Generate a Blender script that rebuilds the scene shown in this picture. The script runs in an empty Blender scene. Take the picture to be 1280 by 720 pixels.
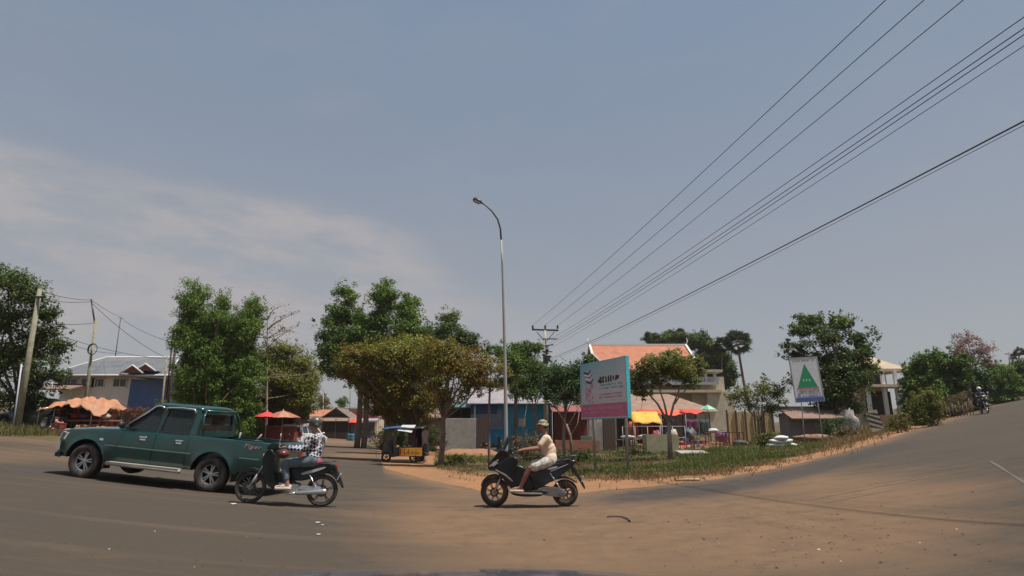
import bpy, math, random
import numpy as np
from mathutils import Vector, Matrix
from mathutils.geometry import tessellate_polygon

R = math.radians
rnd = random.Random(7)
scene = bpy.context.scene
COL = scene.collection

# ------------------------------------------------------------------ camera
F, CX, CY, H = 740.0, 640.0, 360.0, 1.45          # focal length in photo pixels, centre, eye height
PITCH = math.atan(177.0 / 740.0)
cam_d = bpy.data.cameras.new('camera')
cam_d.sensor_width = 36.0
cam_d.lens = F / 1280.0 * 36.0
cam_d.clip_start = 0.05
cam_d.clip_end = 4000.0
cam = bpy.data.objects.new('camera', cam_d)
COL.objects.link(cam)
cam.location = (0, 0, H)
cam.rotation_euler = (math.pi / 2 + PITCH, 0, 0)
scene.camera = cam

# ------------------------------------------------------------------ sky, sun, exposure
SUN_EL, SUN_AZ = 69.0, 110.0       # azimuth clockwise from +Y (view direction): light comes from the right, a little behind the camera
world = bpy.data.worlds.new('World')
scene.world = world
world.use_nodes = True
wn, wl = world.node_tree.nodes, world.node_tree.links
wn.clear()
w_out = wn.new('ShaderNodeOutputWorld')
w_bg = wn.new('ShaderNodeBackground')
w_bg.inputs['Strength'].default_value = 0.105
sky = wn.new('ShaderNodeTexSky')
sky.sky_type = 'NISHITA'
sky.sun_disc = False
sky.sun_elevation = R(SUN_EL)
sky.sun_rotation = R(SUN_AZ)
sky.altitude = 10
sky.air_density = 0.9
sky.dust_density = 2.0
sky.ozone_density = 1.5
tc = wn.new('ShaderNodeTexCoord')
sep = wn.new('ShaderNodeSeparateXYZ')
wl.new(tc.outputs['Generated'], sep.inputs[0])

def wmath(op, a, b=None, clamp=False):
    n = wn.new('ShaderNodeMath'); n.operation = op; n.use_clamp = clamp
    for i, s in enumerate((a, b)):
        if s is None: continue
        if isinstance(s, (int, float)): n.inputs[i].default_value = s
        else: wl.new(s, n.inputs[i])
    return n.outputs[0]

def wramp(src, stops):
    n = wn.new('ShaderNodeMapRange'); n.interpolation_type = 'SMOOTHSTEP'
    wl.new(src, n.inputs[0])
    n.inputs[1].default_value, n.inputs[2].default_value = stops[0], stops[1]
    n.inputs[3].default_value, n.inputs[4].default_value = stops[2], stops[3]
    return n.outputs[0]

def wmix(fac, a, b):
    n = wn.new('ShaderNodeMix'); n.data_type = 'RGBA'
    wl.new(fac, n.inputs[0])
    for i, s in ((6, a), (7, b)):
        if isinstance(s, tuple): n.inputs[i].default_value = (*s, 1)
        else: wl.new(s, n.inputs[i])
    return n.outputs[2]
# dusty, hazy air: the sky fades to a flat warm grey towards the horizon; one broad thin cloud bank on the left
k = 1.0 / 0.105
SKY_TOP = (0.186 * k, 0.245 * k, 0.330 * k)
SKY_LOW = (0.300 * k, 0.300 * k, 0.302 * k)
CLOUD = (0.365 * k, 0.347 * k, 0.355 * k)
haze_f = wramp(sep.outputs['Z'], (0.74, -0.02, 0.0, 1.0))
grey_sky = wmix(haze_f, SKY_TOP, SKY_LOW)
fmix = wn.new('ShaderNodeValue'); fmix.outputs[0].default_value = 0.80
base_sky = wmix(fmix.outputs[0], sky.outputs[0], grey_sky)
mp = wn.new('ShaderNodeMapping'); mp.inputs['Scale'].default_value = (1.3, 1.3, 4.2)
wl.new(tc.outputs['Generated'], mp.inputs[0])
nz = wn.new('ShaderNodeTexNoise'); nz.inputs['Scale'].default_value = 1.6; nz.inputs['Detail'].default_value = 5; nz.inputs['Roughness'].default_value = 0.5
wl.new(mp.outputs[0], nz.inputs['Vector'])
# bank upper limit drops towards the right
lim = wmath('ADD', sep.outputs['Z'], wmath('MULTIPLY', wmath('SUBTRACT', nz.outputs[0], 0.5), 0.22))
lim = wmath('ADD', lim, wramp(sep.outputs['X'], (-0.32, 0.12, 0.0, 0.16)))
cl_a = wramp(lim, (0.375, 0.30, 0.0, 1.0))
cl_b = wramp(sep.outputs['X'], (0.22, -0.25, 0.0, 1.0))
nz2 = wn.new('ShaderNodeTexNoise'); nz2.inputs['Scale'].default_value = 3.4; nz2.inputs['Detail'].default_value = 8; nz2.inputs['Roughness'].default_value = 0.62
wl.new(mp.outputs[0], nz2.inputs['Vector'])
cl_c = wramp(nz2.outputs[0], (0.36, 0.60, 0.25, 1.0))
cl_d = wramp(sep.outputs['Z'], (0.02, 0.16, 0.35, 1.0))
cmask = wmath('MULTIPLY', wmath('MULTIPLY', cl_a, cl_b), wmath('MULTIPLY', cl_c, cl_d))
cmask = wmath('MULTIPLY', cmask, 0.85)
with_cloud = wmix(cmask, base_sky, CLOUD)
thin = wmath('MULTIPLY', wramp(nz2.outputs[0], (0.45, 0.75, 0.0, 1.0)), 0.10)
final_sky = wmix(thin, with_cloud, CLOUD)
wl.new(final_sky, w_bg.inputs['Color'])
wl.new(w_bg.outputs[0], w_out.inputs[0])

sun_d = bpy.data.lights.new('sun', 'SUN')
sun_d.energy = 4.8
sun_d.angle = R(1.4)
sun_d.color = (1.0, 0.95, 0.87)
sun = bpy.data.objects.new('sun', sun_d)
COL.objects.link(sun)
sdir = Vector((math.sin(R(SUN_AZ)) * math.cos(R(SUN_EL)), math.cos(R(SUN_AZ)) * math.cos(R(SUN_EL)), math.sin(R(SUN_EL))))
sun.rotation_euler = sdir.to_track_quat('Z', 'Y').to_euler()
sun.location = sdir * 100
vs = scene.view_settings
vs.view_transform = 'Standard'; vs.look = 'None'; vs.gamma = 1.0; vs.use_curve_mapping = False
vs.exposure = 0.25
scene.render.engine = 'CYCLES'
scene.cycles.max_bounces = 8
scene.cycles.transparent_max_bounces = 16
scene.cycles.sample_clamp_indirect = 4.0

# ------------------------------------------------------------------ lay of the land
_hx = np.array([-60, 0, 103, 260, 350, 500, 620, 800, 1000, 1228, 1280, 1340], float)
_hy = np.array([488, 498, 512, 525, 531, 539, 541, 537, 521, 489, 480, 470], float)
_hc = np.polyfit((_hx - 640) / 640, _hy, 4)
def hor(px):
    px = min(max(px, -60), 1340)
    return float(np.polyval(_hc, (px - 640) / 640))
def ray(px, py):
    u, v = (px - CX) / F, (CY - py) / F
    d = Vector((u, math.cos(PITCH) - v * math.sin(PITCH), math.sin(PITCH) + v * math.cos(PITCH)))
    return d / math.hypot(d.x, d.y)
_pp = np.linspace(-60, 1340, 141)
_ga = []; _gs = []
for _p in _pp:
    _d = ray(_p, hor(_p)); _ga.append(math.atan2(_d.x, _d.y)); _gs.append(_d.z)
_ga = np.array(_ga); _gs = np.array(_gs)
def slope(a):
    return float(np.interp(a, _ga, _gs))
def gz(x, y):
    """height of the ground: nearly level ahead, rising gently to both sides"""
    r = math.hypot(x, y); a = math.atan2(x, y)
    s = slope(a)
    if abs(a) > R(100): s *= max(0, (math.pi - abs(a)) / R(80))
    return s * min(r, 320)
def gzv(x, y):
    r = np.hypot(x, y); a = np.arctan2(x, y)
    s = np.interp(a, _ga, _gs)
    s = np.where(np.abs(a) > R(100), s * np.maximum(0, (math.pi - np.abs(a)) / R(80)), s)
    return s * np.minimum(r, 320)
def gp(px, py):
    """where the ground lies under a point of the view"""
    d = ray(px, py); s = slope(math.atan2(d.x, d.y))
    r = H / max(s - d.z, 1e-4)
    r = min(r, 400)
    return Vector((d.x * r, d.y * r, s * r))
def W(px, py, Y):
    d = ray(px, py); t = Y / d.y
    return Vector((d.x * t, Y, H + d.z * t))
def base(px, Y):
    """ground point of column px at distance Y"""
    py = hor(px) + H * F / Y
    p = W(px, py, Y)
    return Vector((p.x, Y, gz(p.x, Y)))
def proj(x, y, z):
    dz = z - H
    dep = y * np.cos(PITCH) + dz * np.sin(PITCH)
    up = -y * np.sin(PITCH) + dz * np.cos(PITCH)
    dep = np.where(dep < 0.01, 0.01, dep)
    return CX + F * x / dep, CY - F * up / dep

# ------------------------------------------------------------------ object helpers
def tag(o, label=None, cat=None, group=None, kind=None):
    if label: o['label'] = label
    if cat: o['category'] = cat
    if group: o['group'] = group
    if kind: o['kind'] = kind
    return o
def thing(name, label, cat, loc=(0, 0, 0), rotz=0.0, group=None):
    o = bpy.data.objects.new(name, None); COL.objects.link(o)
    o.empty_display_size = 0.2
    o.location = loc; o.rotation_euler = (0, 0, rotz)
    return tag(o, label, cat, group)
def copy_tree(o, parent=None):
    c = o.copy(); COL.objects.link(c)
    if parent is not None: c.parent = parent
    for ch in [x for x in o.children]:
        copy_tree(ch, c)
    return c

class MB:
    """collects shapes into one mesh"""
    def __init__(s): s.v = []; s.f = []; s.m = []; s.sm = []; s.cm = 0; s.csm = False; s.T = None
    def add(s, vs, fs, m=None, smooth=None):
        o = len(s.v)
        if s.T is not None: vs = [s.T @ Vector(p) for p in vs]
        s.v += [tuple(p) for p in vs]
        for f in fs:
            s.f.append(tuple(i + o for i in f)); s.m.append(s.cm if m is None else m); s.sm.append(s.csm if smooth is None else smooth)
        return s
    def box(s, c, d, rot=None, m=None, taper=1.0):
        x, y, z = d[0] / 2, d[1] / 2, d[2] / 2
        vs = [Vector((sx * x * (taper if sz > 0 else 1), sy * y * (taper if sz > 0 else 1), sz * z)) for sz in (-1, 1) for sy in (-1, 1) for sx in (-1, 1)]
        if rot is not None:
            M = rot if isinstance(rot, Matrix) else Matrix.Rotation(rot, 3, 'Z')
            vs = [M @ p for p in vs]
        vs = [p + Vector(c) for p in vs]
        return s.add(vs, [(0, 2, 3, 1), (4, 5, 7, 6), (0, 1, 5, 4), (2, 6, 7, 3), (0, 4, 6, 2), (1, 3, 7, 5)], m)
    def beam(s, a, b, w, h, m=None):
        a = Vector(a); b = Vector(b); d = b - a
        if d.length < 1e-6: return s
        q = d.to_track_quat('Z', 'X').to_matrix()
        return s.box((a + b) / 2, (h, w, d.length), rot=q, m=m)
    def tube(s, pts, rad, n=8, m=None, smooth=True, caps=True, flat=1.0):
        pts = [Vector(p) for p in pts]
        if isinstance(rad, (int, float)): rad = [rad] * len(pts)
        vs = []; fs = []
        ref = None
        for i, p in enumerate(pts):
            d = (pts[min(i + 1, len(pts) - 1)] - pts[max(i - 1, 0)])
            if d.length < 1e-9: d = Vector((0, 0, 1))
            d.normalize()
            if ref is None: ref = Vector((0, 0, 1)) if abs(d.z) < 0.9 else Vector((1, 0, 0))
            a = d.cross(ref)
            if a.length < 1e-6: a = d.cross(Vector((0.3, 1, 0.2)))
            a.normalize(); b = a.cross(d).normalized(); ref = b
            for k in range(n):
                t = 2 * math.pi * k / n
                vs.append(p + (a * math.cos(t) + b * math.sin(t) * flat) * rad[i])
        for i in range(len(pts) - 1):
            for k in range(n):
                k2 = (k + 1) % n
                fs.append((i * n + k, i * n + k2, (i + 1) * n + k2, (i + 1) * n + k))
        if caps:
            fs.append(tuple(range(n))[::-1]); fs.append(tuple((len(pts) - 1) * n + k for k in range(n)))
        return s.add(vs, fs, m, smooth)
    def capsule(s, a, b, r0, r1, n=12, m=None):
        a = Vector(a); b = Vector(b); d = (b - a)
        L = d.length; d = d.normalized() if L > 1e-6 else Vector((0, 0, 1))
        pts = []; rr = []
        for t in (90, 60, 30, 0):
            pts.append(a - d * r0 * math.sin(R(t))); rr.append(max(r0 * math.cos(R(t)), 1e-4))
        if L < 1e-4: pts.pop(); rr.pop()
        for t in (0, 30, 60, 90):
            pts.append(b + d * r1 * math.sin(R(t))); rr.append(max(r1 * math.cos(R(t)), 1e-4))
        return s.tube(pts, rr, n, m)
    def ell(s, c, rad, rot=None, n=14, k=9, m=None):
        vs = []; fs = []
        for i in range(k + 1):
            t = math.pi * i / k
            for j in range(n):
                p = 2 * math.pi * j / n
                q = Vector((rad[0] * math.sin(t) * math.cos(p), rad[1] * math.sin(t) * math.sin(p), rad[2] * math.cos(t)))
                if rot is not None: q = rot @ q
                vs.append(q + Vector(c))
        for i in range(k):
            for j in range(n):
                j2 = (j + 1) % n
                fs.append((i * n + j, (i + 1) * n + j, (i + 1) * n + j2, i * n + j2))
        return s.add(vs, fs, m, True)
    def lathe(s, prof, c=(0, 0, 0), axis='Y', n=24, m=None, smooth=True, closed=True):
        vs = []; fs = []; P = len(prof)
        for j in range(n):
            t = 2 * math.pi * j / n
            for (r, a) in prof:
                if axis == 'Y': q = (r * math.cos(t), a, r * math.sin(t))
                elif axis == 'X': q = (a, r * math.cos(t), r * math.sin(t))
                else: q = (r * math.cos(t), r * math.sin(t), a)
                vs.append(Vector(q) + Vector(c))
        for j in range(n):
            j2 = (j + 1) % n
            for i in range(P if closed else P - 1):
                i2 = (i + 1) % P
                fs.append((j * P + i, j * P + i2, j2 * P + i2, j2 * P + i))
        return s.add(vs, fs, m, smooth)
    def plate(s, outline, t, holes=(), fn=None, m=None, smooth=False):
        """flat shape with holes, extruded by t; fn(u, v, w) -> xyz, w in -t/2..t/2"""
        fn = fn or (lambda u, v, w: (u, w, v))
        loops = [list(outline)] + [list(h) for h in holes]
        tri = tessellate_polygon([[Vector((p[0], p[1], 0)) for p in l] for l in loops])
        flat = [p for l in loops for p in l]; n = len(flat)
        vs = [fn(p[0], p[1], -t / 2) for p in flat] + [fn(p[0], p[1], t / 2) for p in flat]
        fs = []
        for a, b, c in tri:
            fs.append((a, b, c)); fs.append((n + c, n + b, n + a))
        o = 0
        for l in loops:
            k = len(l)
            for i in range(k):
                a, b = o + i, o + (i + 1) % k
                fs.append((a, b, n + b, n + a))
            o += k
        return s.add(vs, fs, m, smooth)
    def build(s, name, mats, parent=None, bevel=0, seg=2, fix=True, loc=None, autosmooth=None):
        me = bpy.data.meshes.new(name)
        me.from_pydata(s.v, [], s.f)
        if not isinstance(mats, (list, tuple)): mats = [mats]
        for mt in mats: me.materials.append(mt)
        me.polygons.foreach_set('material_index', s.m)
        me.polygons.foreach_set('use_smooth', s.sm)
        me.update()
        if fix:
            import bmesh
            bm = bmesh.new(); bm.from_mesh(me)
            bmesh.ops.recalc_face_normals(bm, faces=bm.faces)
            bm.to_mesh(me); bm.free()
        o = bpy.data.objects.new(name, me); COL.objects.link(o)
        if loc is not None: o.location = loc
        if parent is not None: o.parent = parent
        if bevel:
            b = o.modifiers.new('bevel', 'BEVEL'); b.width = bevel; b.segments = seg; b.limit_method = 'ANGLE'; b.angle_limit = R(40)
        return o

def tray(name, mats, parent, fn):
    mb = MB(); fn(mb); return mb.build(name, mats, parent)

# ------------------------------------------------------------------ materials
def mat(name, c, rough=0.6, metal=0.0, var=0.12, scale=6.0, bump=0.0, bscale=30.0, c2=None, coat=0.0, alpha=None, spec=0.5, wash=None):
    m = bpy.data.materials.new(name); m.use_nodes = True
    nt = m.node_tree; N, L = nt.nodes, nt.links
    b = N['Principled BSDF']
    b.inputs['Roughness'].default_value = rough; b.inputs['Metallic'].default_value = metal
    b.inputs['Specular IOR Level'].default_value = spec
    if coat: b.inputs['Coat Weight'].default_value = coat; b.inputs['Coat Roughness'].default_value = 0.08
    t = N.new('ShaderNodeTexCoord')
    n = N.new('ShaderNodeTexNoise'); n.inputs['Scale'].default_value = scale; n.inputs['Detail'].default_value = 6; n.inputs['Roughness'].default_value = 0.62
    L.new(t.outputs['Object'], n.inputs['Vector'])
    mr = N.new('ShaderNodeMapRange'); mr.inputs[1].default_value = 0.32; mr.inputs[2].default_value = 0.68
    L.new(n.outputs[0], mr.inputs[0])
    mx = N.new('ShaderNodeMix'); mx.data_type = 'RGBA'
    c2 = c2 or tuple(x * (1 + var) for x in c)
    c1 = tuple(x * (1 - var) for x in c)
    mx.inputs[6].default_value = (*c1, 1); mx.inputs[7].default_value = (*c2, 1)
    L.new(mr.outputs[0], mx.inputs[0])
    out = mx.outputs[2]
    if wash:  # soil splashed up from the ground / streaks: (colour, amount)
        n2 = N.new('ShaderNodeTexNoise'); n2.inputs['Scale'].default_value = scale * 0.35; n2.inputs['Detail'].default_value = 8; n2.inputs['Roughness'].default_value = 0.7
        mpn = N.new('ShaderNodeMapping'); mpn.inputs['Scale'].default_value = (1.0, 1.0, 0.35)
        L.new(t.outputs['Object'], mpn.inputs[0]); L.new(mpn.outputs[0], n2.inputs['Vector'])
        r2 = N.new('ShaderNodeMapRange'); r2.inputs[1].default_value = 0.45; r2.inputs[2].default_value = 0.7; r2.inputs[4].default_value = wash[1]
        L.new(n2.outputs[0], r2.inputs[0])
        m2 = N.new('ShaderNodeMix'); m2.data_type = 'RGBA'; m2.inputs[7].default_value = (*wash[0], 1)
        L.new(r2.outputs[0], m2.inputs[0]); L.new(out, m2.inputs[6]); out = m2.outputs[2]
    L.new(out, b.inputs['Base Color'])
    if bump:
        n3 = N.new('ShaderNodeTexNoise'); n3.inputs['Scale'].default_value = bscale; n3.inputs['Detail'].default_value = 5
        L.new(t.outputs['Object'], n3.inputs['Vector'])
        bp = N.new('ShaderNodeBump'); bp.inputs['Strength'].default_value = bump; bp.inputs['Distance'].default_value = 0.02
        L.new(n3.outputs[0], bp.inputs['Height']); L.new(bp.outputs[0], b.inputs['Normal'])
    return m

def glass(name, c=(0.05, 0.06, 0.06), amount=0.42, rough=0.03):
    m = bpy.data.materials.new(name); m.use_nodes = True
    N, L = m.node_tree.nodes, m.node_tree.links
    b = N['Principled BSDF']; b.inputs['Base Color'].default_value = (*c, 1); b.inputs['Roughness'].default_value = rough
    tr = N.new('ShaderNodeBsdfTransparent'); tr.inputs[0].default_value = (0.75, 0.82, 0.8, 1)
    mx = N.new('ShaderNodeMixShader'); mx.inputs[0].default_value = amount
    L.new(tr.outputs[0], mx.inputs[1]); L.new(b.outputs[0], mx.inputs[2])
    L.new(mx.outputs[0], N['Material Output'].inputs[0])
    return m

def leafmat(name, dark, light, trans=0.25):
    m = bpy.data.materials.new(name); m.use_nodes = True
    N, L = m.node_tree.nodes, m.node_tree.links
    b = N['Principled BSDF']; b.inputs['Roughness'].default_value = 0.6; b.inputs['Specular IOR Level'].default_value = 0.25
    a = N.new('ShaderNodeAttribute'); a.attribute_name = 'tint'
    mx = N.new('ShaderNodeMix'); mx.data_type = 'RGBA'
    mx.inputs[6].default_value = (*dark, 1); mx.inputs[7].default_value = (*light, 1)
    L.new(a.outputs['Fac'], mx.inputs[0]); L.new(mx.outputs[2], b.inputs['Base Color'])
    tl = N.new('ShaderNodeBsdfTranslucent'); L.new(mx.outputs[2], tl.inputs[0])
    ms = N.new('ShaderNodeMixShader'); ms.inputs[0].default_value = trans
    L.new(b.outputs[0], ms.inputs[1]); L.new(tl.outputs[0], ms.inputs[2])
    L.new(ms.outputs[0], N['Material Output'].inputs[0])
    return m

def checker_mat(name, a, b_, sc, rough=0.85):
    m = bpy.data.materials.new(name); m.use_nodes = True
    N, L = m.node_tree.nodes, m.node_tree.links
    b = N['Principled BSDF']; b.inputs['Roughness'].default_value = rough
    t = N.new('ShaderNodeTexCoord'); mp_ = N.new('ShaderNodeMapping'); mp_.inputs['Rotation'].default_value = (0.2, 0.75, 0.1)
    mp_.inputs['Scale'].default_value = (1, 0.6, 1)
    L.new(t.outputs['Object'], mp_.inputs[0])
    nn = N.new('ShaderNodeTexNoise'); nn.inputs['Scale'].default_value = 9; L.new(mp_.outputs[0], nn.inputs['Vector'])
    ad = N.new('ShaderNodeVectorMath'); ad.operation = 'MULTIPLY_ADD'
    L.new(nn.outputs['Color'], ad.inputs[0]); ad.inputs[1].default_value = (0.05, 0.05, 0.05); L.new(mp_.outputs[0], ad.inputs[2])
    ck = N.new('ShaderNodeTexChecker'); ck.inputs['Scale'].default_value = sc
    ck.inputs[1].default_value = (*a, 1); ck.inputs[2].default_value = (*b_, 1)
    L.new(ad.outputs[0], ck.inputs['Vector']); L.new(ck.outputs[0], b.inputs['Base Color'])
    return m
def stripes(name, a, b_, scale, axis='X', rough=0.6, bump=0.3, dist=0.03):
    """corrugated sheet: real ridges by bump, slight colour variation"""
    m = mat(name, a, rough, 0.0, 0.15, 1.2, c2=b_, wash=((0.22, 0.15, 0.10), 0.35))
    N, L = m.node_tree.nodes, m.node_tree.links
    t = N.new('ShaderNodeTexCoord'); w = N.new('ShaderNodeTexWave'); w.bands_direction = axis; w.inputs['Scale'].default_value = scale
    L.new(t.outputs['Object'], w.inputs[0])
    bp = N.new('ShaderNodeBump'); bp.inputs['Strength'].default_value = bump; bp.inputs['Distance'].default_value = dist
    L.new(w.outputs[0], bp.inputs['Height']); L.new(bp.outputs[0], N['Principled BSDF'].inputs['Normal'])
    return m

M = {}
M['black'] = mat('black_plastic', (0.02, 0.02, 0.022), 0.45)
M['rubber'] = mat('rubber', (0.03, 0.027, 0.025), 0.85, wash=((0.15, 0.105, 0.075), 0.8), scale=14)
M['chrome'] = mat('chrome', (0.72, 0.72, 0.72), 0.22, 0.9, 0.05)
M['alu'] = mat('aluminium', (0.5, 0.5, 0.5), 0.35, 0.75, 0.12, 20)
M['dark_metal'] = mat('dark_metal', (0.05, 0.05, 0.05), 0.45, 0.6)
M['green_paint'] = mat('green_paint', (0.004, 0.050, 0.044), 0.28, 0.1, 0.12, 3, coat=0.7, wash=((0.12, 0.09, 0.06), 0.17))
M['trim_green'] = mat('pale_green_trim', (0.08, 0.16, 0.13), 0.5)
M['glass'] = glass('tinted_glass')
M['white_paint'] = mat('white_paint', (0.72, 0.70, 0.70), 0.3, 0, 0.04, 3, coat=0.5)
M['navy'] = mat('navy_gloss', (0.007, 0.008, 0.012), 0.28, 0.0, 0.1, coat=0.22, spec=0.4, wash=((0.10, 0.08, 0.06), 0.06))
M['ub_black'] = mat('scooter_black', (0.008, 0.014, 0.015), 0.35, 0.0, 0.1, coat=0.12, spec=0.35, wash=((0.10, 0.08, 0.06), 0.08))
M['seat'] = mat('seat_vinyl', (0.02, 0.02, 0.02), 0.6)
M['red_light'] = mat('red_lens', (0.35, 0.02, 0.02), 0.2)
M['clear_light'] = mat('clear_lens', (0.65, 0.65, 0.62), 0.15)
M['skin'] = mat('tan_skin', (0.25, 0.105, 0.068), 0.55, var=0.12, scale=10)
M['skin2'] = mat('brown_skin', (0.30, 0.15, 0.10), 0.55, var=0.08, scale=10)
M['hair'] = mat('black_hair', (0.012, 0.01, 0.009), 0.5)
M['beige'] = mat('beige_cotton', (0.60, 0.455, 0.335), 0.9, bump=0.3, bscale=25)
M['cream'] = mat('cream_cotton', (0.27, 0.25, 0.22), 0.9, c2=(.62, .56, .48), scale=20, bump=0.3, bscale=25)
M['capcloth'] = checker_mat('cap_cloth', (0.36, 0.29, 0.19), (0.10, 0.09, 0.06), 30)
M['check'] = checker_mat('checked_cotton', (0.46, 0.45, 0.48), (0.012, 0.012, 0.022), 21)
M['denim'] = mat('denim', (0.09, 0.12, 0.13), 0.9, var=0.3, bump=0.3)
M['pink'] = mat('pink_cloth', (0.32, 0.05, 0.10), 0.85)
M['white_rubber'] = mat('white_rubber', (0.6, 0.5, 0.4), 0.7)
M['maroon'] = mat('maroon_plastic', (0.13, 0.03, 0.03), 0.4)
M['bark'] = mat('grey_brown_bark', (0.14, 0.10, 0.075), 0.9, var=0.35, bump=0.6, bscale=12)
M['bark_pale'] = mat('pale_bark', (0.24, 0.19, 0.145), 0.9, var=0.3, bump=0.5, bscale=12)
M['concrete'] = mat('grey_concrete', (0.34, 0.32, 0.29), 0.85, var=0.15, scale=3, bump=0.2, wash=((0.18, 0.14, 0.10), 0.5))
M['pole_wood'] = mat('weathered_pole', (0.23, 0.22, 0.15), 0.9, var=0.25, scale=4, bump=0.3)
M['dark_wood'] = mat('dark_wood', (0.075, 0.05, 0.04), 0.85, var=0.3, bump=0.4)
M['wood'] = mat('brown_wood', (0.2, 0.12, 0.075), 0.85, var=0.3, bump=0.4)
M['wire'] = mat('cable_rubber', (0.02, 0.02, 0.022), 0.6)
M['ceramic'] = mat('brown_ceramic', (0.08, 0.05, 0.04), 0.3)
M['galv'] = mat('galvanised_steel', (0.30, 0.29, 0.28), 0.6, 0.1, 0.15)
# ================================================================== the ground, the road, the grass
def poly_interp(pts):
    xs = [p[0] for p in pts]; ys = [p[1] for p in pts]
    return lambda x: np.interp(x, xs, ys)
# far edge of the asphalt and far edge of the bare-earth shoulder, as the view shows them
road_top = poly_interp([(-300, 536), (0, 546), (75, 552), (150, 555), (250, 556), (330, 556), (385, 553), (397, 547), (470, 547), (474, 562), (480, 585), (520, 596), (560, 605), (600, 613), (660, 617), (720, 616), (800, 609), (850, 604), (900, 598), (950, 589), (1000, 578.5), (1050, 566), (1100, 551.5), (1150, 535), (1200, 518), (1250, 499), (1280, 489), (1340, 474)])
grass_bot = poly_interp([(540, 582), (600, 592), (700, 595), (780, 597), (850, 594), (900, 589), (950, 580), (1000, 569), (1050, 556), (1100, 542), (1150, 527), (1200, 511), (1250, 494), (1280, 485), (1340, 472)])
grass_top = poly_interp([(540, 566), (600, 560), (700, 560), (850, 562), (900, 551), (1000, 538), (1050, 532), (1100, 527), (1150, 516), (1200, 502), (1280, 480), (1340, 468)])

def fractal(x, y, seed, sc):
    """cheap smooth value noise in the ground plane"""
    out = np.zeros_like(x); amp = 1; tot = 0
    rs = np.random.RandomState(seed)
    for o in range(4):
        for _ in range(3):
            a = rs.uniform(0, 2 * math.pi); ph = rs.uniform(0, 6.28)
            f = (2 ** o) / sc * rs.uniform(0.7, 1.3)
            out += amp * np.sin((x * math.cos(a) + y * math.sin(a)) * f * 6.28 + ph + 1.3 * np.sin(y * f * 3 + ph * 2))
        tot += amp * 2.2; amp *= 0.55
    return out / tot

def polar(azs, rs_fn, nr, name, mats, attrs, z_off, kind='structure'):
    na = len(azs)
    A = np.repeat(azs, nr); RR = np.concatenate([rs_fn(a) for a in azs])
    X = RR * np.sin(A); Y = RR * np.cos(A); Z = gzv(X, Y) + z_off
    f = []
    for i in range(na - 1):
        for j in range(nr - 1):
            k_ = i * nr + j
            f.append((k_, k_ + nr, k_ + nr + 1, k_ + 1))
    me = bpy.data.meshes.new(name); me.from_pydata(np.stack([X, Y, Z], 1).tolist(), [], f)
    px, py = proj(X, Y, Z)
    for an, fn in attrs.items():
        at = me.attributes.new(an, 'FLOAT', 'POINT'); at.data.foreach_set('value', fn(px, py, X, Y).astype(np.float32))
    me.materials.append(mats); me.polygons.foreach_set('use_smooth', [True] * len(f)); me.update()
    o = bpy.data.objects.new(name, me); COL.objects.link(o); o['kind'] = kind
    return o

def sstep(e0, e1, x):
    t = np.clip((x - e0) / (e1 - e0), 0, 1); return t * t * (3 - 2 * t)
def g2(px, py, cx, cy, sx, sy):
    return np.exp(-((px - cx) / sx) ** 2 - ((py - cy) / sy) ** 2)

def surf_mat(name, spec):
    """mix of colours driven by baked ground-cover attributes and noise"""
    m = bpy.data.materials.new(name); m.use_nodes = True
    N, L = m.node_tree.nodes, m.node_tree.links
    b = N['Principled BSDF']; b.inputs['Roughness'].default_value = 0.92; b.inputs['Specular IOR Level'].default_value = 0.2
    t = N.new('ShaderNodeTexCoord')
    def noise(sc, det=6, rough=0.6, mapping=None):
        n = N.new('ShaderNodeTexNoise'); n.inputs['Scale'].default_value = sc; n.inputs['Detail'].default_value = det; n.inputs['Roughness'].default_value = rough
        if mapping:
            mp_ = N.new('ShaderNodeMapping'); mp_.inputs['Scale'].default_value = mapping; L.new(t.outputs['Object'], mp_.inputs[0]); L.new(mp_.outputs[0], n.inputs['Vector'])
        else: L.new(t.outputs['Object'], n.inputs['Vector'])
        return n.outputs[0]
    def rng(s, a, bb, c=0, d=1):
        r = N.new('ShaderNodeMapRange'); r.inputs[1].default_value = a; r.inputs[2].default_value = bb; r.inputs[3].default_value = c; r.inputs[4].default_value = d
        L.new(s, r.inputs[0]); return r.outputs[0]
    def mix(fac, a, bb):
        x = N.new('ShaderNodeMix'); x.data_type = 'RGBA'; L.new(fac, x.inputs[0])
        for i, s in ((6, a), (7, bb)):
            if isinstance(s, tuple): x.inputs[i].default_value = (*s, 1)
            else: L.new(s, x.inputs[i])
        return x.outputs[2]
    def math_(op, a, bb, clamp=True):
        x = N.new('ShaderNodeMath'); x.operation = op; x.use_clamp = clamp
        for i, s in enumerate((a, bb)):
            if isinstance(s, (int, float)): x.inputs[i].default_value = s
            else: L.new(s, x.inputs[i])
        return x.outputs[0]
    def attr(n_):
        a = N.new('ShaderNodeAttribute'); a.attribute_name = n_; return a.outputs['Fac']
    col, hgt, bs = spec(noise, rng, mix, math_, attr)
    L.new(col, b.inputs['Base Color'])
    bp = N.new('ShaderNodeBump'); bp.inputs['Strength'].default_value = bs; bp.inputs['Distance'].default_value = 0.03
    L.new(hgt, bp.inputs['Height']); L.new(bp.outputs[0], b.inputs['Normal'])
    return m

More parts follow.
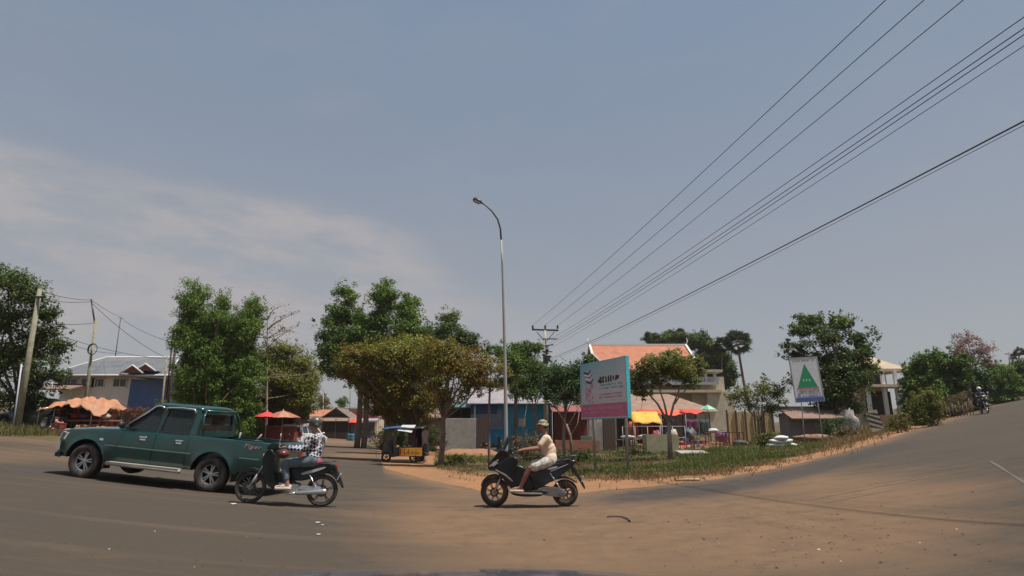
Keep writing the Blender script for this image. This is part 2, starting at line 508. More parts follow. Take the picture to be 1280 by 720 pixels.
def ground_spec(noise, rng, mix, ma, attr):
    n1 = noise(0.6); n2 = noise(4, 8, 0.7); n3 = noise(22, 6, 0.7)
    earth = mix(rng(n1, 0.35, 0.65), (0.30, 0.145, 0.068), (0.215, 0.118, 0.062))
    earth = mix(rng(n2, 0.5, 0.75), earth, (0.31, 0.18, 0.09))
    weed = mix(rng(n2, 0.35, 0.65), (0.055, 0.055, 0.022), (0.13, 0.09, 0.045))
    gfac = ma('ADD', attr('grassy'), rng(n2, 0.3, 0.7, -0.35, 0.35))
    col = mix(rng(gfac, 0.35, 0.6), earth, weed)
    col = mix(rng(n3, 0.55, 0.8, 0, 0.5), col, (0.12, 0.085, 0.055))
    return col, n3, 0.55
def road_spec(noise, rng, mix, ma, attr):
    n1 = noise(0.35, 5, 0.6); n2 = noise(2.2, 8, 0.7); n3 = noise(60, 4, 0.8); n4 = noise(0.9, 6, 0.6, (0.25, 1.6, 1))
    asph = mix(rng(n3, 0.35, 0.65), (0.044, 0.036, 0.029), (0.088, 0.070, 0.054))
    asph = mix(rng(n1, 0.35, 0.7, 0, 0.7), asph, (0.074, 0.057, 0.041))
    dirt = mix(rng(n2, 0.35, 0.65), (0.195, 0.118, 0.068), (0.142, 0.090, 0.055))
    d = ma('ADD', attr('dust'), rng(n4, 0.3, 0.7, -0.16, 0.16))
    d = ma('ADD', d, rng(n2, 0.3, 0.7, -0.17, 0.17))
    col = mix(rng(d, 0.16, 0.84, 0.0, 0.94), asph, dirt)
    st = noise(0.55, 7, 0.75)
    col = mix(rng(st, 0.56, 0.74, 0, 0.55), col, (0.048, 0.041, 0.034))
    tr_ = noise(0.7, 6, 0.7, (0.12, 2.6, 1))
    col = mix(rng(tr_, 0.52, 0.72, 0, 0.35), col, (0.155, 0.105, 0.068))
    col = mix(ma('MULTIPLY', attr('patch'), rng(n2, 0.25, 0.6, 0.55, 1.0)), col, (0.052, 0.046, 0.042))
    return col, n3, 0.5
ground_mat = surf_mat('laterite_earth', ground_spec)
road_mat = surf_mat('dusty_asphalt', road_spec)

def grassy(px, py, X, Y):
    inside = sstep(-4, 4, grass_bot(px) - py) * (py > 300)
    far = sstep(0, 26, grass_top(px) - py)              # beyond the verge: trodden earth with patches
    v = inside * (1 - 0.75 * far)
    v = np.where(px < 560, sstep(0, 4, 560 - py) * sstep(30, -10, px - 70) * 0.9, v)
    v = np.where((Y < 0.5), 0.3, v)
    return np.clip(v + 0.18 * fractal(X, Y, 3, 6), 0, 1)
def dust(px, py, X, Y):
    e = py - road_top(px)
    d = 0.80 * g2(px, py, 800, 668, 270, 72) + 0.62 * g2(px, py, 1060, 660, 210, 62) + 0.35 * g2(px, py, 640, 720, 160, 60)
    d += 1.1 * np.exp(-np.clip(e, 0, 999) / 5.0) * np.where(px > 460, 1, 0.6)
    d += 0.50 * g2(px, py, 60, 571, 230, 12) + 0.35 * g2(px, py, 330, 560, 80, 12)
    d += 0.55 * g2(px, py, 560, 640, 120, 26)
    d += 0.8 * g2(px, py, 455, 569, 42, 6) + 0.55 * g2(px, py, 430, 553, 60, 4)
    d += 0.35 * g2(px, py, 1130, 610, 130, 20) + 0.2 * g2(px, py, 1010, 600, 60, 14)
    d += 0.05
    d = np.where(Y < 0.5, 0.3, d)
    return np.clip(d + 0.22 * fractal(X, Y, 9, 5) * (0.35 + d), 0, 1)
def patch(px, py, X, Y):
    # newer dark strip of asphalt along the verge, and the dark lane on the left
    e = py - road_top(px)
    s = np.exp(-((e - 11) / 8.0) ** 2) * sstep(700, 820, px) * sstep(1200, 1020, px) * 1.6
    s += np.exp(-((e - 12) / 8.0) ** 2) * sstep(560, 620, px) * sstep(760, 700, px) * 0.35
    return np.clip(s + 0.5 * g2(px, py, 60, 588, 120, 8), 0, 1)

az_f = np.radians(np.arange(-58, 58.01, 0.3)); az_all = np.concatenate([np.radians(np.arange(-180, -58, 3)), az_f, np.radians(np.arange(60, 181, 3))])
rg = np.concatenate([[0.0, 0.6], np.geomspace(1.2, 420, 190)])
polar(az_all, lambda a: rg, len(rg), 'ground', ground_mat, {'grassy': grassy}, -0.012)

_tab_px = np.linspace(-160, 1440, 801)
_tab = []
for p_ in _tab_px:
    q = ray(p_, float(road_top(p_)))
    a_ = math.atan2(q.x, q.y); s_ = slope(a_)
    _tab.append((a_, min(H / max(s_ - q.z, 0.004), 260)))
_tab.sort(); _ta = np.array([t[0] for t in _tab]); _tr = np.array([t[1] for t in _tab])
def road_r(a):
    r = float(np.interp(a, _ta, _tr))
    w = (r * math.sin(a), r * math.cos(a))
    r *= 1 + 0.004 * math.sin(w[0] * 3.1) + 0.003 * math.sin(w[0] * 7.7 + w[1]) + 0.002 * math.sin(w[0] * 17)
    if abs(a) > R(55): 
        t = min(1, (abs(a) - R(55)) / R(30)); r = min(r, r * (1 - t) + 16 * t)
    return r
az_r = np.concatenate([np.radians(np.arange(-180, -50, 3)), np.radians(np.arange(-50, 50.01, 0.15)), np.radians(np.arange(53, 181, 3))])
polar(az_r, lambda a: np.concatenate([[0.0], np.geomspace(0.8, road_r(a), 150)]), 151, 'road', road_mat, {'dust': dust, 'patch': patch}, 0.0)

# worn paint on the asphalt
def strip(name, pts, w, m, z=0.006, kind='structure'):
    mb = MB(); prev = None
    P = [gp(*p) for p in pts]
    vs = []; 
    for i, p in enumerate(P):
        d = (P[min(i + 1, len(P) - 1)] - P[max(i - 1, 0)]); d.z = 0; d.normalize()
        n = Vector((-d.y, d.x, 0)); ww = w * (0.55 + 0.45 * math.sin(i * 2.3)) / 2 + w * .2
        for s_ in (-1, 1):
            q = p + n * ww * s_; vs.append((q.x, q.y, gz(q.x, q.y) + z))
    fs = [(2 * i, 2 * i + 1, 2 * i + 3, 2 * i + 2) for i in range(len(P) - 1)]
    mb.add(vs, fs); o = mb.build(name, m); o['kind'] = kind
    return o
worn = mat('worn_line_paint', (0.098, 0.08, 0.064), 0.9, var=0.2, scale=30)
faint = mat('pale_scuff', (0.17, 0.125, 0.085), 0.9, var=0.25, scale=9)
strip('road_marking', [(1238, 577), (1250, 584), (1262, 592), (1275, 600), (1290, 609)], 0.05, worn)
def lerp_pts(a, b, n): return [(a[0] + (b[0] - a[0]) * i / n, a[1] + (b[1] - a[1]) * i / n) for i in range(n + 1)]
strip('tyre_scuff', lerp_pts((1010, 625), (1160, 597), 12), 0.05, faint)
strip('tyre_scuff', lerp_pts((1030, 629), (1120, 612), 10), 0.03, faint)
strip('tyre_scuff', lerp_pts((1085, 606), (1150, 596), 8), 0.04, faint)

# grit scattered over the dusty part of the crossing
mb = MB()
for i in range(420):
    if i < 240: px, py = rnd.gauss(985, 130), rnd.gauss(655, 32)
    else: px, py = rnd.uniform(20, 1260), rnd.uniform(610, 715)
    if py > 719 or py < float(road_top(px)) + 6: continue
    p = gp(px, py); s_ = rnd.uniform(0.005, 0.015) * (1.6 if rnd.random() < .12 else 1)
    vs = [(p.x + s_ * rnd.uniform(.6, 1.3) * math.cos(t), p.y + s_ * math.sin(t), p.z + 0.002) for t in [k * 1.05 for k in range(6)]]
    n0 = len(vs); vs.append((p.x, p.y, p.z + s_ * 0.8))
    mb.add(vs, [(k, (k + 1) % 6, n0) for k in range(6)], 0 if rnd.random() < .96 else 1)
o = mb.build('gravel', [mat('dark_grit', (0.05, 0.038, 0.03), 0.9), mat('pale_grit', (0.4, 0.36, 0.3), 0.9)]); tag(o, 'loose grit and small stones strewn over the dusty crossing', 'gravel', kind='stuff')

# grass of the verge: real blades in tufts
def grass_mesh(name, sampler, n, hmin, hmax, wid, m, seed, tri=1, label='grass', cat='grass', blades=5):
    rs = np.random.RandomState(seed)
    vs = []; fs = []; tn = []
    for i in range(n):
        s_ = sampler(rs)
        if s_ is None: continue
        px, py, hs, tint = s_
        p = gp(px, py)
        for b_ in range(blades):
            ox, oy = rs.normal(0, 0.09, 2); a = rs.uniform(0, 6.28); h_ = rs.uniform(hmin, hmax) * hs
            x, y = p.x + ox, p.y + oy; z = gz(x, y) - 0.01
            dx, dy = math.cos(a) * wid, math.sin(a) * wid
            lx, ly = rs.normal(0, 0.35, 2) * h_
            k_ = len(vs)
            vs += [(x - dx, y - dy, z), (x + dx, y + dy, z), (x + lx * .4 + dx * .7, y + ly * .4 + dy * .7, z + h_ * .6), (x + lx * .4 - dx * .7, y + ly * .4 - dy * .7, z + h_ * .6), (x + lx, y + ly, z + h_)]
            fs += [(k_, k_ + 1, k_ + 2, k_ + 3), (k_ + 3, k_ + 2, k_ + 4)]
            t_ = min(1, max(0, tint + rs.normal(0, 0.15)))
            tn += [t_] * 5
    me = bpy.data.meshes.new(name); me.from_pydata(vs, [], fs)
    at = me.attributes.new('tint', 'FLOAT', 'POINT'); at.data.foreach_set('value', np.array(tn, np.float32))
    me.materials.append(m); me.update()
    o = bpy.data.objects.new(name, me); COL.objects.link(o); tag(o, label, cat, kind='stuff')
    return o
green_grass = leafmat('green_grass', (0.060, 0.092, 0.018), (0.140, 0.165, 0.036))
dry_grass = leafmat('dry_grass', (0.15, 0.105, 0.045), (0.30, 0.21, 0.10))
def s_green(rs):
    px = rs.uniform(545, 1330); a, b = float(grass_top(px)), float(grass_bot(px))
    py = rs.uniform(a, b); q = gp(px, py)
    nz_ = float(fractal(np.array([q.x]), np.array([q.y]), 21, 5)[0])
    v = (py - a) / (b - a)
    lush = 1.15 if 840 < px < 1030 else 0.6
    if px > 1040: lush = 0.3
    if px < 700: lush = 0.55
    if nz_ * 1.3 + lush - 1.0 * max(0, v - 0.55) < 0.42 + rs.normal() * .12: return None
    return px, py, (0.6 + 0.6 * lush * (1 - v) + 0.8 * max(0, nz_)) * (2.2 if rs.uniform() < .04 else 1), rs.uniform(0.2, 0.9)
def s_dry(rs):
    px = rs.uniform(545, 1335); a, b = float(grass_top(px)), float(grass_bot(px))
    py = a + (b - a) * rs.uniform(0, 1) ** 0.8
    if rs.uniform() < .16: py = b + rs.exponential(2.2)
    sc = 1.0
    if px > 1030: sc = 2.6
    q = gp(px, py); nz_ = float(fractal(np.array([q.x]), np.array([q.y]), 33, 3)[0])
    if nz_ < -.15 and px < 1030: return None
    return px, py, sc * (0.6 + 0.5 * rs.uniform()), rs.uniform(0, 1)
grass_mesh('grass', s_green, 15000, 0.05, 0.19, 0.012, green_grass, 1, label='green grass and low weeds growing along the verge', cat='grass')
grass_mesh('dry_grass', s_dry, 12000, 0.04, 0.17, 0.010, dry_grass, 2, label='dry straw coloured grass along the edge of the verge', cat='grass')
def s_left(rs):
    px = rs.uniform(-60, 78); py = rs.uniform(524, 545)
    if px < 0 and py < 528: return None
    return px, py, rs.uniform(0.8, 1.6), rs.uniform(0, 0.9)
grass_mesh('grass', s_left, 1500, 0.12, 0.35, 0.014, leafmat('weedy_grass', (0.06, 0.07, 0.02), (0.2, 0.16, 0.06)), 3, label='weedy grass bank at the far left roadside', cat='grass')
# ================================================================== trees
def leaves(name, pts, normals, tints, size, m, parent, rs, aspect=0.5, droop=0.0):
    n = len(pts)
    t = rs.normal(size=(n, 3)); nrm = normals + rs.normal(scale=0.55, size=(n, 3)); nrm /= np.linalg.norm(nrm, axis=1)[:, None] + 1e-9
    t -= (t * nrm).sum(1)[:, None] * nrm; t[:, 2] -= droop; t /= np.linalg.norm(t, axis=1)[:, None] + 1e-9
    b = np.cross(nrm, t)
    s = size * rs.uniform(0.6, 1.35, size=(n, 1))
    L_, Wd = t * s, b * s * aspect
    fold = nrm * s * 0.12
    v = np.stack([pts - L_ * .5, pts + Wd * .5 + fold, pts + L_ * .5, pts - Wd * .5 + fold], 1).reshape(-1, 3)
    me = bpy.data.meshes.new(name)
    me.vertices.add(4 * n); me.vertices.foreach_set('co', v.astype(np.float32).ravel())
    me.loops.add(4 * n); me.loops.foreach_set('vertex_index', np.arange(4 * n, dtype=np.int32))
    me.polygons.add(n); me.polygons.foreach_set('loop_start', np.arange(0, 4 * n, 4, dtype=np.int32))
    me.update(calc_edges=True); me.validate()
    at = me.attributes.new('tint', 'FLOAT', 'POINT'); at.data.foreach_set('value', np.repeat(np.clip(tints, 0, 1), 4).astype(np.float32))
    me.materials.append(m)
    o = bpy.data.objects.new(name, me); COL.objects.link(o); o.parent = parent
    return o

def limb(mb, a, b, r0, r1, rs, n=6, bow=0.12, k=6):
    a = Vector(a); b = Vector(b); d = b - a; L_ = d.length
    off = Vector(rs.normal(size=3)) * L_ * bow * 0.5; off -= d.normalized() * off.dot(d.normalized())
    pts = []; rr = []
    for i in range(k + 1):
        t = i / k
        p = a + d * t + off * math.sin(math.pi * t) + Vector((0, 0, 1)) * L_ * bow * 0.5 * math.sin(math.pi * t)
        pts.append(p); rr.append(r0 + (r1 - r0) * t)
    mb.tube(pts, rr, n)
    return pts

def tree(name, label, bpx, Y, blobs, lm, bm, leaf=0.16, dens=55, trunk=0.14, fork=0.35, stems=None, group=None, cat='tree', seed=1, gap=0.5, aspect=0.5, lean=None, twigs=3, droop=0.0, thick=0.9, skirt=False):
    """blobs: (px, py, rx, ry[, tint]) foliage masses in view coordinates at distance Y; everything is built around a real trunk"""
    rs = np.random.RandomState(seed)
    B = base(bpx, Y)
    root = thing(name, label, cat, B, 0, group)
    cs = []
    if cat == 'bush' or skirt:
        extra = []
        for bl in blobs:
            gy = hor(bl[0]) + H * F / Y; y = bl[1] + bl[3] * 0.9
            while y < gy + 1: extra.append((bl[0] + rs.uniform(-3, 3), y, bl[2] * rs.uniform(.85, 1.15), bl[3] * .9, (bl[4] if len(bl) > 4 else .5) * .85)); y += bl[3] * .9
        blobs = list(blobs) + extra
    for bl in blobs:
        px, py, rx, ry = bl[:4]; tn = bl[4] if len(bl) > 4 else 0.5
        rx *= .92; ry *= .92; c = W(px, py, Y); a = abs(W(px + rx, py, Y).x - c.x); h_ = abs(W(px, py - ry, Y).z - c.z)
        dy = rs.uniform(-0.5, 0.5) * (a + h_) * 0.7
        cs.append((Vector((c.x, Y + dy, c.z)) - B, a, h_, (a + h_) / 2 * thick, tn))
    P = []; Nn = []; T = []; puffs = []
    for c, a, h_, dp, tn in cs:
        vol = (a * h_ * dp) ** (1 / 3)
        npf = int(max(6, min(44, 9 * (a * h_) ** 0.5 * 1.5 + 7)))
        for _ in range(npf):
            u = rs.normal(size=3); u /= np.linalg.norm(u); rr = rs.uniform(0.1, 1.0)
            pc = np.array([c.x + u[0] * a * rr, c.y + u[1] * dp * rr, c.z + u[2] * h_ * rr])
            pr = vol * rs.uniform(0.22, 0.55)
            puffs.append(pc)
            n = int(dens * pr * pr * 30 * rs.uniform(0.4, 1.2) * gap)
            d = rs.normal(size=(n, 3)); d /= np.linalg.norm(d, axis=1)[:, None] + 1e-9
            q = pc + d * pr * np.array([1.15, 1.15, 0.75]) * (rs.uniform(0.1, 1.0, size=(n, 1)) ** 0.6 * 1.2)
            P.append(q); nn = d * 0.7; nn[:, 2] += 0.75; Nn.append(nn)
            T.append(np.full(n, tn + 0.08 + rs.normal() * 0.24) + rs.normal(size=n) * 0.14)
        for _ in range(npf):          # loose sprays at the outline
            u = rs.normal(size=3); u /= np.linalg.norm(u); rr = rs.uniform(0.95, 1.3)
            pc = np.array([c.x + u[0] * a * rr, c.y + u[1] * dp * rr, c.z + u[2] * h_ * rr]); n = rs.randint(6, 22)
            q = pc + rs.normal(size=(n, 3)) * vol * 0.11
            P.append(q); nn = rs.normal(size=(n, 3)) * .5; nn[:, 2] += .8; Nn.append(nn); T.append(np.full(n, tn + .1) + rs.normal(size=n) * .14)
    P = np.concatenate(P); Nn = np.concatenate(Nn); T = np.concatenate(T)
    # keep leaves above the ground
    ok = P[:, 2] > 0.05; P, Nn, T = P[ok], Nn[ok], T[ok]
    mb = MB(); mb.csm = True
    zc = sum(c[0].z for c in cs) / len(cs); xc = sum(c[0].x for c in cs) / len(cs)
    low = min(c[0].z - c[2] for c in cs)
    stems = stems or 1
    tops = []
    for s_ in range(stems):
        ox = (s_ - (stems - 1) / 2) * trunk * 2.2
        fz = max(0.3, low * 0.55 + zc * fork * 0.5)
        tp = Vector((ox + (xc * 0.25 if lean is None else lean), rs.uniform(-.2, .2), fz))
        limb(mb, (ox, 0, -0.25), tp, trunk * (1.25 if stems == 1 else 1), trunk * 0.8, rs, 9, 0.05)
        tops.append(tp)
    for i, (c, a, h_, dp, tn) in enumerate(cs):
        tp = tops[i % len(tops)]
        rb = trunk * (0.38 if len(cs) > 3 else 0.6)
        ln = limb(mb, tp - Vector((0, 0, 0.1)), c, rb, max(0.012, rb * 0.3), rs, 7, 0.18)
        for _ in range(twigs):
            t_ = ln[rs.randint(3, 7)]
            u = Vector(rs.normal(size=3)); u.normalize()
            limb(mb, t_, c + Vector((u.x * a * .8, u.y * dp * .8, u.z * h_ * .8)), max(0.01, rb * 0.3), 0.006, rs, 5, 0.15, 4)
    mb.build('trunk', bm, root, fix=False)
    leaves('crown', P, Nn, T, leaf * 1.0, lm, root, rs, aspect, droop)
    return root

L_dark = leafmat('dark_leaf', (0.036, 0.058, 0.014), (0.105, 0.150, 0.030))
L_green = leafmat('fresh_leaf', (0.045, 0.088, 0.013), (0.145, 0.225, 0.033))
L_olive = leafmat('olive_leaf', (0.085, 0.095, 0.020), (0.190, 0.205, 0.042))
L_rust = leafmat('rusty_leaf', (0.190, 0.095, 0.022), (0.200, 0.215, 0.036))
L_dry = leafmat('dry_leaf', (0.13, 0.09, 0.045), (0.20, 0.16, 0.08))
L_deep = leafmat('deep_green_leaf', (0.026, 0.052, 0.015), (0.085, 0.145, 0.034))
L_pink = leafmat('pink_blossom', (0.15, 0.11, 0.08), (0.36, 0.22, 0.21), 0.3)
L_palm = leafmat('palm_frond', (0.030, 0.042, 0.022), (0.075, 0.095, 0.045))

# left edge: big tree behind the leaning pole
tree('tree', 'large dark tree on the far left behind the leaning concrete pole', 20, 33,
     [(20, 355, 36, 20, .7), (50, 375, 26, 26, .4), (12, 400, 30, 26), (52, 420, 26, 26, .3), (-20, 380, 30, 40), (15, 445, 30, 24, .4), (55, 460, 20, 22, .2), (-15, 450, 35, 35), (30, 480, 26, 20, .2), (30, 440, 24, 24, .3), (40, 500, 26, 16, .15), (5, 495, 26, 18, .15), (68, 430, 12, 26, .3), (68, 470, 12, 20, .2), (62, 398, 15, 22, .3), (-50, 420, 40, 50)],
     L_dark, M['bark'], 0.16, 55, 0.22, seed=11, gap=0.5)
# tall feathery trio
tree('tree', 'tall narrow feathery green tree behind the pickup, left of the bare tree', 262, 37,
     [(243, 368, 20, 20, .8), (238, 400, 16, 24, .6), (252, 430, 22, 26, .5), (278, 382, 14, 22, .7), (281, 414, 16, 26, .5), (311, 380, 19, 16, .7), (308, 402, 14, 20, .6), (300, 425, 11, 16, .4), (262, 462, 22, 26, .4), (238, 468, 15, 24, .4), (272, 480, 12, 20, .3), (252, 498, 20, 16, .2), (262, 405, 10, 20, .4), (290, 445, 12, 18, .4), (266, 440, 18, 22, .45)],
     L_green, M['bark'], 0.15, 70, 0.2, seed=12, gap=0.72, aspect=0.4, droop=0.6, stems=2, skirt=True)
tree('tree', 'low leafy tree behind the red shack and orange umbrellas', 372, 40,
     [(350, 455, 24, 26, .6), (372, 478, 26, 24, .5), (345, 490, 28, 18, .4), (378, 500, 22, 16, .3), (330, 470, 16, 26, .6), (360, 437, 16, 13, .8), (340, 438, 16, 16, .5), (358, 470, 34, 32, .55), (375, 462, 22, 22, .7), (350, 500, 30, 16, .5), (380, 492, 20, 20, .6), (335, 455, 20, 20, .5)],
     L_olive, M['bark'], 0.14, 60, 0.14, seed=13, gap=0.6)
tree('tree', 'dense green tree standing just left of the street opening', 386, 42,
     [(366, 492, 24, 20, .4), (384, 478, 14, 20, .4), (376, 510, 22, 13, .3)], L_green, M['bark'], 0.14, 60, 0.12, seed=33, gap=0.7)

# bare tree: only branches with a few leaves
def bare_tree(name, label, bpx, bpy_top, Y, seed, spread=0.55):
    rs = np.random.RandomState(seed); B = base(bpx, Y); root = thing(name, label, 'tree', B)
    top = W(bpx + 2, bpy_top, Y) - B
    mb = MB(); mb.csm = True
    tr = limb(mb, (0, 0, -.2), top, 0.11, 0.02, rs, 8, 0.02, 14)
    tips = []
    for i in range(26):
        k = rs.randint(5, 14); st = tr[k]; a = rs.uniform(0, 6.28)
        if rs.uniform() < .5: a = rs.choice([0.0, math.pi]) + rs.normal() * .4
        ln = top.z * rs.uniform(0.12, 0.36) * (1.25 - k / 14 * .5)
        e = st + Vector((math.cos(a) * ln, math.sin(a) * ln, ln * rs.uniform(0.1, 0.55)))
        bp_ = limb(mb, st, e, 0.035, 0.01, rs, 5, 0.1, 5)
        for _ in range(6):
            s2 = bp_[rs.randint(1, 6)]; u = Vector(rs.normal(size=3)); u.z = abs(u.z) * .7
            e2 = s2 + u * ln * 0.18; limb(mb, s2, e2, 0.012, 0.005, rs, 4, 0.1, 2); tips.append(e2)
    mb.build('trunk', M['bark_pale'], root, fix=False)
    P = np.array([tuple(t) for t in tips]); P = np.repeat(P, 5, 0) + rs.normal(scale=0.12, size=(len(P) * 5, 3))
    leaves('crown', P, rs.normal(size=P.shape), rs.uniform(0, 1, len(P)), 0.13, L_dry, root, rs)
    return root
bare_tree('tree', 'nearly bare pale tree with thin side branches, rising between leafy trees', 332, 388, 38, 5)

# the big group in the middle
tree('tree', 'tall dark green tree left of the street lamp, highest crown of the middle group', 450, 50,
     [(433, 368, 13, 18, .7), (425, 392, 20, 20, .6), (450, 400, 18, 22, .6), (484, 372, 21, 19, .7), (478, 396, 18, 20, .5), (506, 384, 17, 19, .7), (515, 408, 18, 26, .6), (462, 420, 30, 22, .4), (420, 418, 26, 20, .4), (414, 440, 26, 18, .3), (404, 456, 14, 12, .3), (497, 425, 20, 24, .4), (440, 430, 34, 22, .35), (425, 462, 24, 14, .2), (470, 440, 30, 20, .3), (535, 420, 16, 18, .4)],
     L_green, M['bark'], 0.2, 42, 0.25, seed=14, gap=0.66, stems=2)
tree('tree', 'green tree with one small top knot above the rusty trees, left of the lamp pole', 556, 48,
     [(560, 396, 15, 14, .7), (553, 420, 22, 14, .4), (575, 424, 20, 14, .4), (540, 432, 26, 14, .5), (592, 432, 16, 13, .4), (566, 408, 8, 12, .5)], L_dark, M['bark'], 0.17, 50, 0.16, seed=15, gap=0.66)
tree('tree', 'wide rusty orange tree with a fan of branches over the parked tuk-tuk', 528, 31,
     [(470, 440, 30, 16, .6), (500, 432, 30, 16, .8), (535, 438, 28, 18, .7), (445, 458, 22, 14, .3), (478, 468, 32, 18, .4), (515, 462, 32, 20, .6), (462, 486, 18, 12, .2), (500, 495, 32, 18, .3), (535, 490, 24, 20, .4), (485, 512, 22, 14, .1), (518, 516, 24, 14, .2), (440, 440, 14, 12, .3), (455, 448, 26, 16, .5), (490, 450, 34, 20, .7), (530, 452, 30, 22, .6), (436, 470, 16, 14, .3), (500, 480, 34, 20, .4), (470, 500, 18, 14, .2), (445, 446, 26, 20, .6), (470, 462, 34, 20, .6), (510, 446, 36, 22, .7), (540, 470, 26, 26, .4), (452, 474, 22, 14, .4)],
     L_rust, M['bark'], 0.115, 75, 0.10, seed=16, gap=0.6, stems=3, twigs=4)
tree('tree', 'rusty olive tree with several thin stems, right of the parked tuk-tuk', 549, 27,
     [(560, 436, 26, 14, .5), (585, 448, 22, 14, .3), (548, 456, 26, 16, .7), (575, 466, 26, 16, .5), (540, 478, 22, 16, .6), (592, 470, 18, 12, .2), (560, 490, 26, 14, .4), (530, 450, 18, 14, .5), (605, 458, 16, 12, .3), (565, 458, 36, 26, .5), (594, 456, 26, 22, .4), (545, 440, 28, 18, .6), (555, 500, 22, 12, .3)],
     L_rust, M['bark'], 0.105, 75, 0.11, seed=17, gap=0.55, twigs=4)
tree('tree', 'dark shaded tree behind the parked tuk-tuk and its blue canopy', 480, 40,
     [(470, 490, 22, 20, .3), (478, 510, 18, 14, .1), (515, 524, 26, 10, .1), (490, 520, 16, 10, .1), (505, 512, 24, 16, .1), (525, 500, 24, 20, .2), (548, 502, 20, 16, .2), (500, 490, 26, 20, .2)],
     L_dark, M['bark'], 0.15, 60, 0.16, seed=34, gap=0.8)
tree('tree', 'thin dark stemmed tree with rusty leaves just left of the lamp pole', 612, 26.5,
     [(600, 470, 18, 12, .2), (618, 478, 16, 12, .3), (596, 486, 14, 9, .1), (628, 462, 16, 12, .6), (612, 455, 16, 11, .5)],
     L_rust, M['bark'], 0.10, 75, 0.055, seed=18, gap=0.45, twigs=5, fork=.9)
tree('tree', 'green leafy tree directly behind the street lamp pole', 645, 47,
     [(628, 440, 16, 12, .4), (650, 436, 20, 12, .5), (668, 436, 14, 10, .5), (640, 455, 22, 14, .6), (662, 460, 22, 16, .4), (610, 438, 10, 8, .3), (650, 450, 30, 18, .5), (640, 474, 22, 12, .4)], L_green, M['bark'], 0.16, 55, 0.15, seed=19, gap=0.62)
tree('tree', 'dark feathery tree between the utility pole and the billboard', 706, 34,
     [(700, 468, 24, 18, .5), (724, 466, 20, 16, .4), (688, 486, 24, 14, .3), (712, 492, 24, 14, .3), (734, 480, 14, 20, .3), (735, 452, 14, 10, .6), (668, 492, 14, 10, .3), (708, 478, 30, 22, .4)],
     L_deep, M['bark_pale'], 0.13, 75, 0.09, seed=20, gap=0.62, twigs=4)
tree('tree', 'round dark tree beside the blue building, under the utility pole', 668, 44,
     [(664, 478, 22, 20, .4), (672, 462, 16, 14, .5), (650, 488, 16, 14, .3), (685, 470, 16, 16, .4)], L_dark, M['bark'], 0.15, 60, 0.12, seed=35, gap=0.7)

def branchy(name, label, bpx, Y, forks, blobs, lm, seed, leaf=0.10, gap=0.5, group=None):
    """small tree whose forked stems show: forks are chains of view points from the foot upwards"""
    root = tree(name, label, bpx, Y, blobs, lm, M['bark_pale'], leaf, 80, 0.05, seed=seed, gap=gap, twigs=5, fork=1.2, group=group)
    B = root.location
    mb = MB(); mb.csm = True
    for ch in forks:
        pts = [W(x, y, Y) - B for x, y, r in ch]; mb.tube(pts, [r for x, y, r in ch], 7)
    for c in root.children:
        if c.name.startswith('trunk'):
            bpy.data.objects.remove(c)
            break
    rs = np.random.RandomState(seed)
    for bl in blobs:
        c = W(bl[0], bl[1], Y) - B
        tip = min((W(ch[-1][0], ch[-1][1], Y) - B for ch in forks), key=lambda t: (t - c).length)
        for _ in range(4):
            limb(mb, tip, c + Vector(rs.normal(size=3)) * 0.45, 0.022, 0.007, rs, 5, 0.12, 4)
    mb.build('trunk', M['bark_pale'], root, fix=False)
    return root

branchy('tree', 'small spreading tree with forked pale trunk beside the concrete box, right of the billboard', 838, 29,
        [[(838, 575, .13), (837, 552, .11), (836, 528, .095)], [(836, 530, .07), (822, 505, .05), (806, 487, .035), (797, 474, .02)], [(836, 530, .07), (842, 505, .05), (851, 482, .035), (860, 466, .02)], [(836, 530, .06), (830, 503, .045), (822, 480, .03), (826, 462, .02)], [(843, 505, .045), (850, 495, .035), (866, 478, .02)], [(810, 490, .03), (800, 480, .02), (790, 468, .015)]],
        [(800, 462, 15, 9, .6), (822, 452, 20, 9, .7), (845, 450, 20, 9, .8), (866, 460, 14, 9, .6), (790, 476, 12, 9, .4), (812, 470, 15, 9, .5), (840, 466, 18, 9, .5), (803, 490, 10, 6, .3), (870, 450, 10, 7, .7), (855, 472, 12, 6, .4), (832, 456, 38, 13, .6), (815, 468, 26, 10, .5), (852, 462, 26, 11, .6), (795, 482, 14, 10, .4), (803, 493, 11, 8, .3), (862, 476, 14, 10, .5), (822, 478, 16, 8, .4), (790, 468, 12, 10, .5), (842, 446, 22, 8, .8), (875, 458, 10, 9, .6)],
        L_olive, 22, 0.115, 0.85)
branchy('tree', 'small tree with twisted pale branches left of the billboard posts', 712, 33,
        [[(714, 570, .08), (713, 545, .07), (708, 530, .06)], [(708, 532, .05), (698, 515, .035), (694, 505, .02)], [(710, 532, .05), (720, 515, .035), (728, 502, .02)], [(713, 545, .045), (722, 530, .03), (724, 515, .02)]],
        [(696, 500, 14, 9, .4), (720, 498, 16, 10, .4), (708, 492, 20, 10, .5)], L_deep, 23, 0.1, 0.5)

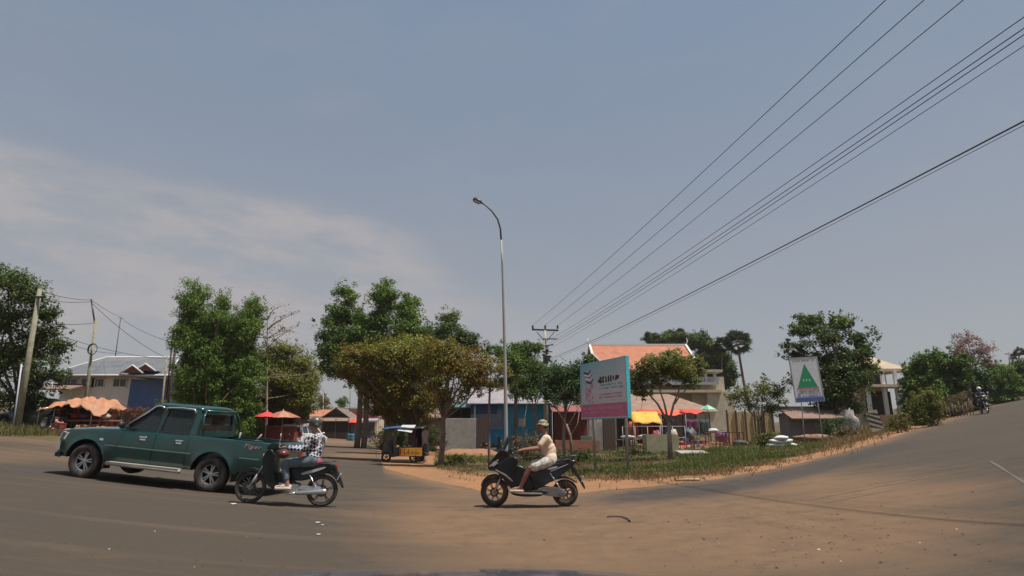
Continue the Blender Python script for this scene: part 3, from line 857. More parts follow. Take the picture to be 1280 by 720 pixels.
# palms
def fan_palm(name, label, bpx, Y, foot, crown, rcr, seed, group=None, trunk_r=0.16):
    rs = np.random.RandomState(seed); B = base(foot[0], Y); root = thing(name, label, 'palm tree', B, 0, group)
    c = W(crown[0], crown[1], Y) - B; mb = MB()
    a = Vector((0, 0, -0.2)); n = 10; pts = []
    for i in range(n + 1):
        t = i / n; pts.append(a.lerp(c, t) + Vector((math.sin(math.pi * t) * -0.25, 0, 0)))
    mb.tube(pts, [trunk_r * (1.3 - 0.5 * i / n) for i in range(n + 1)], 9)
    mb.build('trunk', M['bark'], root, fix=False)
    R_ = abs(W(crown[0] + rcr, crown[1], Y).x - W(crown[0], crown[1], Y).x)
    vs = []; fs = []; tn = []
    for i in range(46):
        th = rs.uniform(0, 6.28); el = math.asin(rs.uniform(-0.65, 1.0))
        d = Vector((math.cos(th) * math.cos(el), math.sin(th) * math.cos(el), math.sin(el)))
        hub = c + d * R_ * rs.uniform(0.38, 0.6)
        side = d.cross(Vector((0, 0, 1))); side.normalize(); up = side.cross(d)
        tw = rs.uniform(-.9, .9); s2 = side * math.cos(tw) + up * math.sin(tw)
        k = len(vs); vs += [tuple(c), tuple(hub + s2 * .02), tuple(hub - s2 * .02)]; fs.append((k, k + 1, k + 2)); tn += [0.3] * 3
        ti = rs.uniform(0, 1)
        for j in range(13):
            an = (j - 6) / 6 * 1.75
            dd = d * math.cos(an) + s2 * math.sin(an); dd.z -= 0.12
            ww = s2 * math.cos(an) - d * math.sin(an)
            l_ = R_ * 0.52 * rs.uniform(.8, 1.05)
            k = len(vs); w_ = l_ * 0.10
            vs += [tuple(hub), tuple(hub + dd * l_ * .6 + ww * w_), tuple(hub + dd * l_ + Vector((0, 0, -.06 * l_))), tuple(hub + dd * l_ * .6 - ww * w_)]
            fs.append((k, k + 1, k + 2, k + 3)); tn += [ti] * 4
    me = bpy.data.meshes.new('crown'); me.from_pydata(vs, [], fs)
    at = me.attributes.new('tint', 'FLOAT', 'POINT'); at.data.foreach_set('value', np.array(tn, np.float32))
    me.materials.append(L_palm); me.update(); o = bpy.data.objects.new('crown', me); COL.objects.link(o); o.parent = root
    return root
PG = 'fan palms behind the temple'
fan_palm('palm_tree', 'leaning fan palm with a bare thin trunk, rightmost palm beside the temple', 935, 92, (944, 500), (922, 429), 21, 41, PG, .2)
fan_palm('palm_tree', 'fan palm with round crown just left of the leaning palm', 905, 95, (906, 500), (903, 432), 15, 42, PG)
fan_palm('palm_tree', 'tallest fan palm rising over the right end of the temple roof', 845, 105, (848, 500), (846, 422), 15, 43, PG)
fan_palm('palm_tree', 'fan palm over the middle of the orange temple roof', 814, 105, (816, 500), (815, 424), 13, 44, PG)
fan_palm('palm_tree', 'short fan palm crown between the tall palms, above the temple gable end', 875, 100, (876, 500), (874, 430), 14, 45, PG)
tree('tree', 'dark broad tree behind the temple roof among the palms', 862, 98,
     [(842, 424, 18, 12, .4), (868, 424, 20, 11, .4), (888, 440, 16, 18, .4), (895, 465, 16, 22, .3), (905, 475, 14, 16, .2), (880, 455, 16, 16, .3), (898, 445, 14, 14, .5), (905, 458, 12, 16, .3), (888, 478, 18, 18, .3), (820, 426, 16, 10, .3)], L_dark, M['bark'], 0.32, 22, 0.35, seed=24, gap=0.75)

# right part
tree('tree', 'big dark leafy tree behind the green triangle sign', 1040, 40,
     [(1022, 400, 26, 11, .5), (1050, 402, 26, 12, .6), (1000, 412, 24, 8, .4), (1075, 425, 20, 13, .5), (1032, 422, 30, 16, .4), (992, 434, 20, 8, .4), (1004, 445, 26, 10, .3), (1060, 445, 26, 20, .6), (1085, 440, 9, 7, .4), (1030, 455, 26, 20, .3), (1075, 470, 18, 16, .6), (1050, 480, 30, 20, .4), (1035, 505, 20, 18, .3), (1062, 508, 22, 16, .6), (1048, 462, 24, 18, .4), (1020, 480, 16, 20, .2), (1085, 460, 14, 10, .6)],
     leafmat('mixed_leaf', (0.032, 0.055, 0.014), (0.125, 0.180, 0.036)), M['bark'], 0.19, 50, 0.2, seed=25, gap=0.5, twigs=4)
tree('tree', 'low tangled shrub tree left of the green triangle sign', 952, 40,
     [(930, 490, 18, 12, .6), (955, 488, 18, 14, .5), (975, 492, 16, 14, .4), (940, 505, 22, 10, .3), (968, 510, 18, 12, .3), (915, 497, 12, 8, .5), (985, 478, 8, 10, .6), (955, 475, 4, 8, .7)],
     L_olive, M['bark'], 0.13, 60, 0.08, seed=26, gap=0.5, stems=3)
tree('tree', 'dense rounded green tree to the right of the cream roofed house', 1150, 48,
     [(1152, 450, 18, 10, .4), (1172, 444, 20, 10, .4), (1195, 452, 18, 12, .3), (1138, 470, 12, 12, .5), (1155, 468, 22, 16, .7), (1180, 472, 22, 18, .4), (1140, 485, 18, 14, .5), (1170, 492, 22, 14, .3)],
     L_green, M['bark'], 0.2, 45, 0.2, seed=27, gap=0.7, skirt=True)
tree('tree', 'dark tree under the pink blossom tree on the right', 1205, 52,
     [(1200, 468, 18, 12, .3), (1222, 470, 16, 12, .3), (1208, 482, 22, 14, .2), (1190, 492, 18, 10, .2)], L_deep, M['bark'], 0.2, 45, 0.18, seed=28, gap=0.75, skirt=True)
tree('blossom_tree', 'tree covered in pale pink blossom on the right', 1214, 50,
     [(1212, 424, 13, 13, .7), (1200, 437, 13, 11, .6), (1224, 438, 13, 12, .7), (1210, 448, 20, 10, .5), (1234, 452, 8, 8, .6)], L_pink, M['bark'], 0.17, 40, 0.13, seed=29, gap=0.42, twigs=7)
tree('bush', 'large rounded light green roadside bush at the right verge', 1162, 35,
     [(1150, 500, 14, 12, .6), (1166, 502, 15, 12, .6), (1158, 492, 12, 8, .7), (1142, 508, 9, 8, .4)], L_olive, M['bark'], 0.10, 80, 0.04, seed=30, gap=0.75, cat='bush', stems=3)
tree('bush', 'green bush past the blossom tree near the top of the road', 1245, 62,
     [(1242, 462, 14, 12, .5), (1255, 468, 14, 12, .4), (1235, 474, 14, 10, .4), (1265, 474, 12, 8, .5), (1248, 480, 18, 7, .3)], L_green, M['bark'], 0.2, 40, 0.08, seed=31, gap=0.8, cat='bush')
tree('bush', 'last dark bush at the right edge of the view beside the road', 1285, 75,
     [(1278, 462, 14, 12, .3), (1298, 460, 16, 12, .3), (1320, 458, 20, 14, .3)], L_dark, M['bark'], 0.25, 35, 0.1, seed=32, gap=0.8, cat='bush')
fan_palm('palm_tree', 'tiny distant palm at the far right edge of the view', 1274, 120, (1276, 470), (1274, 440), 8, 46)
fan_palm('palm_tree', 'small distant palm beside the far right utility pole', 1265, 125, (1266, 470), (1266, 446), 5, 47)
# distance beyond the street
for k_, (px, Y, bl, lb, m_) in enumerate([
    (405, 120, [(405, 503, 8, 10, .5), (408, 512, 7, 7, .3)], 'small dusty purple grey tree behind the food stall roof', L_dry),
    (427, 130, [(427, 502, 8, 6, .5), (428, 509, 6, 4, .3)], 'small round green tree far behind the food stall', L_green),
    (470, 140, [(462, 520, 16, 6, .3), (490, 518, 20, 7, .3)], 'far dark tree at the end of the side street', L_dark),
    (735, 90, [(712, 470, 18, 14, .3), (740, 462, 12, 10, .3)], 'dark tree in front of the left temple gable', L_dark),
    (600, 75, [(590, 480, 16, 18, .3), (612, 486, 14, 14, .2), (640, 478, 16, 14, .3)], 'dark tree behind the roof of the blue building', L_dark)]):
    tree('tree', lb, px, Y, bl, m_, M['bark'], 0.3, 20, 0.2, seed=60 + k_, gap=0.8)
# low growth on the verge
BG = 'low bushes along the verge'
for k_, (px, Y, bl, lb, m_) in enumerate([
    (660, 30, [(645, 553, 16, 9, .3), (664, 550, 16, 12, .4), (682, 556, 12, 9, .3)], 'dry twiggy bush behind the rider in the beige shirt', L_dry),
    (580, 28, [(575, 571, 16, 7, .3), (592, 574, 12, 7, .6)], 'dark weedy clump left of the lamp pole', L_olive),
    (510, 44, [(478, 540, 14, 7, .1), (500, 538, 16, 9, .1), (524, 538, 16, 9, .2), (545, 540, 12, 8, .2)], 'dark shaded undergrowth behind the tuk-tuk', L_dark),
    (1045, 36, [(1035, 532, 14, 9, .3), (1052, 528, 12, 9, .3)], 'dark weedy clump right of the green triangle sign', L_deep),
    (1060, 33, [(1052, 538, 14, 5, .4), (1068, 540, 9, 4, .2)], 'brownish dry weeds in front of the chevron board', L_dry),
    (1124, 33, [(1118, 524, 9, 8, .5), (1130, 518, 10, 8, .4)], 'scrubby green weeds right of the chevron board', L_olive),
    (1190, 46, [(1186, 500, 18, 6, .2), (1200, 496, 12, 6, .3)], 'brown thicket behind the far motorcyclist', L_dry),
    (950, 33, [(952, 545, 9, 6, .3), (962, 543, 7, 5, .3)], 'dark brown bush left of the white sacks', L_olive),
    (800, 34, [(790, 562, 16, 6, .2), (812, 566, 14, 5, .3)], 'low dark scrub in front of the concrete box', L_dark),
    (690, 29, [(700, 568, 20, 7, .1), (725, 566, 18, 7, .2)], 'dark hedge like scrub behind the scooter rack', L_deep),
    (100, 42, [(122, 508, 20, 8, .3), (150, 512, 18, 6, .4), (170, 512, 14, 5, .5)], 'rusty brown hedge behind the orange tarp', leafmat('rusty_hedge', (0.12, 0.05, 0.025), (0.2, 0.09, 0.04))),
    (225, 44, [(222, 502, 16, 12, .6), (206, 508, 13, 10, .5), (240, 504, 16, 12, .5)], 'yellow green hedge behind the pickup cab', L_olive),
    ]):
    tree('bush', lb, px, Y, bl, m_, M['bark'], 0.09, 90, 0.03, seed=80 + k_, gap=0.6, cat='bush', stems=3, group=BG if k_ < 9 else None)
# ================================================================== buildings, walls, poles
def rot_frame(root): return root
red_tin = stripes('red_painted_tin', (0.28, 0.035, 0.045), (0.22, 0.03, 0.04), 5, 'X')
blue_tin = stripes('blue_painted_tin', (0.02, 0.07, 0.20), (0.025, 0.09, 0.24), 4, 'X')
cyan_wall = mat('cyan_blue_wall', (0.03, 0.26, 0.44), 0.8, c2=(0.04, 0.31, 0.50), wash=((0.18, 0.2, 0.2), 0.35), scale=1)
grey_roof = stripes('grey_sheet_roof', (0.11, 0.12, 0.135), (0.15, 0.16, 0.175), 6, 'X', 0.85)
rust_roof = stripes('rusty_sheet_roof', (0.20, 0.12, 0.085), (0.26, 0.17, 0.12), 5, 'X', 0.8)
tile = stripes('orange_roof_tiles', (0.42, 0.14, 0.075), (0.50, 0.19, 0.10), 3, 'Z', 0.8, 0.5, 0.1)
tan_tile = stripes('tan_roof_tiles', (0.40, 0.31, 0.21), (0.46, 0.36, 0.25), 3, 'Z', 0.8, 0.4, 0.1)
cream = mat('cream_render', (0.50, 0.42, 0.31), 0.85, var=0.1, scale=1.5, wash=((0.3, 0.24, 0.17), 0.4))
white_w = mat('whitewashed_wall', (0.62, 0.63, 0.62), 0.85, var=0.08, scale=1.5, wash=((0.36, 0.33, 0.3), 0.3))
dark_in = mat('opening_shade', (0.03, 0.025, 0.022), 0.9)  # near-black colour stands in for the shade inside openings
purple_tin = stripes('faded_grey_tin', (0.26, 0.24, 0.27), (0.33, 0.30, 0.31), 5, 'X', 0.6)
brick = mat('red_brick', (0.30, 0.13, 0.085), 0.9, var=0.3, scale=5, bump=0.4)
orange_tarp = mat('orange_tarpaulin', (0.36, 0.13, 0.06), 0.8, c2=(0.50, 0.24, 0.12), scale=2.2, bump=0.8, bscale=6, wash=((.35, .24, .18), .6))
red_cloth = mat('red_awning', (0.62, 0.045, 0.03), 0.65, scale=2, var=0.2)
yellow_cloth = mat('yellow_orange_awning', (0.72, 0.36, 0.04), 0.65, scale=2, var=0.2)
green_cloth = mat('green_umbrella_cloth', (0.12, 0.34, 0.24), 0.65)
maroon_w = mat('maroon_boards', (0.17, 0.035, 0.03), 0.8, var=0.25)

def gable(parent, w, d, wall_h, roof_h, over, wall_m, roof_m, along='X', name='roof', th=0.08, z0=-0.6, walls=True, x0=0, y0=0, wn='wall'):
    """simple building: closed wall shell and a pitched roof with thickness; ridge along X (roof slope faces the road) or along Y (gable faces it)"""
    if walls:
        mb = MB()
        if along == 'X':
            out = [(-d / 2, z0), (d / 2, z0), (d / 2, wall_h), (0, wall_h + roof_h * .97), (-d / 2, wall_h)]
            mb.plate(out, w, fn=lambda u, v, t: (x0 + t, y0 + u, v))
        else:
            out = [(-w / 2, z0), (w / 2, z0), (w / 2, wall_h), (0, wall_h + roof_h * .97), (-w / 2, wall_h)]
            mb.plate(out, d, fn=lambda u, v, t: (x0 + u, y0 + t, v))
        mb.build(wn, wall_m, parent)
    mb = MB()
    for s in (-1, 1):
        half = (d if along == 'X' else w) / 2
        e = half + over; sl = roof_h / half
        prof = [(0, wall_h + roof_h), (e, wall_h + roof_h - sl * e), (e, wall_h + roof_h - sl * e + th), (0, wall_h + roof_h + th)]
        ln = (w if along == 'X' else d) + 2 * over
        if along == 'X': mb.plate(prof, ln, fn=lambda u, v, t, s=s: (x0 + t, y0 + u * s, v))
        else: mb.plate(prof, ln, fn=lambda u, v, t, s=s: (x0 + u * s, y0 + t, v))
    rf = mb.build(name, roof_m, parent)
    mb = MB()
    ln = (w if along == 'X' else d) + 2 * over + .06
    if along == 'X': mb.tube([(x0 - ln / 2, y0, wall_h + roof_h + th), (x0 + ln / 2, y0, wall_h + roof_h + th)], 0.09, 8)
    else: mb.tube([(x0, y0 - ln / 2, wall_h + roof_h + th), (x0, y0 + ln / 2, wall_h + roof_h + th)], 0.09, 8)
    mb.build('ridge_cap', roof_m, rf)
    return rf
def window(parent, x, y, z, w, h, frame_m, name='window', sh=True):
    mb = MB()
    for sx in (-1, 1): mb.box((x + sx * w / 2, y - .03, z), (.08, .1, h + .08))
    for sz in (-1, 1): mb.box((x, y - .035, z + sz * h / 2), (w + .08, .12, .08))
    mb.box((x, y - .03, z), (.05, .08, h))
    fr = mb.build(name, frame_m, parent)
    mb = MB(); mb.box((x, y - .012, z), (w - .05, .02, h - .05)); mb.build('pane', M['glass_dark'], fr)
    return fr
M['glass_dark'] = mat('dark_glass', (0.03, 0.04, 0.045), 0.12, var=0.3)

def lx(px, py, Y, B): return (W(px, py, Y) - B)

# -------- far left: grey roofed house with the blue shed
Y = 58.0; B = base(140, Y)
t = thing('house', 'long low white house with grey sheet roof behind the orange tarp', 'house', B)
a, b = lx(72, 480, Y, B), lx(205, 480, Y, B); eave = lx(140, 470, Y, B).z; ridge = lx(110, 441, Y, B).z
w = b.x - a.x; cx_ = (a.x + b.x) / 2
mb = MB(); mb.box((cx_, 4, (eave - .8) / 2), (w, 7, eave + .8)); mb.build('wall', white_w, t)
mb = MB()  # hipped roof
e = .7; x0, x1 = a.x - e, b.x + e
vs = [(x0, .5 - e - .6, eave), (x1, .5 - e - .6, eave), (x1, 8.2, eave), (x0, 8.2, eave), (x0 + 2.6, 3.6, ridge), (x1 - 1.5, 3.6, ridge)]
mb.add(vs, [(0, 1, 5, 4), (1, 2, 5), (2, 3, 4, 5), (3, 0, 4), (0, 3, 2, 1)])
rf = mb.build('roof', grey_roof, t)
mb = MB(); mb.tube([vs[0], vs[4], vs[5], vs[1]], .09, 6); mb.tube([vs[0], vs[1]], .09, 6); mb.build('roof_trim', white_w, rf)
# two small front gables on the right end
g0 = lx(180, 470, Y, B)
for sx, hh in ((-.2, .35), (.55, .3)):
    mb = MB(); gx = g0.x + sx * 1.3
    mb.plate([(-.95, 0), (.95, 0), (0, hh + .3)], 3.2, fn=lambda u, v, q, gx=gx, sx=sx: (gx + u, .2 + sx * .5 + q, eave + .25 + sx * .3 + v)); gg = mb.build('gable', grey_roof, t); mb = MB(); mb.plate([(-.85, .03), (.85, .03), (0, hh + .22)], .03, fn=lambda u, v, q, gx=gx, sx=sx: (gx + u, -1.42 + sx * .5 + q, eave + .25 + sx * .3 + v)); mb.build('gable_face', maroon_w, gg)
    mb = MB(); mb.tube([(gx - 1.05, -1.45 + sx * .5, eave + .2 + sx * .3), (gx, -1.45 + sx * .5, eave + .6 + sx * .3 + hh), (gx + 1.05, -1.45 + sx * .5, eave + .2 + sx * .3)], .08, 6); mb.build('gable_trim', white_w, gg)
for px in (84, 106, 118, 146):
    p = lx(px, 478, Y, B); window(t, p.x, .5, p.z, 1.3, .8, white_w)
p = lx(146, 495, Y, B); mb = MB(); mb.box((p.x, .45, .7), (1.6, .1, 2.4)); mb.build('door', M['dark_wood'], t)
mb = MB(); a2, b2 = lx(68, 482, Y, B), lx(108, 486, Y, B)
mb.box(((a2.x + b2.x) / 2, -1.2, a2.z - .2), (b2.x - a2.x + .3, 2.6, .12), rot=Matrix.Rotation(0.25, 3, 'X')); mb.build('lean_to_roof', rust_roof, t)
Y2 = 54.0; B2 = base(190, Y2)
t = thing('shed', 'blue metal clad shed under a grey lean-to roof at the end of the white house', 'shed', B2)
a, b = lx(163, 480, Y2, B2), lx(214, 480, Y2, B2); top = lx(190, 474, Y2, B2).z
mb = MB(); mb.box(((a.x + b.x) / 2, 2.5, top / 2 - .3), (b.x - a.x, 5, top + .6)); mb.build('wall', blue_tin, t)
mb = MB(); mb.box(((a.x + b.x) / 2, 2.3, top + .15), (b.x - a.x + 1.2, 6.4, .12), rot=Matrix.Rotation(0.08, 3, 'Y')); mb.build('roof', grey_roof, t)

# -------- orange tarp stall and what stands below it
Y = 33.0; B = base(100, Y)
t = thing('market_stall', 'stall under a sagging faded orange tarpaulin at the left roadside', 'stall', B)
rs = np.random.RandomState(4)
out = [(62, 505), (75, 497), (100, 494), (125, 495), (143, 510)]
c0, c1 = lx(62, 505, Y, B), lx(145, 510, Y, B)
nx, ny = 22, 12; vs = []; fs = []
topz = [(62, 504), (72, 499), (90, 495), (112, 496), (128, 497), (146, 508)]
for i in range(nx + 1):
    for j in range(ny + 1):
        px = 62 + 84 * i / nx; v = j / ny
        pz = lx(px, np.interp(px, [q[0] for q in topz], [q[1] for q in topz]), Y, B).z
        sag = -0.42 * (1 - v) ** 1.6 + 0.06 * (math.sin(i * .8) + .8 * math.sin(i * 1.7 + 1)) * (1 - v) + .08 * math.sin(i * 1.3 + j * .9) - 0.25 * abs(v - .5)
        vs.append((lx(66 + (px - 62) * .88, 505, Y, B).x + rs.normal() * .04, -1.1 + 2.6 * v, pz + sag + rs.normal() * .05))
for i in range(nx):
    for j in range(ny):
        k = i * (ny + 1) + j; fs.append((k, k + ny + 1, k + ny + 2, k + 1))
mb = MB(); mb.add(vs, fs, smooth=True); tp = mb.build('tarpaulin', orange_tarp, t, fix=False)
sd = tp.modifiers.new('solid', 'SOLIDIFY'); sd.thickness = 0.02
for px, yy in ((68, -.9), (86, -.9), (132, -.9), (72, 1.3), (136, 1.3)):
    p = lx(px, 500, Y, B); mb = MB(); mb.tube([(p.x, yy, -.1), (p.x, yy, p.z - .42)], .03, 6); mb.build('post', M['pole_wood'], t)
mb = MB(); mb.box(((c0.x + c1.x) / 2 + .3, 0.2, .8), (3.0, 1.1, .08))
for sx in (-1.3, 1.3):
    for sy in (-.4, .5): mb.box(((c0.x + c1.x) / 2 + .3 + sx, .2 + sy, .38), (.07, .07, .78))
mb.build('table', M['wood'], t)
bagm = [mat('red_goods', (0.30, 0.03, 0.05), .6), mat('purple_goods', (0.16, 0.05, 0.14), .6), mat('dark_goods', (0.05, .05, .06), .6), mat('pale_goods', (0.4, .36, .3), .7)]
def lump(name, label, cat, p, r, m, seed, group=None, par=None):
    rs = np.random.RandomState(seed); mb = MB(); mb.ell((0, 0, r[2]), r, n=12, k=8)
    mb.v = [(x * (1 + .12 * math.sin(5 * z / r[2] + seed)) + rs.normal() * r[0] * .05, y + rs.normal() * r[1] * .11, max(0, z + rs.normal() * r[2] * .12)) for x, y, z in mb.v]
    o = mb.build(name, m, None, fix=False); o.location = p; tag(o, label, cat, group); return o
for i, px in enumerate((78, 92, 104, 118, 130)):
    p = lx(px, 520, Y, B); lump('bundle', 'tied bundle of goods on the table below the orange tarpaulin', 'bundle', B + Vector((p.x, .1 + .1 * (i % 2), .86)), (.26, .25, .17), bagm[(0, 0, 1, 0, 3)[i]], i, 'bundles on the tarpaulin stall table')

# -------- red shack, gabled shack, umbrella
Y = 40.0; B = base(310, Y)
t = thing('shack', 'red painted tin shack with a paper notice on its wall', 'shack', B)
a, b = lx(283, 520, Y, B), lx(322, 520, Y, B); top = lx(300, 503, Y, B).z
mb = MB(); mb.box(((a.x + b.x) / 2, 1.4, top / 2 - .2), (b.x - a.x, 2.8, top + .4)); mb.build('wall', red_tin, t)
mb = MB(); mb.box(((a.x + b.x) / 2, 1.3, top + .12), (b.x - a.x + .5, 3.5, .08), rot=Matrix.Rotation(-.12, 3, 'X')); mb.build('roof', grey_roof, t)
p = lx(306, 523, Y, B); mb = MB(); mb.box((p.x, -.03, p.z), (.5, .03, .65)); mb.build('notice', mat('weathered_paper', (.45, .42, .36), .9, var=.3, scale=9), t)
Y = 42.0; B = base(348, Y)
t = thing('shack', 'small wooden shack with a maroon gable and pale board below it', 'shack', B)
a, b = lx(324, 520, Y, B), lx(374, 520, Y, B); ev = lx(340, 512, Y, B).z; rg_ = lx(340, 498, Y, B).z
gable(t, b.x - a.x - .5, 3, ev, rg_ - ev, .3, maroon_w, rust_roof, 'Y', x0=(a.x + b.x) / 2 - .2, y0=1.8)
mb = MB(); mb.box(((a.x + b.x) / 2 - .2, .2, ev - .05), (2.2, .08, .34)); mb.build('signboard', cream, t)
p0, p1 = lx(318, 520, Y, B), lx(332, 520, Y, B)
mb = MB(); 
for x in (p0.x, p0.x + .75): mb.box((x, -.2, ev * .5), (.07, .07, ev))
mb.box((p0.x + .37, -.2, ev - .3), (.85, .06, .08)); mb.build('post', mat('red_paint', (.45, .05, .05), .5), t)

def umbrella(name, label, px, Y, top, w, h, m1, m2=None, group=None, panels=8):
    B = base(px, Y); t = thing(name, label, 'umbrella', B, rnd.uniform(0, .7), group)
    c = W(px, top, Y) - B; r = w / 2
    mb = MB(); n = panels; rings = [(0, 0), (.35, -.28), (.7, -.62), (1, -1.0)]
    vs = []; fs = []
    for i in range(n * 2):
        an = math.pi * i / n
        for k, (rr, dz) in enumerate(rings):
            rad = r * rr * (1.0 if i % 2 == 0 else .93); zz = c.z + dz * h * (1 if i % 2 == 0 else .93)
            vs.append((math.cos(an) * rad, math.sin(an) * rad, zz))
    q = len(rings)
    for i in range(n * 2):
        j = (i + 1) % (n * 2)
        for k in range(q - 1): fs.append((i * q + k, i * q + k + 1, j * q + k + 1, j * q + k))
    mb.v = vs; mb.f = fs; mb.m = [((i // (q - 1)) // 2) % 2 if m2 else 0 for i in range(len(fs))]; mb.sm = [False] * len(fs)
    o = mb.build('canopy', [m1, m2 or m1], t, fix=False); s_ = o.modifiers.new('s', 'SOLIDIFY'); s_.thickness = .015
    mb = MB(); mb.tube([(0, 0, -.05), (0, 0, c.z + .08)], .025, 7); mb.build('pole', M['galv'], t)
    mb = MB()
    for i in range(n): mb.tube([(0, 0, c.z - .05), (math.cos(math.pi * 2 * i / n) * r * .95, math.sin(math.pi * 2 * i / n) * r * .95, c.z - h * .97)], .01, 4)
    mb.build('rib', M['galv'], t)
    return t
umbrella('market_umbrella', 'bright red umbrella in front of the maroon gabled shack', 330, 37, 514, 1.5, .35, mat('bright_red', (.50, .04, .04), .7, var=.3, scale=3))
umbrella('market_umbrella', 'faded orange umbrella beside the bright red one', 350, 37.5, 513, 2.2, .45, mat('faded_orange', (.38, .19, .11), .8, var=.25), mat('faded_red', (.33, .12, .08), .8, var=.25))
mb = MB()
Y = 38; B = base(340, Y); t = thing('counter', 'rough brown wooden counter running behind the pickup bed', 'counter', B)
a, b = lx(300, 530, Y, B), lx(372, 530, Y, B); zt = lx(330, 533, Y, B).z
mb = MB(); mb.box(((a.x + b.x) / 2, 0, zt), (b.x - a.x, .7, .08)); mb.build('counter_top', M['wood'], t)
mb = MB(); mb.box(((a.x + b.x) / 2, .1, zt / 2 - .1), (b.x - a.x - .2, .5, zt + .1)); mb.build('front_panel', maroon_w, t)

Y = 66; B = base(515, Y); t = thing('house', 'low dim house with a rusty roof seen through the trunks behind the tuk-tuk', 'house', B)
a, b = lx(480, 530, Y, B), lx(552, 530, Y, B); zt = lx(515, 520, Y, B).z
gable(t, b.x - a.x, 6, zt, 1.3, .5, mat('dim_brown_wall', (.14, .10, .08), .9, var=.3), rust_roof, 'X', x0=(a.x + b.x) / 2, y0=3)
# -------- beyond the side street: food stall, red fascia building
Y = 95.0; B = base(412, Y)
t = thing('food_stall', 'open food stall with a low brown pitched roof at the end of the side street', 'stall', B)
a, b = lx(388, 530, Y, B), lx(440, 530, Y, B); ev = lx(412, 523, Y, B).z; rg_ = lx(412, 510, Y, B).z
gable(t, (b.x - a.x) * .72, 5, ev, rg_ - ev, .8, dark_in, stripes('brown_thatch', (.16, .115, .09), (.22, .16, .12), 4), 'Y', x0=(a.x + b.x) / 2 + .6, y0=3.2)  # solid near-black shell paints the shade under the open stall
mb = MB(); mb.box(((a.x + b.x) / 2, -.4, ev - .1), (b.x - a.x + 1, 2.2, .1), rot=Matrix.Rotation(.32, 3, 'X')); mb.build('front_roof', rust_roof, t)
for f_ in (0.04, .35, .66, .97): mb = MB(); mb.box((a.x + (b.x - a.x) * f_, -1.2, ev * .5 - .2), (.12, .12, ev + .2)); mb.build('post', M['dark_wood'], t)
mb = MB(); mb.box(((a.x + b.x) / 2, -.6, .45), (b.x - a.x - 1, .6, .9)); mb.build('counter', M['dark_wood'], t)
Y = 90; B = base(402, Y); t = thing('house', 'orange tiled roof peeking out left of the food stall', 'house', B)
a, b = lx(386, 520, Y + 12, B), lx(408, 520, Y + 12, B); gable(t, (b.x - a.x), 5, lx(400, 520, Y + 12, B).z, 1.0, .3, cream, tile, 'X', x0=(a.x + b.x) / 2, y0=14)
Y = 120.0; B = base(448, Y)
t = thing('shop_building', 'flat roofed shop with a wide red fascia at the far end of the side street', 'building', B)
a, b = lx(425, 520, Y, B), lx(472, 520, Y, B); top = lx(448, 512, Y, B).z; mid = lx(448, 523, Y, B).z
mb = MB(); mb.box(((a.x + b.x) / 2, 3, top / 2 - .5), (b.x - a.x, 6, top + 1)); mb.build('wall', cream, t)
mb = MB(); mb.box(((a.x + b.x) / 2, -.15, (top + mid) / 2 - .3), (b.x - a.x + .4, .3, (top - mid) * .8)); mb.build('fascia', mat('red_fascia', (.45, .07, .05), .6, var=.15, scale=.8), t)
mb = MB(); mb.box(((a.x + b.x) / 2, 2.8, top + .2), (b.x - a.x + 1, 7, .3)); mb.build('roof', M['concrete'], t)
for f_ in (.12, .4, .7): mb = MB(); mb.box((a.x + (b.x - a.x) * f_ + 1, -.02, mid * .4), (1.5, .1, mid * .8)); mb.build('door', dark_in, t)  # dark panels paint the shade of the doorways
umbrella('market_umbrella', 'bright red umbrella at the end of the side street', 443, 88, 523, 2.2, .6, M_r := mat('vivid_red', (.75, .06, .04), .6))
Y = 92; B = base(463, Y); t = thing('awning', 'long grey awning on posts at the end of the side street', 'awning', B)
a, b = lx(450, 525, Y, B), lx(476, 525, Y, B); zt = lx(462, 524.5, Y, B).z
mb = MB(); mb.box(((a.x + b.x) / 2, 0, zt), (b.x - a.x, 2.6, .08), rot=Matrix.Rotation(.15, 3, 'X')); mb.build('sheet', purple_tin, t)
for x in (a.x + .1, b.x - .1): mb = MB(); mb.box((x, -1.0, zt / 2 - .2), (.08, .08, zt)); mb.build('post', M['galv'], t)
Y = 82
for i, (px, c, lb) in enumerate([(436, (.03, .12, .22), 'blue plastic barrel in front of the food stall'), (440, (.04, .16, .26), 'second blue plastic barrel, nearer the red umbrella')]):
    mb = MB(); mb.lathe([(0, 0), (.27, 0), (.30, .1), (.29, .25), (.31, .3), (.29, .36), (.29, .6), (.31, .65), (.28, .85), (.25, .9), (0, .9)], axis='Z', closed=False, n=16)
    o = mb.build('barrel', mat('blue_plastic', c, .5), None, loc=base(px, Y)); tag(o, lb, 'barrel')

# -------- concrete wall panel and earth bank
Y = 46.0; B = base(574, Y)
t = thing('wall', 'stained grey concrete wall panel standing left of the blue building', 'wall', B)
a, b = lx(555, 540, Y, B), lx(595, 540, Y, B); zt = lx(575, 523, Y, B).z
mb = MB(); mb.box(((a.x + b.x) / 2, 0, zt / 2 - .15), (b.x - a.x, .15, zt + .3)); mb.build('panel', M['concrete'], t, bevel=.02)
mb = MB(); mb.box((b.x + .42, .1, zt / 2 - .1), (.75, .3, zt + .35)); mb.build('pier', mat('dark_brown_wall', (.09, .055, .045), .9), t)
mb = MB(); vs = []; fs = []; n = 40
for i in range(n + 1):
    px = 548 + 80 * i / n; q = base(px, 41.5)
    for j, (dy, h_) in enumerate(((-2.2, -.05), (-1.0, .2), (0, .38), (1.0, .3), (2.2, -.05))):
        vs.append((q.x, q.y + dy + rnd.uniform(-.06, .06), q.z + h_ * min(1, i / 8, (n - i) / 8) * rnd.uniform(.93, 1.05)))
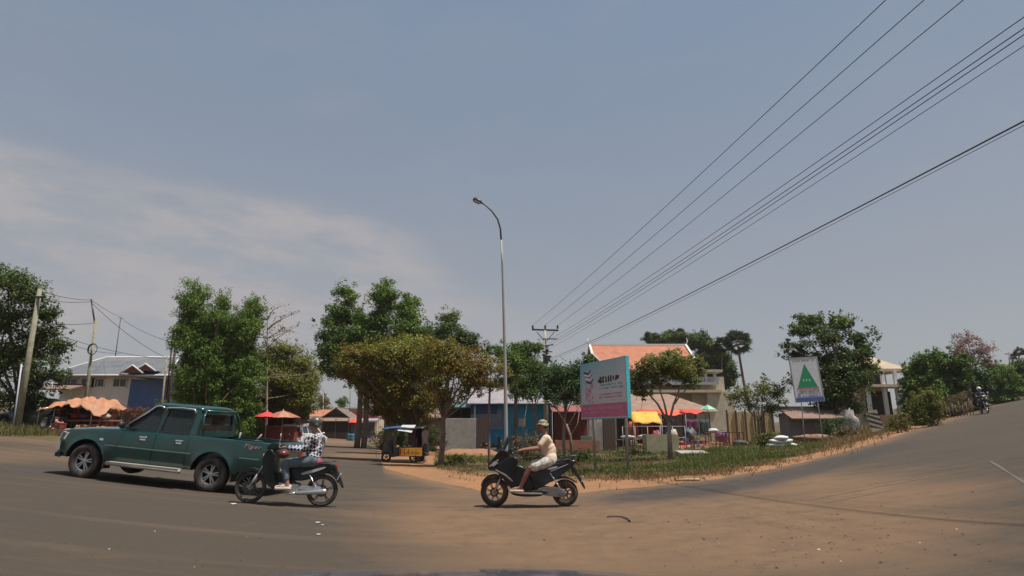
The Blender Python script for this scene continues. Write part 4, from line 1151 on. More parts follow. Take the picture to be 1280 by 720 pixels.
for i in range(n):
    for j in range(4): k = i * 5 + j; fs.append((k, k + 5, k + 6, k + 1))
mb.add(vs, fs, smooth=True); o = mb.build('earth_bank', mat('orange_earth', (.27, .13, .065), .95, var=.25, scale=2, bump=.6), fix=False); o['kind'] = 'structure'

# -------- blue building
Y = 50.0; B = base(635, Y)
t = thing('house', 'long low bright blue building with a grey tin roof behind the lamp pole', 'house', B)
a, b = lx(592, 520, Y, B), lx(690, 520, Y, B); ev = lx(640, 503, Y, B).z; rg_ = lx(640, 486, Y + 4, B).z
gable(t, b.x - a.x, 8, ev, rg_ - ev, .5, cyan_wall, purple_tin, 'X', x0=(a.x + b.x) / 2, y0=4)
p = lx(605, 506, Y, B); mb = MB(); mb.box((p.x, -.03, p.z - .3), (2.2, .06, .9)); mb.build('signboard', mat('dark_blue_board', (.03, .07, .17), .6), t)
p = lx(608, 525, Y, B); mb = MB(); mb.box((p.x, -.03, p.z), (2.6, .05, 1.6)); mb.build('shutter', stripes('grey_blue_shutter', (.2, .23, .28), (.25, .28, .32), 6, 'Z'), t)
p = lx(653, 528, Y, B); mb = MB(); mb.box((p.x, -.04, p.z), (.6, .05, .65)); mb.build('poster', mat('yellowed_poster', (.5, .44, .33), .85, var=.4, scale=6), t)
p = lx(682, 520, Y, B); mb = MB(); mb.box((p.x, -.1, p.z), (.35, .2, 3.0)); mb.build('pillar', cream, t)
mb = MB(); mb.box(((a.x + b.x) / 2, -.25, ev - .1), (b.x - a.x, .7, .06), rot=Matrix.Rotation(.18, 3, 'X')); mb.build('porch_roof', stripes('blue_grey_tin', (.07, .16, .24), (.09, .2, .28), 5), t)
for f_ in (.02, .98): mb = MB(); mb.box((a.x + (b.x - a.x) * f_, -.5, ev / 2 - .3), (.1, .1, ev + .1)); mb.build('post', M['galv'], t)
Y = 47; B = base(652, Y); o = MB(); p0 = W(648, 540, Y) - B; p1 = W(660, 500, Y) - B
o.tube([(p0.x, 0, 0), (p1.x, 0, p1.z)], .03, 6); o = o.build('prop_pole', M['galv'], None, loc=B); tag(o, 'thin slanting metal pole leaning in front of the blue building', 'pole')
# lean-to sheds between the concrete wall and blue building, and behind the billboard
for (pa, pb, pt, Y, m1, m2, lb) in [
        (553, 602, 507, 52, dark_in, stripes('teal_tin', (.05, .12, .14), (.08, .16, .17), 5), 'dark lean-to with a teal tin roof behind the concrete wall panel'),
        (694, 735, 512, 48, maroon_w, stripes('red_tin_roof', (.26, .06, .06), (.32, .09, .08), 5), 'maroon shack with a red tin roof just left of the billboard')]:
    B = base((pa + pb) / 2, Y); t = thing('shack', lb, 'shack', B); a, b = lx(pa, 520, Y, B), lx(pb, 520, Y, B); zt = lx(pa, pt, Y, B).z
    mb = MB(); mb.box(((a.x + b.x) / 2, 1.8, zt / 2 - .2), (b.x - a.x, 2.8, zt + .3)); mb.build('wall', m1, t)
    mb = MB(); mb.box(((a.x + b.x) / 2, .9, zt + .1), (b.x - a.x + .6, 4.6, .08), rot=Matrix.Rotation(.14, 3, 'X')); mb.build('roof', m2, t)
    for f_ in (.03, .5, .97): mb = MB(); mb.box((a.x + (b.x - a.x) * f_, -1.0, zt / 2 - .4), (.09, .09, zt + .3)); mb.build('post', M['dark_wood'], t)

# -------- temple
Y = 82.0; B = base(815, Y)
t = thing('temple', 'large cream temple hall with a steep orange tiled roof behind the market', 'temple', B)
a, b = lx(745, 450, Y, B), lx(872, 450, Y, B); rg_ = lx(800, 433, Y + 4, B).z; ev = lx(800, 462, Y, B).z
w = b.x - a.x
mb = MB(); mb.box(((a.x + b.x) / 2, 6, ev / 2 - .5), (w - 1.5, 9, ev + 1)); mb.build('wall', cream, t)
mb = MB(); sl_ = [(0, rg_), (3.2, (rg_ + ev) / 2 - .3), (6.2, ev - .3), (6.2, ev), (3.2, (rg_ + ev) / 2 + .05), (0, rg_ + .35)]
for s in (-1, 1): mb.plate(sl_, w, fn=lambda u, v, q, s=s: ((a.x + b.x) / 2 + q, 5.5 + u * s, v))
rf = mb.build('roof', tile, t)
mb = MB(); mb.box(((a.x + b.x) / 2, 5.5, rg_ + .42), (w + .3, .35, .3))
for xx, s in ((a.x - .1, -1), (b.x + .1, 1)):
    for sy in (-1, 1): mb.beam((xx, 5.5, rg_ + .4), (xx, 5.5 + sy * 6.3, ev + .1), .3, .3)
    mb.tube([(xx, 5.5, rg_ + .4), (xx + s * .3, 5.5, rg_ + .9), (xx + s * .2, 5.5, rg_ + 1.5)], [.14, .09, .02], 6)
mb.build('roof_trim', white_w, rf)
mb = MB()
for xx in (a.x + .5, b.x - .5): mb.plate([(-5.6, ev - .1), (5.6, ev - .1), (0, rg_)], .2, fn=lambda u, v, q, xx=xx: (xx + q, 5.5 + u, v))
mb.build('gable_wall', cream, t)
# small front gable on the left end, porches and balconies on the right
gx = lx(735, 450, Y, B).x; gz_ = lx(735, 448, Y, B).z
mb = MB(); 
for s in (-1, 1): mb.plate([(0, gz_ + .3), (2.6, gz_ - 2.2), (2.6, gz_ - 1.9), (0, gz_ + .6)], 5, fn=lambda u, v, q, s=s: (gx + u * s + .4, 1.5 + q, v))
mb.build('side_roof', tile, t)
mb = MB(); mb.plate([(-2.2, 0), (2.2, 0), (2.2, gz_ - 2.1), (0, gz_), (-2.2, gz_ - 2.1)], 4.2, fn=lambda u, v, q: (gx + u + .4, 1.8 + q, v)); mb.build('side_wall', cream, t)
mb = MB(); mb.tube([(gx - 2.3, -1.1, gz_ - 2.1), (gx + .4, -1.1, gz_ + .55), (gx + 3.1, -1.1, gz_ - 2.1)], .14, 6); mb.build('gable_trim', white_w, t)
a2, b2 = lx(795, 470, Y, B), lx(895, 470, Y, B)
for k, (pz, dpt, m_) in enumerate(((490, 3.0, cream), (480, 2.2, white_w))):
    zz = lx(850, pz, Y, B).z; mb = MB(); mb.box(((a2.x + b2.x) / 2, -.5, zz), (b2.x - a2.x, dpt, .35)); mb.build('ledge', m_, t)
mb = MB()
zb, zt2 = lx(850, 480, Y, B).z, lx(850, 466, Y, B).z
for i in range(9): mb = MB(); mb.box((a2.x + (b2.x - a2.x) * (i + .5) / 9, -1.2, (zb + zt2) / 2), (.34, .34, zt2 - zb)); mb.build('column', white_w, t)
mb = MB(); mb.box(((a2.x + b2.x) / 2, -1.3, zb + .75), (b2.x - a2.x, .12, .12))
for i in range(48): mb.box((a2.x + (b2.x - a2.x) * (i + .5) / 48, -1.3, zb + .4), (.1, .1, .7))
mb.build('balustrade', white_w, t)
mb = MB(); mb.box(((a2.x + b2.x) / 2, -.6, zt2 + .1), (b2.x - a2.x + .6, 2.6, .35)); mb.build('cornice', cream, t)
for px in (848, 866, 880): p = lx(px, 472, Y, B); mb = MB(); mb.plate([(-.6, -1), (.6, -1), (.6, .4), (.35, .85), (0, 1.1), (-.35, .85), (-.6, .4)], .15, fn=lambda u, v, q, p=p: (p.x + u, 1.44 + q, p.z + v - .2)); mb.build('window', M['glass_dark'], t)
mb = MB(); mb.box((b2.x - 1.2, 3, lx(880, 480, Y, B).z / 2), (4.5, 6, lx(880, 462, Y, B).z)); mb.build('annex', cream, t)
# steps/lower cream parapet to the right
a3, b3 = lx(880, 495, Y, B), lx(912, 495, Y, B); z3 = lx(900, 490, Y, B).z
mb = MB(); mb.box(((a3.x + b3.x) / 2, 0, z3 / 2 - .5), (b3.x - a3.x, 3, z3 + 1)); mb.build('parapet', cream, t)

# -------- market below the temple
Y = 54.0; B = base(830, Y)
t = thing('market_hall', 'long open market hut with a wide brown tin roof in front of the temple', 'market hut', B)
a, b = lx(778, 505, Y, B), lx(884, 505, Y, B); ev = lx(830, 516, Y, B).z; rg_ = lx(830, 499, Y, B).z
mb = MB(); vs = [(a.x, -1.5, ev), (b.x + .6, -1.5, ev), (b.x - 2.4, 4, rg_ + .6), (a.x - .5, 4, rg_ + .6)]
mb.add(vs + [(x, y, z + .08) for x, y, z in vs], [(3, 2, 1, 0), (4, 5, 6, 7), (0, 1, 5, 4), (1, 2, 6, 5), (2, 3, 7, 6), (3, 0, 4, 7)]); mb.build('roof', stripes('brown_sheet_roof', (.26, .15, .10), (.32, .2, .135), 4), t)
for i in range(7): mb = MB(); mb.box((a.x + .3 + (b.x - a.x - .6) * i / 6, -1.2, ev / 2 - .2), (.1, .1, ev + .3)); mb.build('post', M['dark_wood'], t)
mb = MB(); mb.box(((a.x + b.x) / 2, 3.4, ev / 2 - .2), (b.x - a.x, .1, ev + .5)); mb.build('back_wall', M['dark_wood'], t)
def awn(name, label, pa, pb, pt, pbm, Y, m, group=None, depth=1.8):
    B = base((pa + pb) / 2, Y); t = thing(name, label, 'awning', B, 0, group)
    a, b = lx(pa, pt, Y, B), lx(pb, pt, Y, B); z1, z0 = a.z, lx(pa, pbm, Y, B).z
    nx = max(4, int((b.x - a.x) / .35)); vs = []; fs = []
    for i in range(nx + 1):
        for j in range(5):
            v = j / 4; x = a.x + (b.x - a.x) * i / nx
            vs.append((x, depth * v - depth / 2, z0 + (z1 - z0) * v ** .7 + (.09 * math.sin(i * 1.9) * (1 - v)) - .12 * math.sin(math.pi * v)))
    for i in range(nx):
        for j in range(4): k = i * 5 + j; fs.append((k, k + 5, k + 6, k + 1))
    mb = MB(); mb.add(vs, fs, smooth=True); o = mb.build('canopy', m, t, fix=False); s = o.modifiers.new('s', 'SOLIDIFY'); s.thickness = .02
    for x in (a.x + .05, b.x - .05): mb = MB(); mb.tube([(x, -depth / 2 + .05, -.1), (x, -depth / 2 + .05, z0)], .03, 6); mb.build('post', M['galv'], t)
    return t
awn('awning', 'yellow orange cloth awning hanging low just right of the billboard', 788, 824, 514, 529, 50, yellow_cloth)
awn('awning', 'red cloth awning over the left part of the market', 798, 822, 512, 518, 51.5, red_cloth)
awn('awning', 'red cloth awning behind the forked trunk in the market middle', 822, 852, 512, 519, 51.5, mat('red_orange_awning', (.66, .1, .04), .65, scale=2, var=.2))
awn('awning', 'bright red cloth awning at the right of the market beside the green umbrella', 852, 877, 511, 517, 51, red_cloth)
umbrella('market_umbrella', 'pale green umbrella at the right end of the market', 888, 50, 506, 1.5, .42, green_cloth, mat('pale_green_cloth', (.3, .5, .4), .65))
umbrella('market_umbrella', 'orange umbrella partly behind the billboard edge', 783, 53, 512, 1.6, .5, mat('deep_orange', (.7, .2, .04), .65))
# ground apron of red paving
def flat_patch(name, pts, m, z=.012):
    mb = MB(); P = [gp(*p) for p in pts]; mb.add([(p.x, p.y, gz(p.x, p.y) + z) for p in P], [tuple(range(len(P)))]); o = mb.build(name, m); o['kind'] = 'structure'
Y = 45
B = base(862, 45); mb = MB(); vs = []; fs = []
pav = mat('red_earth_paving', (.33, .14, .09), .95, var=.25, scale=2, bump=.3)
for i in range(17):
    for j in range(9):
        px = 778 + 157 * i / 16; yy = 38.5 + 15 * j / 8; q = base(px, yy); vs.append((q.x, yy, q.z + .02))
for i in range(16):
    for j in range(8): k = i * 9 + j; fs.append((k, k + 9, k + 10, k + 1))
mb.add(vs, fs); o = mb.build('yard_paving', pav); o['kind'] = 'structure'

def table(name, label, px, Y, w, d, h, top_m, leg_m, group=None, rz=0):
    B = base(px, Y); t = thing(name, label, 'table', B, rz, group)
    mb = MB(); mb.box((0, 0, h), (w, d, .05)); mb.build('tabletop', top_m, t)
    for sx in (-1, 1):
        for sy in (-1, 1): mb = MB(); mb.box((sx * (w / 2 - .06), sy * (d / 2 - .06), h / 2 - .05), (.05, .05, h + .05)); mb.build('leg', leg_m, t)
    return t
TG = 'market tables'
table('table', 'bare slatted market table with thin rust red legs, on the red yard', 882, 38, 1.7, .8, .8, M['wood'], mat('rust_red_frame', (.2, .05, .04), .7))
table('table', 'market table under the green umbrella holding white goods', 897, 44, 1.6, .9, .85, M['wood'], M['dark_wood'])
table('table', 'small dark market table beside the yellow fence', 917, 43, 1.3, .8, .8, M['dark_wood'], M['dark_wood'])
table('table', 'market table right of the billboard post with covered goods', 786, 40, 1.5, .8, .8, M['wood'], M['dark_wood'])
table('table', 'market table below the yellow awning', 805, 41, 1.5, .8, .8, M['wood'], M['dark_wood'])
for i, (px, Y, z, r, m_, lb) in enumerate([
    (893, 43.8, .9, (.36, .3, .14), mat('white_cloth', (.6, .58, .56), .9), 'white cloth bundle on the table under the green umbrella'),
    (903, 46, .1, (.55, .4, .42), bagm[1], 'heap of purple goods behind the table at the green umbrella'),
    (864, 50, .1, (.6, .5, .6), bagm[2], 'dark heap of goods under the middle awnings'),
    (786, 40, .84, (.5, .3, .12), mat('grey_white_cloth', (.42, .42, .46), .9), 'grey white cover draped over goods right of the billboard'),
    (806, 41, .84, (.45, .3, .11), mat('grey_cloth', (.35, .34, .36), .9), 'grey cover over goods below the yellow awning'),
    (822, 49, .1, (.45, .4, .55), bagm[0], 'maroon heap of goods behind the concrete box'),
    (840, 47, .1, (.5, .4, .6), bagm[3], 'pale heap of goods behind the forked trunk'),
    (925, 39, -.05, (.5, .4, .2), bagm[2], 'low dark rubbish heap by the yellow fence')]):
    lump('goods_heap', lb, 'goods', base(px, Y) + Vector((0, 0, z)), r, m_, 30 + i)
Y = 36.5; B = base(826, Y); t = thing('concrete_box', 'pale yellowish concrete box in front of the market, beside the forked tree', 'concrete box', B)
a, b = lx(808, 550, Y, B), lx(848, 550, Y, B); zt = lx(826, 543, Y, B).z
mb = MB(); cx_ = (a.x + b.x) / 2; w = b.x - a.x
for yy in (0, 1.1): mb.box((cx_, yy, zt / 2 - .1), (w, .12, zt + .2))
for xx in (a.x + .06, b.x - .06): mb.box((xx, .55, zt / 2 - .12), (.12, .98, zt + .18))
mb.build('wall', mat('yellowish_concrete', (.33, .30, .19), .9, var=.2, scale=2, bump=.2), t)
Y = 31.5; o = MB(); o.box((0, 0, .12), (1.5, .9, .1), rot=Matrix.Rotation(.12, 3, 'X')); o.box((.1, .1, .05), (.9, .6, .08)); o = o.build('concrete_slab', M['concrete'], None, bevel=.01, loc=base(865, Y)); tag(o, 'broken pale concrete slab lying on the grass right of the forked tree', 'slab')
o.rotation_euler[2] = .1
# low rail in front of the market
Y = 39.5
B = base(812, Y); t = thing('railing', 'thin grey metal railing in front of the market', 'railing', B)
a, b = lx(778, 533, Y, B), lx(856, 533, Y, B); zt = lx(800, 533, Y, B).z
mb = MB(); mb.tube([(a.x, 0, zt), (b.x, 0, zt)], .025, 6); mb.tube([(a.x, 0, zt * .55), (b.x, 0, zt * .55)], .02, 6); mb.build('rail', M['galv'], t)
for i in range(6): x = a.x + (b.x - a.x) * i / 5; mb = MB(); mb.tube([(x, 0, -.1), (x, 0, zt)], .025, 6); mb.build('post', M['galv'], t)
# brick planter below billboard
Y = 42; B = base(722, Y); t = thing('brick_planter', 'low red brick planter behind the billboard posts', 'planter', B); mb = MB()
for yy in (0, .8): mb.box((0, yy, .3), (3.0, .12, 1.1))
for xx in (-1.45, 1.45): mb.box((xx, .4, .3), (.12, .67, 1.1))
mb.build('wall', brick, t); mb = MB(); mb.box((0, .4, .6), (2.7, .6, .1)); mb.build('soil', mat('soil', (.1, .06, .04), 1), t)
# concrete blocks, sheets behind billboard
for i, (px, Y, w, h, m_, lb) in enumerate([(746, 46, 1.1, 2.2, M['concrete'], 'grey upright sheet behind the billboard'), (762, 45, .9, 2.4, M['dark_wood'], 'dark wooden door leaf propped behind the billboard'), (733, 44, .8, 1.2, mat('greenish_board', (.1, .16, .1), .8), 'greenish low board left of the billboard posts'), (690, 43, 1.6, .8, M['wood'], 'low stack of brown planks behind the rider'), (668, 44, 1.2, .9, M['concrete'], 'grey box by the blue building pillar')]):
    mb = MB(); mb.box((0, 0, h / 2 - .1), (w, .3, h)); 
    if i == 3:
        mb = MB(); [mb.box((rnd.uniform(-.05, .05), 0, .05 + .11 * j), (w, .5, .09)) for j in range(7)]
    o = mb.build('board' if i != 3 else 'plank_stack', m_, None, bevel=.01, loc=base(px, Y)); tag(o, lb, 'board' if i != 3 else 'planks')

# yellow picket fence
Y = 46.0; B = base(937, Y)
t = thing('fence', 'yellowish vertical plank fence at the right of the market', 'fence', B)
a, b = lx(908, 520, Y, B), lx(965, 520, Y, B); zt = lx(930, 515, Y, B).z
mb = MB(); n = 30
for i in range(n): mb.box((a.x + (b.x - a.x) * (i + .5) / n, rnd.uniform(-.02, .02), zt / 2 - .1 + rnd.uniform(-.03, .03)), ((b.x - a.x) / n * .9, .04, zt + .2))
mb.build('planks', mat('yellow_planks', (.48, .38, .19), .85, var=.2), t)
for i in range(6): mb = MB(); mb.box((a.x + (b.x - a.x) * i / 5, -.1, zt / 2), (.1, .1, zt + .3)); mb.build('post', M['dark_wood'], t)

# white sacks
t0 = base(978, 32.5)
k_ = 0
for lvl, xs in enumerate(((-.45, 0, .45), (-.3, .2), (-.05,))):
    for x in xs:
        k_ += 1
        mb = MB(); mb.ell((0, 0, .1), (.34, .26, .12), n=14, k=8); 
        rs = np.random.RandomState(k_); mb.v = [(x_ * (1.12 if abs(x_) > .25 else 1), y_, z_ + rs.normal() * .008) for x_, y_, z_ in mb.v]
        o = mb.build('sack', mat('white_sack', (.62, .6, .57), .85, var=.1, bump=.4, bscale=15), None, fix=False); o.location = t0 + Vector((x, rs.normal() * .05, .19 * lvl - .02)); o.rotation_euler = (0, rs.normal() * .1, rs.normal() * .25)
        tag(o, 'white filled sack in the pile left of the green triangle sign, ' + ('bottom row' if lvl == 0 else 'middle row' if lvl == 1 else 'topmost'), 'sack', 'pile of white sacks')
# brownish roofing sheet & red tiles heap behind the sign
Y = 39; B = base(1015, Y); t = thing('shed', 'low shed with a faded brown roof behind the triangle sign', 'shed', B)
a, b = lx(985, 510, Y, B), lx(1045, 510, Y, B); zt = lx(1015, 512, Y, B).z
mb = MB(); mb.box(((a.x + b.x) / 2, .8, zt / 2 - .2), (b.x - a.x, 1.4, zt)); mb.build('wall', mat('pale_violet_boards', (.22, .19, .2), .9), t)
mb = MB(); mb.box(((a.x + b.x) / 2, .3, zt - .2), (b.x - a.x + .4, 2.4, .1), rot=Matrix.Rotation(.35, 3, 'X')); mb.build('roof', rust_roof, t)
o = lump('goods_heap', 'reddish brown heap of rubble under the triangle sign', 'rubble', base(1018, 34.5), (1.3, .6, .2), mat('rubble', (.28, .15, .1), .95, var=.4, scale=6, bump=1), 77)
# white wrapped thing near big tree trunk
o = lump('sheet_bundle', 'pale crumpled sheet hanging at the trunk of the big dark tree', 'sheet', base(1066, 37), (.45, .25, .75), mat('pale_sheet', (.27, .25, .23), .9, var=.4, scale=5, bump=.8), 78)

# -------- right house
Y = 60.0; B = base(1105, Y)
t = thing('house', 'cream two storey house with a tan hipped roof on the right', 'house', B)
a, b = lx(1072, 470, Y, B), lx(1130, 470, Y, B); ev = lx(1100, 461, Y, B).z; ap = lx(1092, 434, Y, B).z; mid = lx(1100, 483, Y, B).z
w = b.x - a.x; cx_ = (a.x + b.x) / 2
mb = MB(); mb.box((cx_ - .4, 4, (ev + 1) / 2 - 1), (w - 1.6, 6, ev + 1)); mb.build('wall', cream, t)
mb = MB(); ax = lx(1092, 437, Y, B).x
vs = [(a.x - .3, -.3, ev), (b.x + .3, -.3, ev), (b.x + .3, 8.3, ev), (a.x - .3, 8.3, ev), (ax - .5, 4, ap), (ax + .5, 4, ap), (a.x - .3, -.3, ev - .3), (b.x + .3, -.3, ev - .3), (b.x + .3, 8.3, ev - .3), (a.x - .3, 8.3, ev - .3)]
mb.add(vs, [(0, 1, 5, 4), (1, 2, 5), (2, 3, 4, 5), (3, 0, 4), (0, 6, 7, 1), (1, 7, 8, 2), (2, 8, 9, 3), (3, 9, 6, 0), (9, 8, 7, 6)]); mb.build('roof', tan_tile, t)
mb = MB(); mb.box((cx_, .1, mid), (w + .6, 2.6, .25)); mb.build('balcony', cream, t)
for f_ in (.1, .45, .72, .97):
    mb = MB(); mb.box((a.x + w * f_, -.6, mid / 2 + ev / 2 - .1), (.3, .3, ev - mid - .2)); mb.build('column', white_w, t)
    mb = MB(); mb.box((a.x + w * f_, -.6, mid / 2 - .3), (.3, .3, mid + .3)); mb.build('column', white_w, t)
for f_ in (.3, .58): window(t, a.x + w * f_, 1.0, (mid + ev) / 2, 1.0, 1.3, M['dark_wood'])
mb = MB(); mb.box((a.x + w * .5, .97, mid / 2 - .2), (w * .55, .08, mid - .5)); mb.build('door', dark_in, t)  # one dark panel painted as the shaded ground floor opening
# maroon low wall in front of it
Y = 44; B = base(1112, Y); mb = MB(); a, b = lx(1092, 505, Y, B), lx(1136, 505, Y, B)
for i in range(14): mb.box((a.x + (b.x - a.x) * (i + .5) / 14, rnd.uniform(-.03, .03), .3), ((b.x - a.x) / 14 * .97, .1, 1.1 + rnd.uniform(-.05, .05)))
o = mb.build('boundary_wall', mat('maroon_brown_wall', (.22, .11, .08), .9, var=.25), None, loc=B); tag(o, 'low maroon brown boundary wall in front of the cream house', 'wall')
# ruin-like posts fence in thicket
Y = 43; B = base(1195, Y); t = thing('fence', 'pale stick fence in the thicket behind the far motorcyclist', 'fence', B)
a, b = lx(1180, 495, Y, B), lx(1212, 490, Y, B)
for i in range(9): x = a.x + (b.x - a.x) * i / 8; mb = MB(); gz0 = gz(B.x + x, Y) - B.z; mb.tube([(x, 0, gz0 - .1), (x + rnd.uniform(-.08, .08), 0, gz0 + rnd.uniform(.7, 1.2))], .028, 5); mb.build('post', M['bark'], t)
# ================================================================== goods and clutter of the market
def crate(px, Y, z, c, label, group, w=.5, d=.36, h=.28, rz=0.0):
    B = base(px, Y) + Vector((0, 0, z)); t = thing('crate', label, 'crate', B, rz, group)
    m = mat('crate_plastic', c, .6, var=.2)
    mb = MB()
    for s in (-1, 1):
        for k in range(3): mb.box((0, s * d / 2, .05 + k * h / 3), (w, .02, h / 3 * .7)); mb.box((s * w / 2, 0, .05 + k * h / 3), (.02, d - .03, h / 3 * .7))
        for q in (-1, 1): mb.box((s * (w / 2 - .004), q * (d / 2 - .004), h / 2), (.03, .03, h))
    mb.box((0, 0, .012), (w - .03, d - .03, .02)); mb.build('basket', m, t)
    mb = MB(); rs = np.random.RandomState(int(px * 7 + z * 100))
    for _ in range(14): r = rs.uniform(.05, .08); mb.ell((rs.uniform(-.18, .18), rs.uniform(-.1, .1), h - .03 + rs.uniform(-.03, .05)), (r, r, r * .9), n=7, k=5)
    mb.build('produce', mat('produce', tuple(rs.uniform(.08, .45, 3) * np.array([1, .7, .35])), .6, var=.3), t)
    return t
cols = [(.22, .04, .03), (.04, .08, .2), (.28, .18, .04), (.06, .14, .07), (.2, .06, .1), (.2, .19, .17)]
cn = ['red', 'blue', 'yellow', 'green', 'pink', 'grey']
i = 0
for px, Y, z in [(790, 47, 0), (795, 47.2, 0), (800, 47, 0), (812, 47.5, 0), (830, 48, 0), (845, 48.5, 0), (852, 48, 0), (858, 48.4, 0), (868, 48.5, 0), (874, 48.2, 0), (880, 48, 0), (792, 47, .3), (846, 48.5, .3), (856, 48.2, .3), (871, 48.3, .3)]:
    crate(px, Y, z, cols[i % 6], f'{cn[i % 6]} slatted market crate filled with goods under the cloth awnings', 'market crates under the awnings', rz=rnd.uniform(-.3, .3)); i += 1
for px, Y, z in [(70, 31.5, 0), (84, 31.8, 0), (96, 31.4, 0), (122, 31.8, 0), (136, 31.5, 0), (72, 31.6, .3), (124, 31.9, .3)]:
    crate(px, Y, z, cols[(i * 5) % 2 * 4], f'{cn[(i * 5) % 2 * 4]} crate standing below the faded orange tarpaulin', 'crates below the orange tarpaulin', rz=rnd.uniform(-.3, .3)); i += 1
# cloths hanging at the back of the market and the left stall
def hanging(px, Y, zt, w, h, c, label, group):
    B = base(px, Y); mb = MB(); vs = []; fs = []
    for a in range(9):
        for b in range(5): vs.append((w * (a / 8 - .5), .06 * math.sin(a * 1.7 + b * .4) , -h * b / 4 + .03 * math.sin(a * 1.1)))
    for a in range(8):
        for b in range(4): k = a * 5 + b; fs.append((k, k + 5, k + 6, k + 1))
    mb.add(vs, fs, smooth=True); o = mb.build('hanging_cloth', mat('cloth', c, .85, var=.25, scale=3), None, fix=False, loc=B + Vector((0, 0, zt))); s = o.modifiers.new('s', 'SOLIDIFY'); s.thickness = .012
    tag(o, label, 'cloth', group)
G = 'cloths hanging in the market'
for px, Y, zt, w, h, c, lb in [(836, 52.5, 2.1, 1.0, 1.3, (.10, .12, .25), 'dark blue cloth hanging behind the forked tree in the market'), (812, 52.5, 2.0, .9, 1.2, (.18, .03, .04), 'dark red cloth hanging under the yellow awning'), (866, 52.5, 2.0, 1.2, 1.1, (.10, .03, .08), 'purple cloth hanging under the right red awning'), (882, 52.4, 1.9, .8, 1.2, (.03, .07, .06), 'dark green cloth hanging beside the green umbrella'), (792, 52.5, 2.1, 1.0, 1.5, (.4, .12, .05), 'rust orange cloth hanging right of the billboard')]:
    hanging(px, Y, zt, w, h, c, lb, G)
for px, Y, zt, w, h, c, lb in [(82, 33.8, 1.5, .9, .8, (.35, .04, .06), 'red cloth hanging at the left below the orange tarpaulin'), (108, 34, 1.5, 1.1, .9, (.14, .04, .08), 'dark purple cloth hanging in the middle below the orange tarpaulin'), (130, 33.9, 1.4, .7, .8, (.4, .10, .1), 'pale red cloth hanging at the right below the orange tarpaulin')]:
    hanging(px, Y, zt, w, h, c, lb, 'cloths below the orange tarpaulin')
# red plastic stools
def stool(px, Y, c, label, group, rz=0):
    t = thing('stool', label, 'stool', base(px, Y), rz, group); m = mat('stool_plastic', c, .5)
    mb = MB(); mb.box((0, 0, .44), (.3, .3, .03)); mb.build('seat', m, t, bevel=.01)
    for sx in (-1, 1):
        for sy in (-1, 1): mb = MB(); mb.beam((sx * .16, sy * .16, 0), (sx * .12, sy * .12, .43), .04, .04); mb.build('leg', m, t)
for px, Y, c, n in [(855, 40, (.5, .05, .04), 'red plastic stool in front of the red yard'), (870, 42.5, (.06, .12, .4), 'blue plastic stool on the red yard'), (908, 41, (.45, .05, .05), 'red plastic stool near the white cloth bundle')]:
    stool(px, Y, c, n, 'plastic stools on the yard', rnd.uniform(0, 1))
# ================================================================== poles, cables, signs
def sagline(a, b, sag, n=26):
    a = Vector(a); b = Vector(b)
    return [a.lerp(b, i / n) - Vector((0, 0, sag * 4 * (i / n) * (1 - i / n))) for i in range(n + 1)]
def cable(label, a, b, sag, r, group=None, n=26, name='cable'):
    mb = MB(); mb.tube(sagline(a, b, sag, n), r, 5); o = mb.build(name, M['wire'], None, fix=False); tag(o, label, 'cable', group); return o

# street lamp
Y = 24.5; B = base(632, Y)
t = thing('street_lamp', 'tall thin grey street lamp with a curved arm bending left', 'street lamp', B)
pts = [W(632, y, Y) - B for y in (585, 540)] 
pts = [Vector((0, 0, -.2)), Vector((0, 0, 0))]
prof = [(632.5, 540), (632, 500), (631, 440), (629.5, 380), (628, 330), (626.5, 300)]
P = [W(x, y, Y) - B for x, y in prof]; P = [Vector((0, 0, -.1)), Vector((P[0].x, 0, P[0].z * .3))] + P
M['pole_paint'] = mat('grey_pole_paint', (.30, .29, .28), .6, 0, .15, 2)
rad = [.085, .085, .078, .072, .065, .055, .046, .04]
mb = MB(); mb.tube(P, rad, 12); mb.build('pole', M['pole_paint'], t)
arm = [(626.5, 300), (625.5, 286), (622, 274), (615, 264), (607, 256.5), (601, 253)]
mb = MB(); mb.tube([W(x, y, Y) - B for x, y in arm], [.04, .038, .036, .034, .032, .03], 10); mb.build('arm', M['dark_metal'], t)
h0 = W(602, 253.5, Y) - B; h1 = W(591.5, 248.5, Y) - B
mb = MB(); d = (h1 - h0)
for k_, (f_, w_, th_) in enumerate(((0, .06, .04), (.25, .12, .06), (.7, .13, .055), (1, .06, .03))): pass
q = d.to_track_quat('Z', 'Y').to_matrix()
vs = []; fs = []
sec = [(0, .05, .045), (.2, .11, .07), (.7, .13, .065), (.95, .09, .04), (1.0, .04, .02)]
for f_, w_, th_ in sec:
    c = h0 + d * f_
    for an in range(10): vs.append(c + q @ Vector((math.cos(an * .6283) * th_, math.sin(an * .6283) * w_, 0)))
for i in range(len(sec) - 1):
    for j in range(10): fs.append((i * 10 + j, i * 10 + (j + 1) % 10, i * 10 + 10 + (j + 1) % 10, i * 10 + 10 + j))
fs += [tuple(range(10)), tuple(range(40, 50))]
mb.add(vs, fs, smooth=True); hd = mb.build('lamp_head', M['dark_metal'], t)
mb = MB(); mb.box(h0 + d * .5 - Vector((0, 0, .075)), (.3, .14, .02), rot=Matrix.Rotation(.45, 3, 'Y')); mb.build('lens', M['clear_light'], hd)
mb = MB(); mb.lathe([(0, .0), (.2, .0), (.2, .03), (.12, .04), (.1, .35), (.085, .4), (0, .4)], axis='Z', closed=False, n=14); mb.build('base_collar', M['galv'], t)

